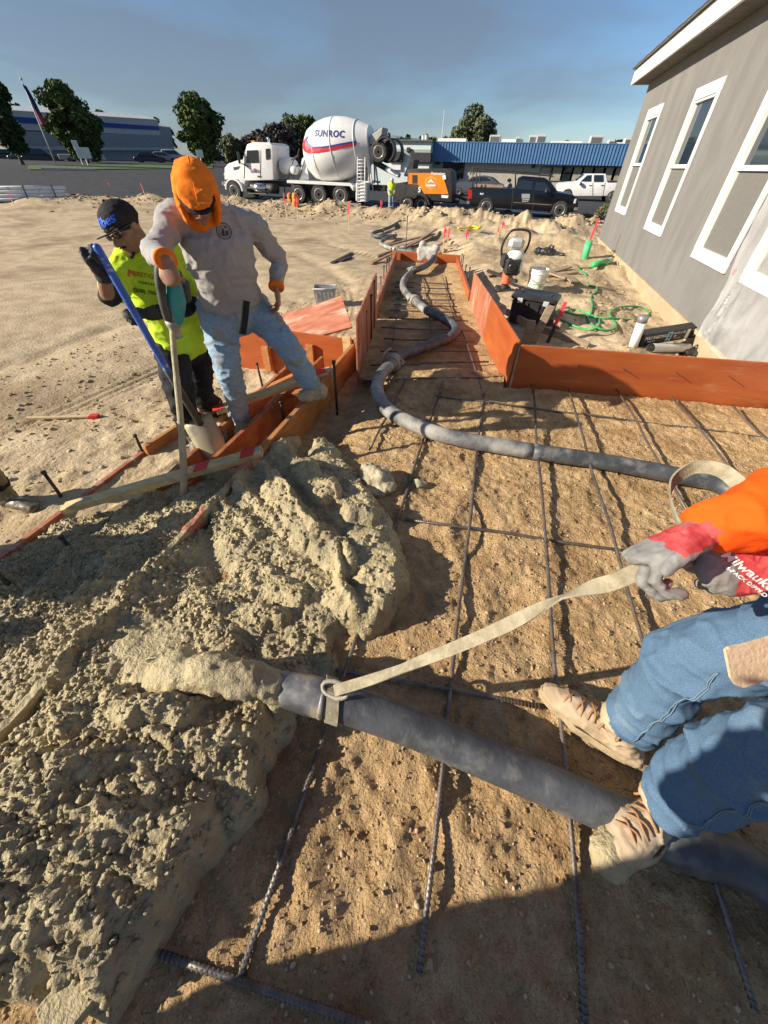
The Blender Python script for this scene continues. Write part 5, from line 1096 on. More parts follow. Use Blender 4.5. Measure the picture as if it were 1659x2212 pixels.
B().box((q2((700,550))[0][0]+.3,y_(YC),.95),(8.9,.8,.28),bev=.02).obj('chassis_frame',m_chas,tr_)
b=B(); P0=q2((545,470),(985,492),(1003,510),(1003,545),(980,512),(545,490)); b.prism([Vector((x,y_(YN+.02),z)) for x,z in P0],(0,.62,0)); b.obj('deck_fender',m_trk,tr_); b=B(); b.prism([Vector((x,y_(YN+1.86),z)) for x,z in P0],(0,.62,0)); b.obj('deck_fender',m_trk,tr_)
plate(q2((548,492),(980,514),(1000,545),(1000,600),(548,560)),y_(YN+.55),.03,tr_,'mud_skirt',m_chas)
def cyl(p,q,r,name,m,n=18): return B().tube([p,q],r,n,rounded=False).obj(name,m,tr_,True)
x0,z0=q2((290,525))[0]; x1,_=q2((385,525))[0]; B().tube([(x0,y_(YN+.35),z0),(x1,y_(YN+.35),z0)],.3,20).obj('fuel_tank',m_chr,tr_,True)
x2,_=q2((395,525))[0]; x3,_=q2((462,525))[0]; B().tube([(x2,y_(YN+.35),z0),(x3,y_(YN+.35),z0)],.27,20).obj('air_tank',m_chas,tr_,True)
b=B(); 
for zz in (z0-.28,z0+.02): b.box(((x0+x1)/2,y_(YN+.02),zz),(x1-x0+.3,.1,.04))
b.obj('cab_step',m_chr,tr_)
x0,z0=q2((432,440))[0]; zt=q2((432,175))[0][1]; B().tube(spline([(x0,y_(YN+.35),z0),(x0,y_(YN+.35),zt-.2),(x0-.06,y_(YN+.35),zt)],5),.075,12).obj('exhaust_stack',m_chr,tr_,True)
x0,z0=q2((490,378))[0]; b=B(); b.lathe([(.05,-.75),(.3,-.7),(.46,-.45),(.5,-.2),(.5,.4),(.42,.7),(.1,.8)],20,(x0,y_(YC),z0),(0,1,0)); b.obj('water_tank',m_trk,tr_,True)
x0,z0=q2((575,402))[0]; b=B(); b.lathe([(.02,-1.0),(.2,-.98),(.22,-.9),(.22,-.3),(.1,-.28)],16,(x0,y_(YC),z0),(0,1,0)); b.obj('hydraulic_canister',m_trk,tr_,True)
b=B()
for pts in (((455,470),(520,470),(560,330),(600,300)),((545,330),(590,300),(600,250)),((500,470),(500,560)),((555,470),(570,380),(610,360)),((600,470),(620,400),(640,330))):
    b.tube([(x,y_(YN+.6),z) for x,z in q2(*pts)],.035,8)
b.obj('pipework',m_chas,tr_,True)
b=B(); 
for s in (YC-.55,YC+.55):
    pp=q2((600,470),(615,330),(640,290),(665,470)); b.prism([Vector((x,y_(s)-.05,z)) for x,z in pp],(0,.1,0))
b.obj('front_pedestal',m_trk,tr_)
# drum
pa_,pb2=q2((622,305))[0],q2((1088,215))[0]; da=Vector((pb2[0]-pa_[0],0,pb2[1]-pa_[1])); LD=da.length; sc=LD/474.
prof=[(0,0),(48,1),(62,8),(100,24),(142,62),(166,120),(176,185),(176,250),(162,320),(136,395),(108,450),(98,474)]
b=B(); b.lathe([(r*sc*.98,z*sc) for r,z in prof],40,(pa_[0],y_(YC),pa_[1]),da); dr=b.obj('drum',m_trk,tr_,True); autosmooth(dr,28)
b=B()
for z,r in ((120,166.5),(250,176.5),(395,137)): b.lathe([(r*sc*.985,z*sc-.02),(r*sc*.985+.012,z*sc-.012),(r*sc*.985+.012,z*sc+.012),(r*sc*.985,z*sc+.02)],40,(pa_[0],y_(YC),pa_[1]),da,cap=False)
b.obj('drum_seam',m_trk,dr,True)
def drum_patch(name,px,m,off):
    c=[T2(*k) for k in px]; cx=sum(k[0] for k in c)/len(c); cz=sum(k[1] for k in c)/len(c); F=frame(Vector((cx-ro.x,y_(YN)-.6,cz-ro.z)),(0,-1,0)); return decal(name,[[((k[0]-cx),(k[1]-cz)) for k in c]],F,m,dr,dr,off)
def strip(name,top,bot,m,off):
    for i in range(len(top)-1): yield [top[i],top[i+1],bot[i+1],bot[i]]
def drum_strip(name,top,bot,m,off):
    polys=[]; cx,cz=T2(800,250); F=frame(Vector((cx-ro.x,y_(YN)-.6,cz-ro.z)),(0,-1,0))
    for i in range(len(top)-1):
        polys.append([(T2(*k)[0]-cx,T2(*k)[1]-cz) for k in (top[i],top[i+1],bot[i+1],bot[i])])
    return decal(name,polys,F,m,dr,dr,off)
drum_strip('red_stripe',[(690,163),(662,195),(690,226),(740,252),(800,254),(860,247),(940,230),(1022,210)],[(632,195),(622,235),(660,272),(700,288),(780,284),(860,270),(940,250),(1022,232)],m_rtxt,.02)
drum_strip('blue_stripe',[(698,155),(682,190),(700,215),(740,238),(800,240),(860,232),(940,214),(1022,196)],[(682,175),(664,197),(692,228),(742,253),(802,254),(862,246),(942,229),(1024,211)],m_btxt,.024)
cx,cz=T2(843,152); M4=frame(Vector((cx-ro.x,y_(YN)-.6,cz-ro.z)),(0,-1,0))@Matrix.Rotation(R(-1),4,'Z'); text_on('drum_lettering','SUNROC',.42,M4,m_btxt,dr,.012,0,1.12,target=dr,off=.022)
cx,cz=T2(322,412); M4=frame(Vector((cx-ro.x,y_(YN+.10),cz-ro.z)),(0,-1,0)); text_on('door_lettering','SUNROC',.17,M4,m_btxt,tr_,.006)
plate(q2((300,398),(318,388),(330,396),(345,400),(325,403)),y_(YN+.112),-.006,tr_,'door_swoosh',m_rtxt)
# rear: rollers, hopper, ladder, booster axle, chute
b=B()
for s in (YC-.6,YC+.6):
    b=B()
    for pts in (((1030,150),(1035,470)),((1075,150),(1090,480)),((1030,300),(1090,300)),((1030,160),(1090,160)),((1000,480),(1130,490)),((1090,330),(1120,560))): b.tube([(x,y_(s),z) for x,z in q2(*pts)],.055,8)
    b.obj('rear_frame',m_trk,tr_,True)
hq=q2((1092,160),(1185,95),(1178,150),(1120,225),(1085,215)); bevel(sideprism(hq,y_(YC-.55),y_(YC+.55),tr_).obj('hopper',mat('grey hopper',(.42,.41,.38),(.34,.33,.3),3,.6),tr_),.03,1)
b=B()
for px in ((1033,312),(1085,312)):
    p0,p1=q2(px,(px[0]-2,625)); b.tube([(p0[0],y_(YN+.05),p0[1]),(p1[0],y_(YN+.05),p1[1])],.03,8)
for i in range(13):
    yy=330+i*24; p0,p1=q2((1033,yy),(1085,yy)); b.tube([(p0[0],y_(YN+.05),p0[1]),(p1[0],y_(YN+.05),p1[1])],.02,6)
b.obj('ladder',m_trk,tr_,True)
b=B(); pq=q2((1018,490),(1100,490),(1095,620),(1018,612)); b.prism([Vector((x,y_(YN+.1),z)) for x,z in pq],(0,.5,0)); b.obj('rear_tool_box',m_trk,tr_)
c=q2((1172,275))[0]
for yy,fc in ((YN+.35,-1),(YN+2.15,1)): wheel(tr_,(c[0],y_(yy),c[1]),.5,.32,10,fc)
c2_=q2((1215,262))[0]; b=B(); arc=[(c2_[0]+.6*math.cos(R(-60+200*i/14)),c2_[1]+.6*math.sin(R(-60+200*i/14))) for i in range(15)]+[(c2_[0]+.53*math.cos(R(140-200*i/14)),c2_[1]+.53*math.sin(R(140-200*i/14))) for i in range(15)]
b.prism([Vector((x,y_(YN+.1),z)) for x,z in arc],(0,.55,0)); b.prism([Vector((x,y_(YN+1.85),z)) for x,z in arc],(0,.55,0)); b.tube([(c[0],y_(YN+.4),c[1]),(c[0],y_(YN+2.1),c[1])],.09,10); pp=q2((1090,320),(1172,275)); b.tube([(pp[0][0],y_(YC),pp[0][1]),(pp[1][0],y_(YC),pp[1][1])],.1,8); b.obj('booster_axle_fender',m_chas,tr_)
pp=q2((1112,345),(1200,395),(1295,440)); b=B(); b.tube([(pp[0][0],y_(YC),pp[0][1]),(pp[1][0],y_(YC-.1),pp[1][1])],[(.24,.16),(.22,.15)],12); b.obj('chute',m_chas,tr_); b=B(); b.tube([(pp[1][0],y_(YC-.1),pp[1][1]),(pp[2][0],y_(YC-.3),pp[2][1])],[(.22,.15),(.2,.13)],12); b.obj('chute_extension',m_trk,tr_)
b=B(); 
for yy in (YN+.02,YN+2.48):
    p0,p1=q2((225,290),(240,355)); b.box(((p0[0]+p1[0])/2-.12,y_(yy)-.12*(1 if yy<YC else -1),(p0[1]+p1[1])/2+.05),(.1,.2,.62),bev=.04); b.tube([(p1[0]+.3,y_(yy)+.1*(1 if yy<YC else -1),p1[1]-.15),(p1[0]-.1,y_(yy),p1[1])],.03,6)
b.obj('mirror',m_chas,tr_)
b=B(); p=q2((280,205))[0]; b.box((p[0],y_(YC),p[1]+.03),(.3,1.5,.1),bev=.03); b.obj('cab_lamp_bar',mat('amber lens',(.5,.2,.02),rough=.3),tr_)
# ---------------------------------------------------------------- pump trailer
YP=23.4*K; YQ=YP+.9
pt_=thing('concrete_pump','orange and black trailer concrete pump with twin wheels hitched to the black pickup','pump trailer',(T3(250,600,YP)[0],YQ,GZ)); ro=pt_.location.copy()
q3=lambda *p:rel([T3(*k,YP) for k in p],ro)
bevel(sideprism(q3((150,372),(200,366),(405,366),(436,384),(442,430),(440,585),(150,560)),y_(YP),y_(YP+1.8),pt_).obj('housing',m_chas,pt_),.05,2)
plate(q3((160,395),(366,395),(386,425),(418,532),(262,530),(222,470),(158,466)),y_(YP-.004),-.02,pt_,'orange_panel',m_pumpo)
plate(q3((184,408),(215,408),(215,462),(184,462)),y_(YP-.026),-.015,pt_,'control_hatch',m_chas)
lg=q3((304,414),(340,432),(340,478),(304,505),(268,478),(268,432)); c_=q3((304,458))[0]
plate(lg,y_(YP-.026),-.004,pt_,'logo_field',mat('pale orange',(.8,.4,.14),rough=.5)); plate([(c_[0]+(x-c_[0])*.8,c_[1]+(z-c_[1])*.8) for x,z in lg],y_(YP-.032),-.004,pt_,'logo_field',m_pumpo); plate(q3((280,462),(304,432),(328,462),(304,452)),y_(YP-.038),-.004,pt_,'logo_peak',m_wtxt); plate(q3((272,470),(336,470),(336,482),(272,482)),y_(YP-.038),-.004,pt_,'logo_band',m_wtxt)
def flat_text(s,size,xz,y,m,root,bold=.004,shear=0): return text_on('lettering',s,size,frame(Vector((xz[0],y,xz[1])),(0,-1,0)),m,root,bold,shear)
flat_text('Putzmeister',.16,q3((352,399))[0],y_(YP-.03),m_wtxt,pt_); flat_text('5',.34,q3((230,505))[0],y_(YP-.03),m_wtxt,pt_,.012)
plate(q3((378,410),(400,408),(402,436),(380,438)),y_(YP-.03),-.006,pt_,'sticker',m_wtxt); plate(q3((372,537),(418,540),(414,558),(372,556)),y_(YP-.006),-.006,pt_,'sticker',m_wtxt)
for cx in (152,243):
    x=q3((cx,592))[0][0]
    for yy,fc in ((YP+.0,-1),(YP+1.8,1)): wheel(pt_,(x,y_(yy),.37),.37,.24,8,fc)
b=B(); arc=[]
pp=q3((103,600),(108,560),(125,540),(180,536),(198,545),(215,536),(270,536),(288,560),(300,600),(290,600),(278,566),(262,548),(220,548),(198,562),(178,548),(130,552),(116,570),(112,600)); b.prism([Vector((x,y_(YP-.14),z)) for x,z in pp],(0,.3,0)); b.obj('mudguard',m_chas,pt_)
bevel(sideprism(q3((20,470),(118,455),(150,470),(150,560),(80,580),(45,540)),y_(YP+.2),y_(YP+1.6),pt_).obj('hopper',m_chas,pt_),.04,1); bevel(sideprism(q3((160,310),(190,306),(180,380),(128,420),(118,410)),y_(YP+.3),y_(YP+1.5),pt_).obj('hopper_lid',m_chas,pt_),.02,1)
b=B(); a_=q3((60,560),(470,590),(440,545),(548,588),(300,575),(295,660)); b.tube([(a_[0][0],y_(YQ),a_[0][1]),(a_[1][0],y_(YQ),a_[1][1])],.08,8); b.tube([(a_[2][0],y_(YQ-.3),a_[2][1]),(a_[3][0],y_(YQ),a_[3][1])],.06,8); b.tube([(a_[2][0],y_(YQ+.4),a_[2][1]),(a_[3][0],y_(YQ),a_[3][1])],.06,8); b.tube([(a_[4][0],y_(YP+.1),a_[4][1]),(a_[5][0],y_(YP+.1),-.0)],.04,8); b.obj('drawbar',m_chas,pt_)
b=B(); a_=q3((475,560),(480,600),(510,635),(545,600)); b.tube(spline([(x,y_(YQ-.2),max(z,.05)) for x,z in a_],5),.02,6); b.obj('safety_chain',m_chas,pt_)
# ---------------------------------------------------------------- cars
def car(name,label,cat,Y,GZ,tf,body_px,cab_px,win_px,wheels,paint,Wd=1.9,rr=.38,taper=.22,seams=(),group=None,lamps=(),extra=None,wrim=None,face_light=None,zbelt=None):
    xs=[tf(*k,Y)[0] for k in body_px]; r0=thing(name,label,cat,((min(xs)+max(xs))/2,Y+Wd/2,GZ),group=group); ro=r0.location
    q=lambda *p:rel([tf(*k,Y) for k in p],ro); h=Wd/2; yc=0
    zb=min(z for x,z in q(*cab_px))+.02
    bevel(sideprism(q(*body_px),-h,h,r0).obj('body',paint,r0),.07,2)
    bevel(sideprism(q(*cab_px),-h+.06,h-.06,r0,taper,zb).obj('cabin',paint,r0),.05,2)
    for w in win_px:
        for sg in(-1,1): plate(q(*w),sg*(h-.06),sg*.012,r0,'side_window',m_carg,0,taper,zb)
    cp=q(*cab_px)
    for i in range(len(cp)):
        a,c=cp[i],cp[(i+1)%len(cp)]; dz=abs(a[1]-c[1]); dx=abs(a[0]-c[0])
        if dz>.25 and dz/(dx+1e-3)<4 and dx>.05:
            s=1 if a[0]>sum(k[0] for k in cp)/len(cp) else -1; v=[]
            for (p,e) in ((lerp((a[0],0,a[1]),(c[0],0,c[1]),.08),1),(lerp((a[0],0,a[1]),(c[0],0,c[1]),.92),1)):
                wd=(h-.06)*(1-taper*max(0,p.z-zb))-.09; v+=[Vector((p.x+s*.012,-wd,p.z+.008)),Vector((p.x+s*.012,wd,p.z+.008))]
            B().prism([v[0],v[1],v[3],v[2]],(s*.01,0,.008)).obj('windscreen',m_carg,r0)
    for (cx,cy) in wheels:
        x=q((cx,cy))[0][0]
        for sg in(-1,1):
            B().lathe([(rr*1.2,0),(.01,.004)],24,(x,sg*(h-.012),rr),(0,sg,0),cap=False).obj('arch_shade_disc',m_chas,r0); wheel(r0,(x,sg*(h-.09),rr),rr,.24,6,sg,wrim)  # black disc on the uncut body side stands in for wheel arch shade
    for s in seams: 
        for sg in(-1,1): plate(q(*s),sg*(h+.001),sg*.004,r0,'door_seam',m_chas)
    if extra: extra(r0,q,h)
    return r0
def pk_extra(r0,q,h):
    b=B()
    for yy in (-h+.05,h-.05):
        for off in (0,14): b.tube([(x,yy,z) for x,z in spline2(q((558,392-off*.0+off),(572,368+off),(620,366+off),(1050,398+off),(1090,408+off)))],.03,8)
        for px in ((575,370,575,490),(600,370,600,490),(850,385,850,495)): b.tube([(x,yy,z) for x,z in q((px[0],px[1]),(px[2],px[3]))],.025,8)
    for cx,cy in ((575,368),(700,374),(850,385),(960,393),(1080,405)): p=q((cx,cy))[0]; b.tube([(p[0],-h+.05,p[1]),(p[0],h-.05,p[1])],.022,8)
    b.obj('ladder_rack',m_chas,r0,True)
    t=q((546,502),(570,505),(568,560),(544,560)); B().prism([Vector((x,-h-.006,z)) for x,z in t],(0,.25,0)).obj('tail_light',m_tail,r0)
    p=q((1238,578))[0]; 
    for sg in(-1,1): B().box((p[0],sg*(h-.16),p[1]),(.16,.34,.26),bev=.04).obj('headlight',m_lamp,r0)
    p=q((1240,628))[0]; B().box((p[0]+.03,0,p[1]),(.3,h*2+.04,.26),bev=.07).obj('front_bumper',m_chr,r0); p=q((545,585))[0]; B().box((p[0],0,p[1]),(.22,h*2,.2),bev=.04).obj('rear_bumper',m_chr,r0)
    a=q((828,640),(1080,660)); B().tube([(a[0][0],-h-.06,a[0][1]),(a[1][0],-h-.06,a[1][1])],.05,8).obj('running_board',m_chr,r0)
    plate(q((838,583),(1085,600),(1085,604),(838,587)),-h-.002,-.006,r0,'trim_strip',m_chr)
    p=q((1050,518))[0]; B().box((p[0],-h-.12,p[1]+.05),(.14,.2,.22),bev=.05).obj('mirror',m_chas,r0)
    flat_text('4x4',.13,q((632,530))[0],-h-.006,m_wtxt,r0); 
    plate(q((892,530),(945,530),(945,560),(892,560)),-h-.002,-.005,r0,'door_sign',mat('grey decal',(.3,.3,.3),rough=.6)); flat_text('CONCRETE',.07,q((918,568))[0],-h-.006,m_wtxt,r0,.001); flat_text('208-781-5411',.06,q((915,579))[0],-h-.006,m_wtxt,r0,.001)
    for px in ((855,545),(985,548)): p=q(px)[0]; B().box((p[0],-h-.012,p[1]),(.16,.02,.04)).obj('door_handle',m_blkp,r0)
    pq=q((585,470),(770,478),(770,492),(585,486)); B().prism([Vector((x,-h+.3,z)) for x,z in pq],(0,1.1,0)).obj('bed_load',m_old,r0)
def spline2(p): return [(v.x,v.z) for v in spline([Vector((x,0,z)) for x,z in p],4)]
YK=23.4*K
car('pickup_truck','black crew cab pickup with a ladder rack towing the orange pump','pickup truck',YK,GZ,T3,[(548,585),(546,500),(562,488),(840,496),(1130,520),(1225,536),(1260,560),(1262,640),(1180,655),(560,610)],[(852,502),(868,428),(900,416),(1045,428),(1072,446),(1128,524)],[[(874,440),(965,450),(958,514),(862,508)],[(985,452),(1046,458),(1086,518),(975,516)]],((660,622),(1135,648)),m_blkp,2.0,.41,.16,seams=[((832,498),(836,498),(828,640),(824,640)),((967,512),(970,512),(962,650),(959,650))],extra=pk_extra)
T40=lambda x,y,Y:T3(x,y,Y)
car('sedan','grey sedan parked behind the black pickup','car',41,-.58,T3,[(440,500),(445,472),(480,458),(540,450),(740,462),(772,470),(775,520),(450,528)],[(525,456),(575,420),(640,412),(695,422),(745,462)],[[(540,450),(580,424),(612,421),(614,450)],[(622,421),(660,421),(695,446),(622,450)]],((482,506),(720,515)),m_gryp,1.85,.34,.3)
def wp_extra(r0,q,h):
    for px in ((1338,476),(1416,476)): p=q(px)[0]; B().box((p[0],-h-.012,p[1]),(.2,.02,.06)).obj('door_handle',m_chas,r0)
    p=q((1272,470))[0]; B().box((p[0],-h-.14,p[1]+.05),(.16,.2,.24),bev=.05).obj('mirror',m_chas,r0); p=q((1133,480))[0]
    for sg in(-1,1): B().box((p[0]+.05,sg*(h-.2),p[1]),(.14,.36,.26),bev=.04).obj('headlight',m_lamp,r0)
car('pickup_truck','white crew cab pickup parked in front of the blue fascia building','pickup truck',41,-.58,T3,[(1124,530),(1124,478),(1140,460),(1250,450),(1452,458),(1560,462),(1560,545),(1150,545)],[(1245,452),(1310,400),(1440,400),(1452,462)],[[(1275,450),(1318,410),(1348,408),(1344,452)],[(1362,408),(1425,408),(1425,454),(1360,454)]],((1190,520),(1475,560)),m_whp,2.0,.42,.14,seams=[((1352,456),(1356,456),(1354,540),(1350,540)),((1432,458),(1436,458),(1420,545),(1416,545))],extra=wp_extra)
# parked cars far left, standing before the blue striped building
def T1(x,y,D=90.): v=PD(x*.3125,129.6+y*.3125,D); return v
def parked(px,D,label,paint,kind='car',s=1.,rz=.65):
    p=T1(px[0],px[1],D); g=thing('parked_car',label,kind,(p.x,p.y,p.z-.0),rz,'vehicles parked before the blue striped building')
    bd=[(-2.3,.3),(-2.35,.8),(-2.1,.95),(1.2,1.0),(2.2,.85),(2.35,.6),(2.3,.3)] if kind!='pickup truck' else [(-2.7,.4),(-2.75,1.0),(1.2,1.08),(2.6,1.0),(2.75,.5),(2.7,.4)]
    cb=[(-1.9,.94),(-1.3,1.5),(.3,1.52),(1.2,.98)] if kind=='car' else ([(-2.2,.94),(-2.0,1.7),(.3,1.72),(1.25,.98)] if kind=='suv' else [(-.9,1.03),(-.8,1.78),(.6,1.78),(1.4,1.05)])
    bevel(sideprism(bd,-.9,.9,g).obj('body',paint,g),.08,1); bevel(sideprism(cb,-.84,.84,g,.25,1.0).obj('cabin',paint,g),.06,1)
    wb=[(cb[0][0]+.25,1.04),(cb[1][0]+.08,cb[1][1]-.1),(cb[2][0]-.05,cb[2][1]-.1),(cb[3][0]-.25,1.04)]
    for sg in(-1,1): plate(wb,sg*.842,sg*.012,g,'side_window',m_carg,0,.25,1.0)
    for x in(-1.45,1.45):
        for sg in(-1,1): wheel(g,(x,sg*.82,.34),.34,.22,5,sg)
    g['category']='car' if kind!='pickup truck' else 'pickup truck'; return g
m_teal2=mat('teal car paint',(.03,.07,.085),rough=.25); m_dkb=mat('dark blue car paint',(.015,.02,.035),rough=.25); m_slv=mat('silver car paint',(.3,.31,.32),rough=.3,metal=.4); m_tan=mat('pale car paint',(.42,.4,.36),rough=.35)
parked((215,715),88,'dark teal sedan parked left of the pale pickup',m_teal2,'car'); parked((315,718),84,'dark suv parked beside the pale pickup',m_dkb,'suv'); parked((585,715),82,'pale pickup parked behind the white sign',m_tan,'pickup truck')
parked((1050,718),86,'dark sedan parked under the blue striped building',m_dkb,'car'); parked((1140,708),95,'silver sedan parked behind the dark sedan',m_slv,'car'); parked((1215,700),100,'pale suv parked by the building corner',m_tan,'suv'); parked((1500,712),88,'dark car parked behind the tall tree',m_dkb,'car'); parked((95,705),92,'black car parked under the dark tree at the frame edge',m_blkp,'car')
# ================================================================ buildings
m_bl=mat('blue metal cladding',(.085,.19,.36),(.1,.215,.39),2,.5,spec=.4); m_bei=mat('beige block',(.42,.39,.34),(.38,.35,.3),2,.9); m_wal=mat('pale mint wall',(.6,.66,.63),(.55,.61,.58),1.5,.85); m_cur=mat('window blind',(.34,.31,.24),(.26,.24,.19),3,.8); m_hv=mat('hvac metal',(.5,.49,.46),(.42,.41,.39),3,.6); m_hvd=mat('hvac grille',(.1,.1,.1),rough=.7)
YB=52.
def T5(x,y,Y=YB): v=PY(829.6+x*.3333,242+y*.3333,Y); return (v.x,v.z)
bb_=thing('commercial_building','low beige building with a blue ribbed metal fascia and rooftop units','building',(0,YB,-.58)); ro=bb_.location
q5=lambda *p:rel([T5(*k) for k in p],ro)
(zt,zb_)=(q5((900,204))[0][1],q5((900,336))[0][1]); xl,xr=q5((308,250))[0][0],q5((1582,300))[0][0]+6
b=B(); b.box(((xl+xr)/2,-.3,(zt+zb_)/2),(xr-xl,1.0,zt-zb_)); fa=b.obj('fascia',m_bl,bb_)
n_=int((xr-xl)/.3); rib=B().box((0,0,0),(.05,.06,zt-zb_-.02)).obj('rib',m_bl,fa)
for i in range(n_):
    s_=rib if i==0 else rib.copy()
    if i: COL.objects.link(s_); s_.parent=fa
    s_.location=(xl+.15+i*.3,-.83,(zt+zb_)/2)
B().box(((xl+xr)/2,-.3,zt+.03),(xr-xl+.1,1.1,.06)).obj('coping',m_bl,bb_)
B().box(((xl+xr)/2,6,(zb_+0)/2+.02),(xr-xl-.3,12,zb_+.02)).obj('wall',m_bei,bb_); B().box(((xl+xr)/2,6.2,zt-.4),(xr-xl-.5,11.6,.2)).obj('flat_roof',m_hv,bb_)
def bwin(x0,x1,y0,y1,m=m_cur,name='window'):
    a,c=q5((x0,y0))[0],q5((x1,y1))[0]; w_=B().box(((a[0]+c[0])/2,-.03,(a[1]+c[1])/2),(c[0]-a[0],.08,a[1]-c[1])).obj(name,m_chas,bb_); B().box(((a[0]+c[0])/2,-.075,(a[1]+c[1])/2),(c[0]-a[0]-.14,.012,a[1]-c[1]-.14)).obj('pane',m,w_)
for (x0,x1,m) in ((1018,1080,m_cur),(1084,1150,m_cur),(1154,1215,m_carg),(1219,1280,m_cur),(1284,1350,m_carg),(1354,1420,m_carg),(1424,1485,m_cur),(1489,1550,m_cur)): bwin(x0,x1,352,452,m)
bwin(385,440,322,432,m_carg); bwin(443,482,322,445,m_carg,'door'); bwin(485,512,322,432,m_carg)
for px in ((350,330),(968,352)): p=q5(px)[0]; B().box((p[0],-.12,p[1]),(.35,.25,.28),bev=.03).obj('wall_lamp',m_chas,bb_)
for (x0,x1,y0,y1,yy,t) in ((690,752,150,200,3,'tall grey'),(945,982,152,195,4,'round topped'),(995,1042,148,200,3,'slatted'),(858,880,163,195,5,'slim'),(1340,1408,153,207,3,'boxy'),(1455,1485,182,212,5,'small'),(1560,1600,170,212,3,'dark')):
    a,c=T5(x0,y0,YB+yy),T5(x1,y1,YB+yy); u=thing('rooftop_unit',t+' air conditioning unit on the blue fascia building roof','air conditioner',((a[0]+c[0])/2,YB+yy,zt-.58-.45),group=None); h=a[1]-u.location.z; w=c[0]-a[0]
    B().box((0,0,h/2),(w,1.2,h),bev=.04).obj('cabinet',m_hv,u); B().box((-.02*w,-.61,h*.6),(w*.8,.03,h*.55)).obj('grille',m_hvd,u)
for (x0,x1,y0,y1,t) in ((360,536,172,192,'beside the small tree'),(768,900,178,200,'between two units'),(1085,1280,190,212,'right of the slatted unit'),(1475,1560,198,216,'near the grey house')):
    a,c=T5(x0,y0,YB+6),T5(x1,y1,YB+6); u=thing('roof_skylight','low white roof curb on the blue fascia building '+t,'roof curb',((a[0]+c[0])/2,YB+6,zt-.58-.35)); h=a[1]-u.location.z; B().box((0,0,h/2),(c[0]-a[0],1.5,h),bev=.03).obj('curb',m_white,u)
# dock building
YD=50.
def T6(x,y): v=PY(449+x*.3125,242+y*.3125,YD); return (v.x,v.z)
dk=thing('dock_building','pale mint loading dock building left of the blue fascia','building',(T6(1400,400)[0],YD,-.58)); ro=dk.location
q6=lambda *p:rel([T6(*k) for k in p],ro); xl2,zt2=q6((1130,200))[0]; xr2=q6((1545,200))[0][0]; zb2=q6((1400,232))[0][1]
B().box(((xl2+xr2)/2,5,zt2/2),(xr2-xl2,10,zt2)).obj('wall',m_wal,dk); B().box(((xl2+xr2)/2,4.9,zt2+.08),(xr2-xl2+.3,10.4,.14)).obj('roof_edge',m_hvd,dk)
a,c=q6((1130,268))[0],q6((1545,285))[0]; B().box(((xl2+xr2)/2,-.05,(a[1]+c[1])/2),(xr2-xl2,.1,.5)).obj('grey_band',mat('grey band',(.3,.36,.36),rough=.8),dk)
for (x0,x1,y0,y1) in ((1268,1335,285,400),(1420,1530,292,400)):
    a,c=q6((x0,y0))[0],q6((x1,y1))[0]; d_=B().box(((a[0]+c[0])/2,-.12,(a[1]+c[1])/2),(c[0]-a[0],.2,a[1]-c[1])).obj('dock_door',m_white,dk); B().box(((a[0]+c[0])/2,-.28,a[1]-.3),(c[0]-a[0]+.5,.5,.9),bev=.1).obj('dock_seal',m_chas,d_)
p=q6((1390,262))[0]; B().box((p[0],-.2,p[1]),(.4,.3,.4),bev=.05).obj('wall_lamp',m_chas,dk)
for px in (1460,1482): p=q6((px,205))[0]; B().tube([(p[0],2,zt2),(p[0],2,zt2+.6)],.18,10).obj('roof_vent',m_white,dk)
# blue striped building far left
LB=lambda x,y:T1(x,y,96+26*x/1100)
lb=thing('striped_building','pale two storey building with a broad blue stripe behind the parked cars','building',LB(600,715)); ro=lb.location.copy()
m_pale=mat('pale panel wall',(.5,.5,.5),(.46,.46,.46),1,.8); m_lblu=mat('blue stripe',(.02,.06,.3),rough=.6); m_lgr=mat('grey block wall',(.33,.34,.35),(.29,.3,.31),2,.9)
def lq(name,pts,d,m,par=None):
    v=[LB(*k)-ro for k in pts]; n=(v[1]-v[0]).cross(v[2]-v[0]).normalized(); 
    if n.dot(Vector((.7,-.7,0)))<0: n=-n
    v=[k+n*d for k in v]; return B().prism(v,-n*(4 if d<.05 else .3)).obj(name,m,par or lb)
lq('upper_wall',[(60,345),(1090,412),(1110,520),(60,480)],0,m_pale); lq('blue_stripe',[(60,388),(1094,458),(1100,485),(60,430)],.12,m_lblu); lq('lower_wall',[(60,490),(1175,525),(1180,720),(60,740)],.02,m_lgr); lq('canopy',[(60,585),(1170,598),(1172,615),(60,608)],1.2,m_pale); lq('side_wing',[(1095,458),(1190,468),(1225,690),(1130,690)],-.5,m_lgr)
for (x0,x1,y0,y1) in ((120,190,620,700),(205,270,620,700),(380,450,620,705),(700,770,622,680),(780,855,622,680)): w_=lq('window',[(x0,y0),(x1,y0+1),(x1+4,y1),(x0+4,y1)],.16,m_chas); 
lq('roof_sign',[(170,302),(200,296),(222,330),(190,338)],-2,m_pale) if False else None
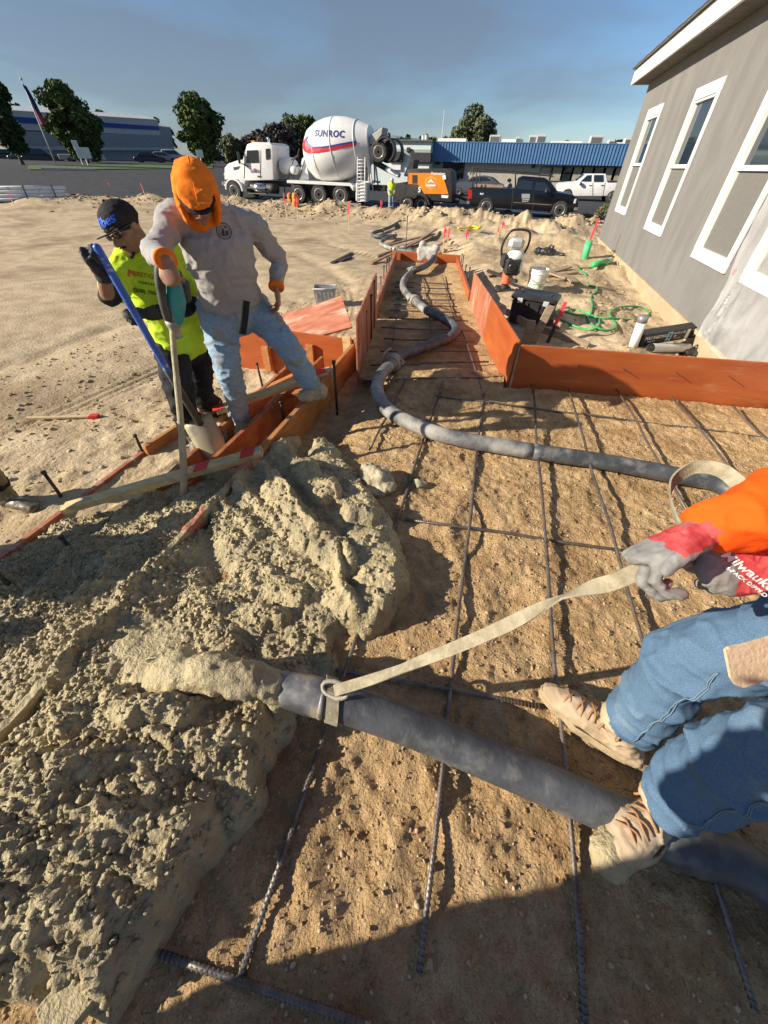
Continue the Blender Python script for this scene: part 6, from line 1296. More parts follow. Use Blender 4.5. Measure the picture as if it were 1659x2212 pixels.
# ================================================================ flagpole, signs, pole
fp=T1(385,715,72); tp=T1(155,140,72)
f_=thing('flagpole','tall flagpole with a limp dark blue and red flag','flagpole',fp); B().tube([(0,0,0),tuple(Vector((0,0,tp.z-fp.z)))],[.09,.05],10).obj('pole',m_hv,f_,True); B().ball((0,0,tp.z-fp.z+.1),.13,8,6).obj('finial',m_hv,f_,True)
h=tp.z-fp.z; vv=[];ff=[]
for i in range(13):
    for j in range(7):
        t=i/12; s=j/6; vv.append((-.1+s*(.25+.85*t**1.4)+.15*t,.25*math.sin(s*7+t*3)*s,h-.15-t*3.6-.3*s*(1-t)))
for i in range(12):
    for j in range(6): ff.append((i*7+j,i*7+j+1,(i+1)*7+j+1,(i+1)*7+j))
o=raw('flag',vv,ff,[mat('navy cloth',(.012,.018,.07),rough=.8),mat('flag red',(.3,.02,.03),rough=.8)],f_,True); 
for i,p in enumerate(o.data.polygons): p.material_index=1 if (i//6>7 and i%2) else 0
def sign(px,top,D,w,hh,label,txt=None):
    b0=T1(*px,D); t0=T1(*top,D); s=thing('yard_sign',label,'sign',b0,R(35)); h=t0.z-b0.z; B().tube([(0,0,0),(0,0,h)],.06,8).obj('post',m_white,s); pn=B().box((0,-.08,h-hh/2),(w,.06,hh),bev=.01).obj('panel',m_white,s)
    if txt: text_on('lettering',txt,hh*.34,frame(Vector((0,-.115,h-hh*.35)),(0,-1,0)),m_btxt,pn,.003)
sign((615,742),(585,605),62,1.3,.95,'white square yard sign on a white post by the kerb'); sign((578,735),(512,555),66,.55,.9,'tall narrow white sign leaning by the kerb'); sign((1395,715),(1380,622),64,.8,.75,'small white sign beside the tall tree')
lp=thing('light_pole','thin pale light pole beyond the dock building','pole',PY(952,330,90)); lp.location.z=-.5; B().tube([(0,0,0),(0,0,PY(956,238,90).z+.5)],[.12,.06],8).obj('pole',m_hv,lp,True)
# ================================================================ trees
m_lf=[mat('leaf green',(.05,.08,.022),(.085,.115,.03),1.2,.75,spec=.25,lo=.35,hi=.65),mat('leaf dark',(.025,.045,.015),(.045,.07,.022),1.0,.75,spec=.25),mat('leaf purple',(.05,.035,.035),(.075,.055,.045),1.0,.75),mat('leaf olive',(.09,.11,.05),(.12,.14,.07),1.2,.8)]
m_bark=mat('bark',(.09,.065,.045),(.13,.1,.07),8,.95,bump=.6,bscale=12)
def tree(base,h,rx,label,seed,mi=0,trunk=.2,leaf=.3,n=2600,group=None,shape=1.,lean=(0,0),clumps=46,name='broadleaf_tree'):
    rg=np.random.default_rng(seed); t=thing(name,label,'tree',base,group=group); th=h*trunk; b=B(); r=max(.09,h*.022)
    b.tube([(0,0,-.4),(lean[0]*.2,lean[1]*.2,th*.6),(lean[0]*.6,lean[1]*.6,th*1.5),(lean[0],lean[1],h*.7)],[r*1.3,r,r*.75,r*.25],9)
    ch=(h-th)/2; cz=th+ch; cen=[]
    for i in range(clumps):
        while True:
            q=rg.uniform(-1,1,3)
            if .25<np.linalg.norm(q)<1: break
        q=q*(.9+.1*rg.uniform()); wdt=rx*(1-.35*max(0,q[2])**shape)*(1 if q[2]>-.4 else .8); cen.append((q[0]*wdt+lean[0]*(q[2]+1)/2,q[1]*wdt+lean[1]*(q[2]+1)/2,cz+q[2]*ch*.95))
    cen=np.array(cen); 
    for c in cen[:14]:
        z0=th*.7+rg.uniform(0,.35)*(h-th); b.tube([(lean[0]*.4,lean[1]*.4,min(z0,c[2])),tuple(np.array([c[0]*.5,c[1]*.5,(z0+c[2])/2+.1])),tuple(c)],[r*.45,r*.3,r*.1],6)
    b.obj('trunk',m_bark,t,True)
    k=rg.integers(0,len(cen),n); rad=rx*.34*(.6+.6*rg.uniform(0,1,len(cen)))[k]
    d=rg.normal(0,1,(n,3)); d/=np.linalg.norm(d,axis=1)[:,None]; p=cen[k]+d*(rad*rg.uniform(.35,1,n)**.5)[:,None]*np.array([1,1,.8])
    u=rg.normal(0,1,(n,3))+d*.4; u/=np.linalg.norm(u,axis=1)[:,None]; w=np.cross(u,rg.normal(0,1,(n,3))); w/=np.linalg.norm(w,axis=1)[:,None]; s=(leaf*(.6+.8*rg.uniform(0,1,n)))[:,None]
    v=np.stack([p-u*s,p-w*s*.55,p+u*s,p+w*s*.55],1).reshape(-1,3); f=[(4*i,4*i+1,4*i+2,4*i+3) for i in range(n)]
    raw('crown',v,f,m_lf[mi],t); return t
def treepx(cx,top,bot,hwpx,D,label,seed,mi=0,**kw):
    b0=PD(cx,bot,D); mm=PD(cx,(top+bot)/2,D); t0=PD(cx,top,D); b0.x,b0.y=mm.x,mm.y; e=PD(cx+hwpx,(top+bot)/2,D); rx=(e-PD(cx,(top+bot)/2,D)).length; 
    return tree(b0,t0.z-b0.z,rx,label,seed,mi,**kw)
treepx(2,150,350,50,62,'dark tree cut by the picture edge beside the flagpole',1,1,n=9000,leaf=.2,trunk=.12); treepx(163,178,356,60,76,'leafy maple tree in front of the blue striped building',2,0,n=13000,leaf=.24,trunk=.07,lean=(-1,0),clumps=70); treepx(428,186,358,50,68,'tall oval tree between the striped building and the mixer truck',3,0,n=14000,leaf=.22,trunk=.03,shape=2.,clumps=80)
for i,(cx,tp_,hw,D,mi,t) in enumerate([(600,272,48,72,2,'purplish dark tree behind the mixer cab'),(645,248,50,88,0,'big green tree behind the mixer drum'),(700,252,45,95,1,'dark green tree behind the drum lettering'),(555,285,35,80,2,'low purple tree behind the truck hood'),(505,292,30,78,3,'pale green tree beyond the truck hood'),(735,265,30,100,1,'rounded tree behind the hopper'),(575,275,34,84,2,'dusky purple tree over the truck bonnet'),(668,256,42,90,0,'leafy green tree between drum and cab'),(625,262,36,86,2,'dark plum tree right of the cab')]):
    treepx(cx,tp_,365,hw,D,t,20+i,mi,n=6000,leaf=.26,trunk=.1,group='trees behind the mixer truck')
treepx(1025,230,345,42,92,'tall willow like tree behind the blue fascia building',31,3,n=8000,leaf=.26,trunk=.1); treepx(985,272,345,20,96,'small tree beside the tall willow like tree',32,0,n=2000,leaf=.26,trunk=.1)
for i,(cx,tp_,hw,D) in enumerate([(60,225,42,150),(235,228,28,150),(350,250,26,150),(820,282,30,130),(870,290,28,140),(920,290,26,140),(960,298,24,150),(1215,300,16,140),(1330,300,20,140),(1400,305,20,140)]):
    treepx(cx,tp_,352,hw,D,['distant tree left of the flagpole','distant tree between the leafy maple and the tall oval tree','distant tree over the end of the striped building','distant tree just right of the mixer hopper','distant tree over the dock building roof','distant tree left of the light pole','distant tree at the left end of the blue fascia','small distant tree above the slatted roof unit','distant tree above the roof near the grey house','distant tree hidden by the grey house corner'][i],50+i,0 if i%2 else 1,n=2000,leaf=.45,trunk=.1,group='distant trees over the rooftops')
hx=np.linspace(-3200,1800,160); hy=np.array([4200.,4600.,5200.]); HX,HY=np.meshgrid(hx,hy); HZ=np.where(HY>4300,(170+120*fbm(HX*.0012,HY*0,5,4))*(.3+.7*sstep(-HX,200,1400)),-30)*np.where(HY>5000,.2,1)
tag(grid_mesh('hills',HX,HY,HZ,mat('haze tinted hills',(.15,.2,.27),(.17,.22,.29),.001,.95)),kind='structure')  # blue grey of distance haze is put into the hill colour
# ================================================================ workers by the vehicles
def small_person(px_head,px_foot,D,label,jm,tm,sit=False,vest=False,turn=0):
    h=PD(*px_head,D); f=PD(*px_foot,D); H=h.z-f.z; o=thing('person',label,'person',f,turn); s=H/(1.75 if not sit else 1.15); L=lambda x,y,z:Vector((x*s,y*s,z*s))
    if not sit: J=dict(head=L(0,.03,1.62),neck=L(0,0,1.45),pel=L(0,0,.95),sr=L(.19,0,1.4),sl=L(-.19,0,1.4),er=L(.24,.08,1.12),wr=L(.16,.3,1.05),el=L(-.24,.06,1.12),wl=L(-.18,.28,1.0),hr=L(.09,0,.92),hl=L(-.09,0,.92),kr=L(.1,.03,.5),ar=L(.12,0,.1),kl=L(-.1,.03,.5),al=L(-.12,0,.1))
    else: J=dict(head=L(0,.1,1.0),neck=L(0,.03,.83),pel=L(0,0,.3),sr=L(.19,.03,.78),sl=L(-.19,.03,.78),er=L(.24,.15,.52),wr=L(.1,.35,.45),el=L(-.24,.15,.52),wl=L(-.1,.35,.45),hr=L(.09,.02,.28),hl=L(-.09,.02,.28),kr=L(.12,.42,.4),ar=L(.12,.5,.05),kl=L(-.12,.42,.4),al=L(-.12,.5,.05))
    M=headM(J['head'],(0,1,-.1)); b=B(); torso(b,J); head_into(b,M,J['neck'])
    for q in 'rl':
        limb(b,[J['s'+q],J['e'+q],J['w'+q]],[.05,.042,.03]); limb(b,[J['h'+q],J['k'+q],J['a'+q]],[.09,.06,.042]); hand(b,J['w'+q],J['w'+q]-J['e'+q],(0,.2,1),1)
    organic('body',b,m_skin,o,.014,3); b=B(); torso(b,J,.03,-.05); sleeve(b,J['sr'],J['er'],J['wr']); sleeve(b,J['sl'],J['el'],J['wl']); organic('shirt',b,tm,o,.016,3,folds(.01,6,2))
    b=B(); b.tube([J['pel']+UP*.05,J['pel']-UP*.08],[(.175,.13),(.155,.12)],14,up=(0,1,0),rounded=True); leg(b,J['hr'],J['kr'],J['ar']); leg(b,J['hl'],J['kl'],J['al']); organic('jeans',b,jm,o,.016,3,folds(.01,7,3))
    for q in 'rl': a=J['a'+q]; bt=B(); bt.tube([a+Vector((0,-.06,-.05*s)),a+Vector((0,.16,-.06*s))],[.05,.045],10,rounded=True); bt.obj('boot',m_boot,o,True)
    b=B(); b.ball(M@Vector((0,-.01,.05)),(.1,.12,.09),12,8,M.to_3x3()); b.obj('hard_hat' if vest else 'cap',m_hv if vest else m_black,o,True)
    if vest:
        b=B(); torso(b,J,.045,-.02); vo=organic('vest',b,m_hiviz,o,.016,3); m_ref=mat('reflective tape',(.6,.6,.58),rough=.35); 
        fwd=Vector((0,1,0)); b=B(); 
        for t in (.12,.5): c=J['pel'].lerp(J['neck'],t); b.tube([c-UP*.025,c+UP*.025],[(.225,.175)]*2,18,up=fwd,cap=False)
        b.obj('reflective_band',m_ref,o,True)
    return o
small_person((843,386),(845,452),25.2,'worker in lime vest and jeans standing at the pump hopper',m_jean,m_grey,vest=True,turn=R(200))
small_person((1104,386),(1095,432),26.6,'man in a cap and grey shirt sitting in the black pickup bed',m_jean2,m_grey,sit=True,turn=R(60))
# ================================================================ loose things on the site
c6=lambda x,y:(950.4+x*.4271,449.3+y*.4271)
def G6(x,y,z=None,dz=0):
    """point on the ground seen at crop pixel"""
    zz=-.2
    for _ in range(6):
        p=P(*c6(x,y),zz); zz=gz(p.x,p.y)
    p.z=zz+dz; return p
def GD(x,y,dz=0,z0=-.35):
    zz=z0
    for _ in range(6):
        p=P(x,y,zz); zz=gz(p.x,p.y)
    p.z=zz+dz; return p
m_pink=mat('fluorescent pink paint',(.85,.06,.09),(.75,.05,.1),9,.7); m_lath=mat('pale lath',(.6,.45,.26),(.5,.36,.2),9,.8,stretch=(4,4,1)); m_bpl=mat('black plastic',(.02,.02,.022),(.035,.034,.034),6,.4,bump=.1,bscale=30); m_wpl=mat('white bucket plastic',(.76,.75,.72),(.7,.69,.65),5,.45,col3=(.5,.45,.36),s3=7,lo3=.58,hi3=.66); m_gpl=mat('grey tote plastic',(.33,.35,.37),(.45,.46,.47),6,.6,col3=(.6,.58,.52),s3=8,lo3=.55,hi3=.65)
# tote
p=GD(704,655); t=thing('plastic_tote','grey plastic tote with dried white splatter standing on the lot','tote',p,R(20)); b=B(); w,d,h=.36,.27,.26; 
lo=[(-w*.42,-d*.42,.0),(w*.42,-d*.42,.0),(w*.42,d*.42,.0),(-w*.42,d*.42,.0)]; hi=[(-w/2,-d/2,h),(w/2,-d/2,h),(w/2,d/2,h),(-w/2,d/2,h)]; li=[(x*.96,y*.95,h-.004) for x,y,z in hi]; bi=[(x*.94,y*.93,.012) for x,y,z in lo]
b.add(lo+hi+li+bi,[(3,2,1,0)]+[(i,(i+1)%4,4+(i+1)%4,4+i) for i in range(4)]+[(4+i,4+(i+1)%4,8+(i+1)%4,8+i) for i in range(4)]+[(8+i,8+(i+1)%4,12+(i+1)%4,12+i) for i in range(4)]+[(12,13,14,15)]); b.obj('bin',m_gpl,t)
b=B().tube([Vector(q)*1.0 for q in hi],.012,8,closed=True); b.obj('rim',m_gpl,t,True)
b=B()
for i in range(5): b.box((-w*.36+i*w*.18,-d*.47,h*.55),(.012,.012,h*.7))
b.obj('rib',m_gpl,t)
# white bucket
def bucket(p,r,h,label,m,open_=True,band=None):
    t=thing('bucket',label,'bucket',p); b=B(); b.lathe([(r*.86,0),(r*.93,h*.55),(r,h*.8),(r*1.05,h*.81),(r*1.05,h*.85),(r,h*.86),(r*1.02,h*.97),(r*1.06,h*.98),(r*1.06,h),(r*.98,h),(r*.84,.02),(.01,.015)],24,cap=False); autosmooth(b.obj('pail',m,t))
    B().tube(spline([(-r*1.04,0,h*.86),(-r*.7,-r*.9,h*.62),(0,-r*1.2,h*.5),(r*.7,-r*.9,h*.62),(r*1.04,0,h*.86)],5),.004,6).obj('bail',m_steel,t,True)
    if band: B().lathe([(r*.895,h*.12),(r*.93,h*.4)],24,(0,0,0),(0,0,1),cap=False).obj('label_band',band,t,True) if False else None
    return t
bk=bucket(G6(475,425),.15,.37,'white plastic bucket standing in front of the lumber scraps',m_wpl)
B().lathe([(.1325,.05),(.138,.16)],24,cap=False).obj('printed_band',mat('green print',(.25,.42,.25),(.7,.69,.65),14,.5),bk,True)
# black tool chest
p=G6(455,575); cs_=1.25; t=thing('tool_chest','black ribbed plastic tool chest beside the walkway forms','tool chest',p,R(-12)); b=B().box((0,0,.17),(.46,.33,.34),bev=.02); b.obj('case',m_bpl,t); B().box((0,0,.375),(.5,.36,.07),bev=.02).obj('lid',m_bpl,t)
for x in(-.17,-.06,.06,.17): B().box((x,-.172,.2),(.03,.02,.24)).obj('rib',m_bpl,t)
for x in(-.14,.14): B().box((x,-.185,.34),(.06,.02,.07),bev=.005).obj('latch',m_gpl,t)
t.scale=(1.2,1.1,.92); B().tube(spline([(-.16,0,.41),(-.14,0,.45),(.14,0,.45),(.16,0,.41)],4),.012,8).obj('lid_handle',m_bpl,t,True)
# tamping rammer
p=G6(322,420); t=thing('tamping_rammer','jumping jack tamping rammer with orange bellows and black engine','rammer',p,R(10)); S=1.0
top=PD(*c6(405,112),(p.x**2+p.y**2)**.5*1.0); ax_=(top-p); H_=ax_.z; lx=ax_.x*.9
L=lambda t_,x=0,y=0:Vector((lx*t_*math.cos(R(10))+x,-lx*t_*math.sin(R(10))+y,H_*t_))
b=B(); b.box((0,.03,.03),(.26,.33,.05),bev=.015); b.tube([(0,0,.05),L(.12)],.06,12); b.obj('foot',m_old if False else m_stake,t)
b=B(); ax2=(L(.34)-L(.14)); n_=14; b.lathe([(.075+.022*(i%2),ax2.length*i/n_) for i in range(n_+1)],18,L(.14),ax2); b.obj('bellows',mat('orange rubber',(.75,.16,.06),(.65,.13,.05),7,.6),t,True)
b=B(); b.tube([L(.33),L(.5),L(.56)],[.07,.1,.09],14,rounded=True); b.box(L(.45,.02,-.05),(.26,.24,.26),bev=.04); b.box(L(.52,-.1,0),(.14,.22,.2),bev=.03); b.obj('engine',m_bpl,t); 
b=B(); b.ball(L(.60,.04,-.03),(.15,.13,.1)); b.box(L(.47,.13,-.06),(.08,.18,.16),bev=.02); b.obj('crankcase_cover',m_wpl,t,True); b=B(); b.box(L(.8,.0,0),(.24,.2,.17),bev=.05); b.obj('fuel_tank',m_gpl,t)
B().lathe([(.055,0),(.06,.01),(.05,.02)],16,L(.45,0,-.175),(0,-1,0)).obj('recoil_starter',m_bpl,t)
hl=[L(.5,-.14,.1),L(.72,-.2,.05),L(.9,-.17,.0),L(1.0,-.1,-.02),L(1.0,.12,-.02),L(.9,.19,.0),L(.72,.2,.05),L(.5,.14,.1)]; B().tube(spline(hl,5),.018,10).obj('guide_handle',m_bpl,t,True)
# lumber and lath by the right forms
def plank(a,c,w,h,m,label,name='plank',cat='lumber',up=(0,0,1),group=None):
    a,c=Vector(a),Vector(c); o=thing(name,label,cat,a,group=group); B().beam((0,0,0),c-a,w,h,up,.003).obj('board',m,o); return o
plank(G6(232,378,dz=.2),G6(372,440,dz=.2),.05,.05,m_stake,'dark pipe rail behind the pinkish walkway panel'); plank(G6(300,500,dz=.12),G6(605,622,dz=.06),.035,.09,m_old,'weathered brace plank in front of the black tool chest'); plank(G6(480,640,dz=.08),G6(745,712,dz=.04),.035,.09,m_old,'weathered plank lying behind the long orange panel'); plank(G6(330,560,dz=.1),G6(470,640,dz=.08),.035,.09,m_old,'short weathered plank behind the striped orange panel')
plank(G6(465,690),G6(465,690)+Vector((.1,.02,.46)),.09,.04,m_old,'leaning weathered stud by the red tipped lath',up=(0,1,0)); plank(G6(432,690),G6(432,690)+Vector((.0,.01,.3)),.1,.05,m_old,'stubby upright block beside the leaning stud',up=(0,1,0))
a=G6(541,690); o=thing('survey_lath','leaning lath with a bright red upper half beside the tool chest','stake',a); v=Vector((.07,.02,.5)); B().beam((0,0,0),v*.45,.04,.012,(0,1,0)).obj('lower_lath',m_bpl,o); B().beam(v*.45,v,.042,.013,(0,1,0)).obj('painted_lath',m_pink,o)
for i,(x0,y0,x1,y1,dz,t) in enumerate([(530,330,650,312,.05,'top'),(535,350,690,335,.03,'middle'),(545,372,655,362,.015,'lower'),(560,340,640,382,.07,'crosswise'),(640,352,680,395,.04,'splintered'),(250,340,305,325,.04,'short')]):
    plank(G6(x0,y0,dz=dz),G6(x1,y1,dz=dz+.01),.14,.03,m_old,t+' weathered scrap board in the heap behind the white bucket' if i<5 else 'short scrap board lying by the tamping rammer','scrap_board',group=None)
# garden hose
m_gh=mat('green garden hose',(.03,.3,.09),(.05,.38,.12),9,.4)
gp=[(862,285),(840,292),(770,300),(700,312),(735,338),(750,380),(785,405),(790,425),(762,455),(768,500),(762,530),(735,548),(680,545),(640,530),(680,512),(740,520),(800,545),(860,565),(940,572),(1010,565),(1052,545),(1040,515),(980,503),(905,508),(862,530),(862,560),(885,590),(882,615),(840,625),(790,612),(760,585),(745,555),(765,540),(800,560),(800,600),(770,622),(700,610),(620,575),(590,540),(600,520),(650,510)]
pts=[G6(*q,dz=.018) for q in gp]; pts[0].z+=.12; o=thing('garden_hose','tangled green garden hose lying on the dirt by the house','hose',pts[3]); sm=spline([q-pts[3] for q in pts],4); B().tube(sm,.014,8).obj('hose',m_gh,o,True)
# PVC riser, box, film roll
p=G6(975,705); q=PD(*c6(1032,545),math.hypot(p.x,p.y)*1.0); o=thing('pvc_riser','white plastic pipe stub with a grey taped cap by the poly sheeting box','pipe',p); v=q-p; B().tube([(0,0,-.05),tuple(v*.86)],.05,18).obj('pipe',m_wpl,o,True); B().tube([tuple(v*.8),tuple(v)],.055,18,rounded=False).obj('taped_cap',mat('duct tape',(.25,.25,.26),rough=.35,metal=.3),o,True)
a,c=G6(1010,705),G6(1290,690); d=(c-a); L_=d.length; o=thing('sheeting_box','black printed carton of poly sheeting lying by the house foundation','box',a,math.atan2(d.y,d.x)); hb_=.14; b=B().box((L_/2,.08,hb_/2+.01),(L_,.16,hb_),bev=.004); b.obj('carton',mat('black carton',(.02,.018,.02),rough=.5),o)
def ft(s,size,x,z,m,bold=.001): return text_on('carton_lettering',s,size,frame(Vector((x,-.004,z)),(0,-1,0)),m,o,bold)
ft('POLY SHEETING',.05,L_*.20,.10,m_wtxt); ft('FILM DE POLY',.02,L_*.14,.055,m_wtxt,.0004); B().box((L_*.42,-.003,.08),(.085,.004,.12)).obj('size_label',mat('light blue print',(.3,.6,.75),rough=.5),o); text_on('carton_lettering','2',.09,frame(Vector((L_*.42,-.007,.09)),(0,-1,0)),m_black,o,.002); text_on('carton_lettering','MIL',.025,frame(Vector((L_*.42,-.007,.036)),(0,-1,0)),m_black,o,.0005)
ft('8-1/3 ft. x 200',.036,L_*.58,.115,m_wtxt); ft('Clear',.026,L_*.52,.08,m_wtxt); ft('2.54 m x 60.96 m',.018,L_*.57,.05,m_wtxt,.0004); B().box((L_*.73,-.003,.08),(.06,.004,.12)).obj('white_label',m_wtxt,o); ft('CLEAR SHEETING',.02,L_*.87,.12,m_wtxt,.0004); B().box((L_*.9,-.003,.06),(.1,.004,.05)).obj('barcode_label',m_wtxt,o)
a,c=G6(1055,728),G6(1240,728); o=thing('film_roll','rolled translucent plastic film lying in front of the sheeting box','plastic roll',a); d=c-a; m_film2=mat('rolled film',(.6,.6,.6),(.7,.7,.7),4,.2,bump=.4,bscale=12,spec=.6); B().tube([(0,0,.05),tuple(d+Vector((0,0,.05)))],.055,18,cap=False).obj('roll',m_film2,o,True); B().tube([tuple(d*-.0+Vector((0,0,.05))),tuple(d*1.012+Vector((0,0,.05)))],.024,12).obj('core',m_black,o,True)
o=thing('black_tarp','crumpled black plastic scrap against the house foundation','tarp',G6(1262,740)); b=B(); b.ball((0,0,.03),(.12,.08,.05)); b.ball((.06,.03,.06),(.06,.05,.07)); organic('tarp',b,m_bpl,o,.012,2,lambda co,no:.02*fbm3(co*16,3,3))
# black harness pile
o=thing('tool_pile','black tool belt and pouches dropped on the dirt','tool belt',G6(545,240)); b=B(); b.ball((0,0,.07),(.2,.12,.1)); b.ball((-.2,.05,.06),(.14,.07,.07)); b.ball((.2,-.04,.05),(.2,.06,.05),rot=(0,0,-.4)); b.ball((.03,.03,.16),(.07,.06,.09)); organic('pouches',b,m_bpl,o,.02,2,lambda co,no:.035*fbm3(co*9,5,3)); B().beam((.0,0,.1),(.12,0,.34),.03,.02,(0,1,0)).obj('hammer_handle',m_lath,o)
# green standpipe
p=G6(738,240); o=thing('green_standpipe','green plastic pipe standing in the dirt by the house corner','pipe',p); q=PD(*c6(756,165),math.hypot(p.x,p.y)); v=q-p; B().tube([(0,0,-.1),tuple(v)],.075,18).obj('pipe',mat('green pipe',(.05,.5,.18),(.1,.55,.25),4,.5,col3=(.45,.5,.3),s3=3,lo3=.55,hi3=.65),o,True); B().beam(tuple(v*.8),tuple(v+Vector((.05,0,.45))),.04,.012,(0,1,0)).obj('pink_lath',m_pink,o)
# survey stakes with pink tops
def lath(bot,top,label,group,D=None,flag=.4):
    a=GD(*bot); q=PD(*top,math.hypot(a.x,a.y)); v=q-a; o=thing('survey_stake',label,'stake',a,group=group); B().beam((0,0,-.05),tuple(v*(1-flag)),.032,.014,(0,1,0)).obj('lath',m_lath,o); B().beam(tuple(v*(1-flag)),tuple(v),.034,.015,(0,1,0)).obj('pink_top',m_pink,o)
    if len(label)%2==0:
        B().prism([v*.95,v*.95+Vector((.06,0,-.03)),v*.85+Vector((.05,0,-.05)),v*.8],(0,.004,0)).obj('ribbon',m_pink,o)
    return o
c1p=lambda x,y:(x*.3125,129.6+y*.3125); c2p=lambda x,y:(449+x*.3125,242+y*.3125)
for bot,top,t in ((c1p(790,945),c1p(745,845),'on the dirt bank behind the black cap'),(c1p(1020,985),c1p(970,850),'on the dirt bank behind the grey shoulder'),(c1p(95,1000),c1p(60,925),'in front of the white pipe bundle'),(c2p(543,700),c2p(522,560),'in front of the mixer truck fuel tank'),(c2p(622,750),c2p(613,590),'beside the orange bags'),(c2p(866,655),c2p(862,565),'between the two dry bushes'),(c2p(973,705),c2p(970,620),'right of the dry bushes'),(c2p(1198,750),c2p(1196,610),'left of the lime vested worker'),(c2p(1528,690),c2p(1528,600),'beside the pump wheels'),(c7(895,545),c7(922,265),'with pale lower half beyond the sack'),(c7(930,520),c7(968,275),'thin and purple beyond the sack'),(c7(1115,525),c7(1142,285),'with a ribbon beyond the end board'),(c7(1435,430),c7(1450,280),'behind the tamping rammer'),(c7(1465,420),c7(1495,210),'tall behind the tamping rammer')):
    lath(bot,top,'wooden survey stake with pink top '+t,'pink topped survey stakes')
a=P(58,902,-.33); c=P(212,898,-.33); o=thing('survey_stake','fallen wooden stake with a red tip lying on the lot','stake',a); v=c-a; v.z=gz(c.x,c.y)-gz(a.x,a.y); o.location.z=gz(a.x,a.y)+.02; B().beam((0,0,0),v*.88,.03,.015).obj('lath',m_lath,o); B().beam(v*.88,v,.05,.03).obj('red_tip',m_red,o)
# long boards beyond the walkway
for i,(x0,y0,x1,y1,t) in enumerate([(190,640,790,345,'nearest the walkway'),(245,575,810,330,'second in the heap'),(330,480,760,345,'third in the heap'),(560,470,830,320,'short one on top'),(620,600,960,420,'lying under the sack'),(850,525,1045,512,'lying beside the sack')]):
    a,c=GD(*c7(x0,y0)),GD(*c7(x1,y1)); a.z+=.03+.02*(i%3); c.z+=.04+.02*i; plank(a,c,.09,.038,m_old if i%2 else mat('reddish old lumber',(.33,.2,.13),(.25,.15,.1),8,.85,bump=.3,bscale=40),'long old board beyond the walkway, '+t,'loose_board')
for x,y,t in ((1000,470,'beyond the end board'),(1415,750,'by the tamping rammer')):
    p=GD(*c7(x,y)); o=thing('wood_bracket','small dark wooden bracket lying '+t,'bracket',p,R(30)); B().beam((-.18,0,.02),(.18,0,.1),.16,.02).obj('plate',m_old,o); B().beam((.1,.0,.0),(.16,0,.14),.16,.02).obj('brace',m_old,o)
for (x,y,x2,y2,t) in ((718,570,760,548,'dark offcut lying beside the far walkway boards'),(735,566,757,556,'small offcut beside the dark offcut')):
    a,c=GD(x,y),GD(x2,y2); a.z+=.02; c.z+=.02; plank(a,c,.1,.03,m_stake if 'dark' in t else m_old,t,'offcut')
# yellow strap heap
p=GD(*c7(1150,305)); o=thing('yellow_strap_heap','tangled yellow webbing on the dirt heap','strap',p); b=B(); rg=random.Random(4); b.tube(spline([(rg.uniform(-.45,.45),rg.uniform(-.2,.2),.05+rg.uniform(0,.12)) for _ in range(14)],5),(.02),6); b.obj('webbing',mat('yellow webbing',(.75,.55,.03),rough=.7),o,True)
# orange bags, buckets by the pump
p=GD(*c2p(575,648)); o=thing('orange_barrel','orange rock filled bag standing on the dirt bank','bag',p); b=B(); b.ball((0,0,.22),(.22,.2,.24)); b.ball((0,0,.5),(.2,.18,.2)); organic('bag',b,mat('orange sack',(.7,.25,.05),(.6,.2,.05),6,.8),o,.03,3,lambda co,no:.03*fbm3(co*9,2,3))
p=GD(*c2p(612,655)); o=thing('orange_barrel','smaller orange bag beside the pink topped stake','bag',p); b=B(); b.ball((0,0,.2),(.18,.18,.22)); b.ball((0,0,.42),(.16,.15,.16)); organic('bag',b,MATS['orange sack'],o,.03,3,lambda co,no:.03*fbm3(co*9,4,3))
c3p=lambda x,y:(829.6+x*.3333,242+y*.3333)
for px,t,m in (((250,640),'blue grey bucket by the pump wheels',mat('blue grey plastic',(.2,.24,.32),rough=.5)),((360,645),'grey bucket on the dirt bank behind the pump',m_gpl)):
    p=GD(*c3p(*px)); bucket(p,.2,.45,t,m)
p=GD(*c3p(325,650)); o=thing('grey_tub','dented grey mixing tub tipped on the dirt bank','tub',p,.3); b=B(); b.lathe([(.28,0),(.36,.32),(.38,.33),(.35,.3),(.26,.02),(.01,.02)],16,(0,0,.05),(.25,-.2,1),cap=False); b.obj('tub',m_gpl,o,True)
p=GD(*c3p(1100+0,680)); o=thing('flat_stone','pale flat stone slab on the bank below the black pickup','stone',GD(*c3p(800,675))); b=B(); b.ball((0,0,.03),(.35,.2,.06)); organic('slab',b,m_found,o,.03,2,lambda co,no:.02*fbm3(co*8,3,3))
# white pipe bundle
pts=[]; o=None; bl,br=GD(-60,432),GD(152,430); o=thing('pipe_bundle','strapped bundle of white plastic pipes lying along the lot edge','pipe bundle',bl); v=br-bl; v.z=0; k=0; s_=v.cross(UP).normalized()
for r_ in range(4):
    for j in range(6-r_):
        off=s_*((j-(5-r_)/2)*.17)+UP*(.09+r_*.145); B().tube([tuple(off+v*(.01*((k*7)%5))),tuple(off+v*(1-.012*((k*3)%5)))],.083,12).obj('pipe',m_wpl,o,True); k+=1
for t in (.55,.85):
    c=v*t; q=[c-s_*.55+UP*.0,c-s_*.5+UP*.22,c-s_*.27+UP*.62,c+s_*.27+UP*.62,c+s_*.5+UP*.22,c+s_*.55]; B().tube(q,.022,6).obj('strap',m_black,o)
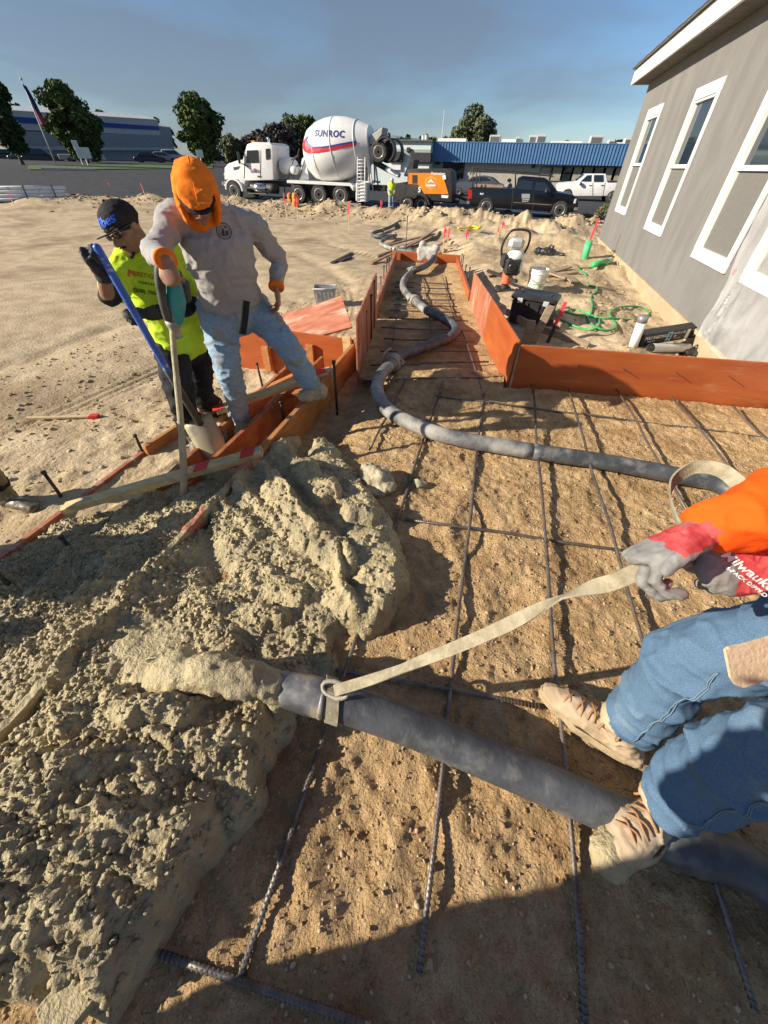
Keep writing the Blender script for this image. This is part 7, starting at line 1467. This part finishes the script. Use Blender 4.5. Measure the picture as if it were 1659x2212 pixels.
# dry bushes
def bush(p,r,h,label,seed,n=900,m=None):
    rg=np.random.default_rng(seed); o=thing('dry_bush',label,'bush',p,group='dry bushes along the road'); b=B()
    for i in range(26):
        a=rg.uniform(0,6.28); e=rg.uniform(.3,1); q=Vector((math.cos(a)*r*e,math.sin(a)*r*e,h*(1.1-e*.6))); b.tube([(0,0,-.03),q*.5+Vector((0,0,.05)),q],[.012,.008,.004],5)
    b.obj('stems',m_bark,o); d=rg.normal(0,1,(n,3)); d/=np.linalg.norm(d,axis=1)[:,None]; d[:,2]=np.abs(d[:,2]); pp=d*(rg.uniform(.3,1,n)**.5)[:,None]*np.array([r,r,h]); u=rg.normal(0,1,(n,3)); u[:,2]+=.8; u/=np.linalg.norm(u,axis=1)[:,None]; w=np.cross(u,rg.normal(0,1,(n,3))); w/=np.linalg.norm(w,axis=1)[:,None]; s=rg.uniform(.05,.12,n)[:,None]
    raw('foliage',np.stack([pp-u*s,pp-w*s*.3,pp+u*s,pp+w*s*.3],1).reshape(-1,3),[(4*i,4*i+1,4*i+2,4*i+3) for i in range(n)],m or mat('dry leaf',(.12,.13,.05),(.19,.18,.08),6,.85),o)
for px,r,h,t in ((c2p(745,648),.75,.65,'dry olive bush in front of the mixer rear wheels'),(c2p(900,655),.8,.6,'wide dry bush left of the mixer ladder'),(c3p(1305,715),.5,.38,'low dry bush in front of the pickup bumper'),(c3p(1420,690),.55,.7,'taller green bush by the house corner'),(c3p(800,665),.3,.22,'small weed below the pickup running board'),(c2p(1050,650),.4,.25,'small weed under the mixer tool box')):
    bush(GD(*px),r,h,t,int(px[0]),1500)
# wooden stub at the house end of the orange board and small nails in it
plank(Vector((2.36,3.36,-.05)),Vector((2.45,3.50,.3)),.09,.04,m_lumy,'pale stud at the house end of the long low panel',up=(0,1,0))
fpn=[o for o in bpy.data.objects if o.name=='plywood_form'][0]
for x in (.75,1.1,1.5,1.9):
    y=3.20+.144*(x-.265)-.012; o=B().tube([Vector((x,y,.27))-fpn.location,Vector((x+.012,y-.05,.262))-fpn.location],.003,6).obj('nail',m_stake,fpn)
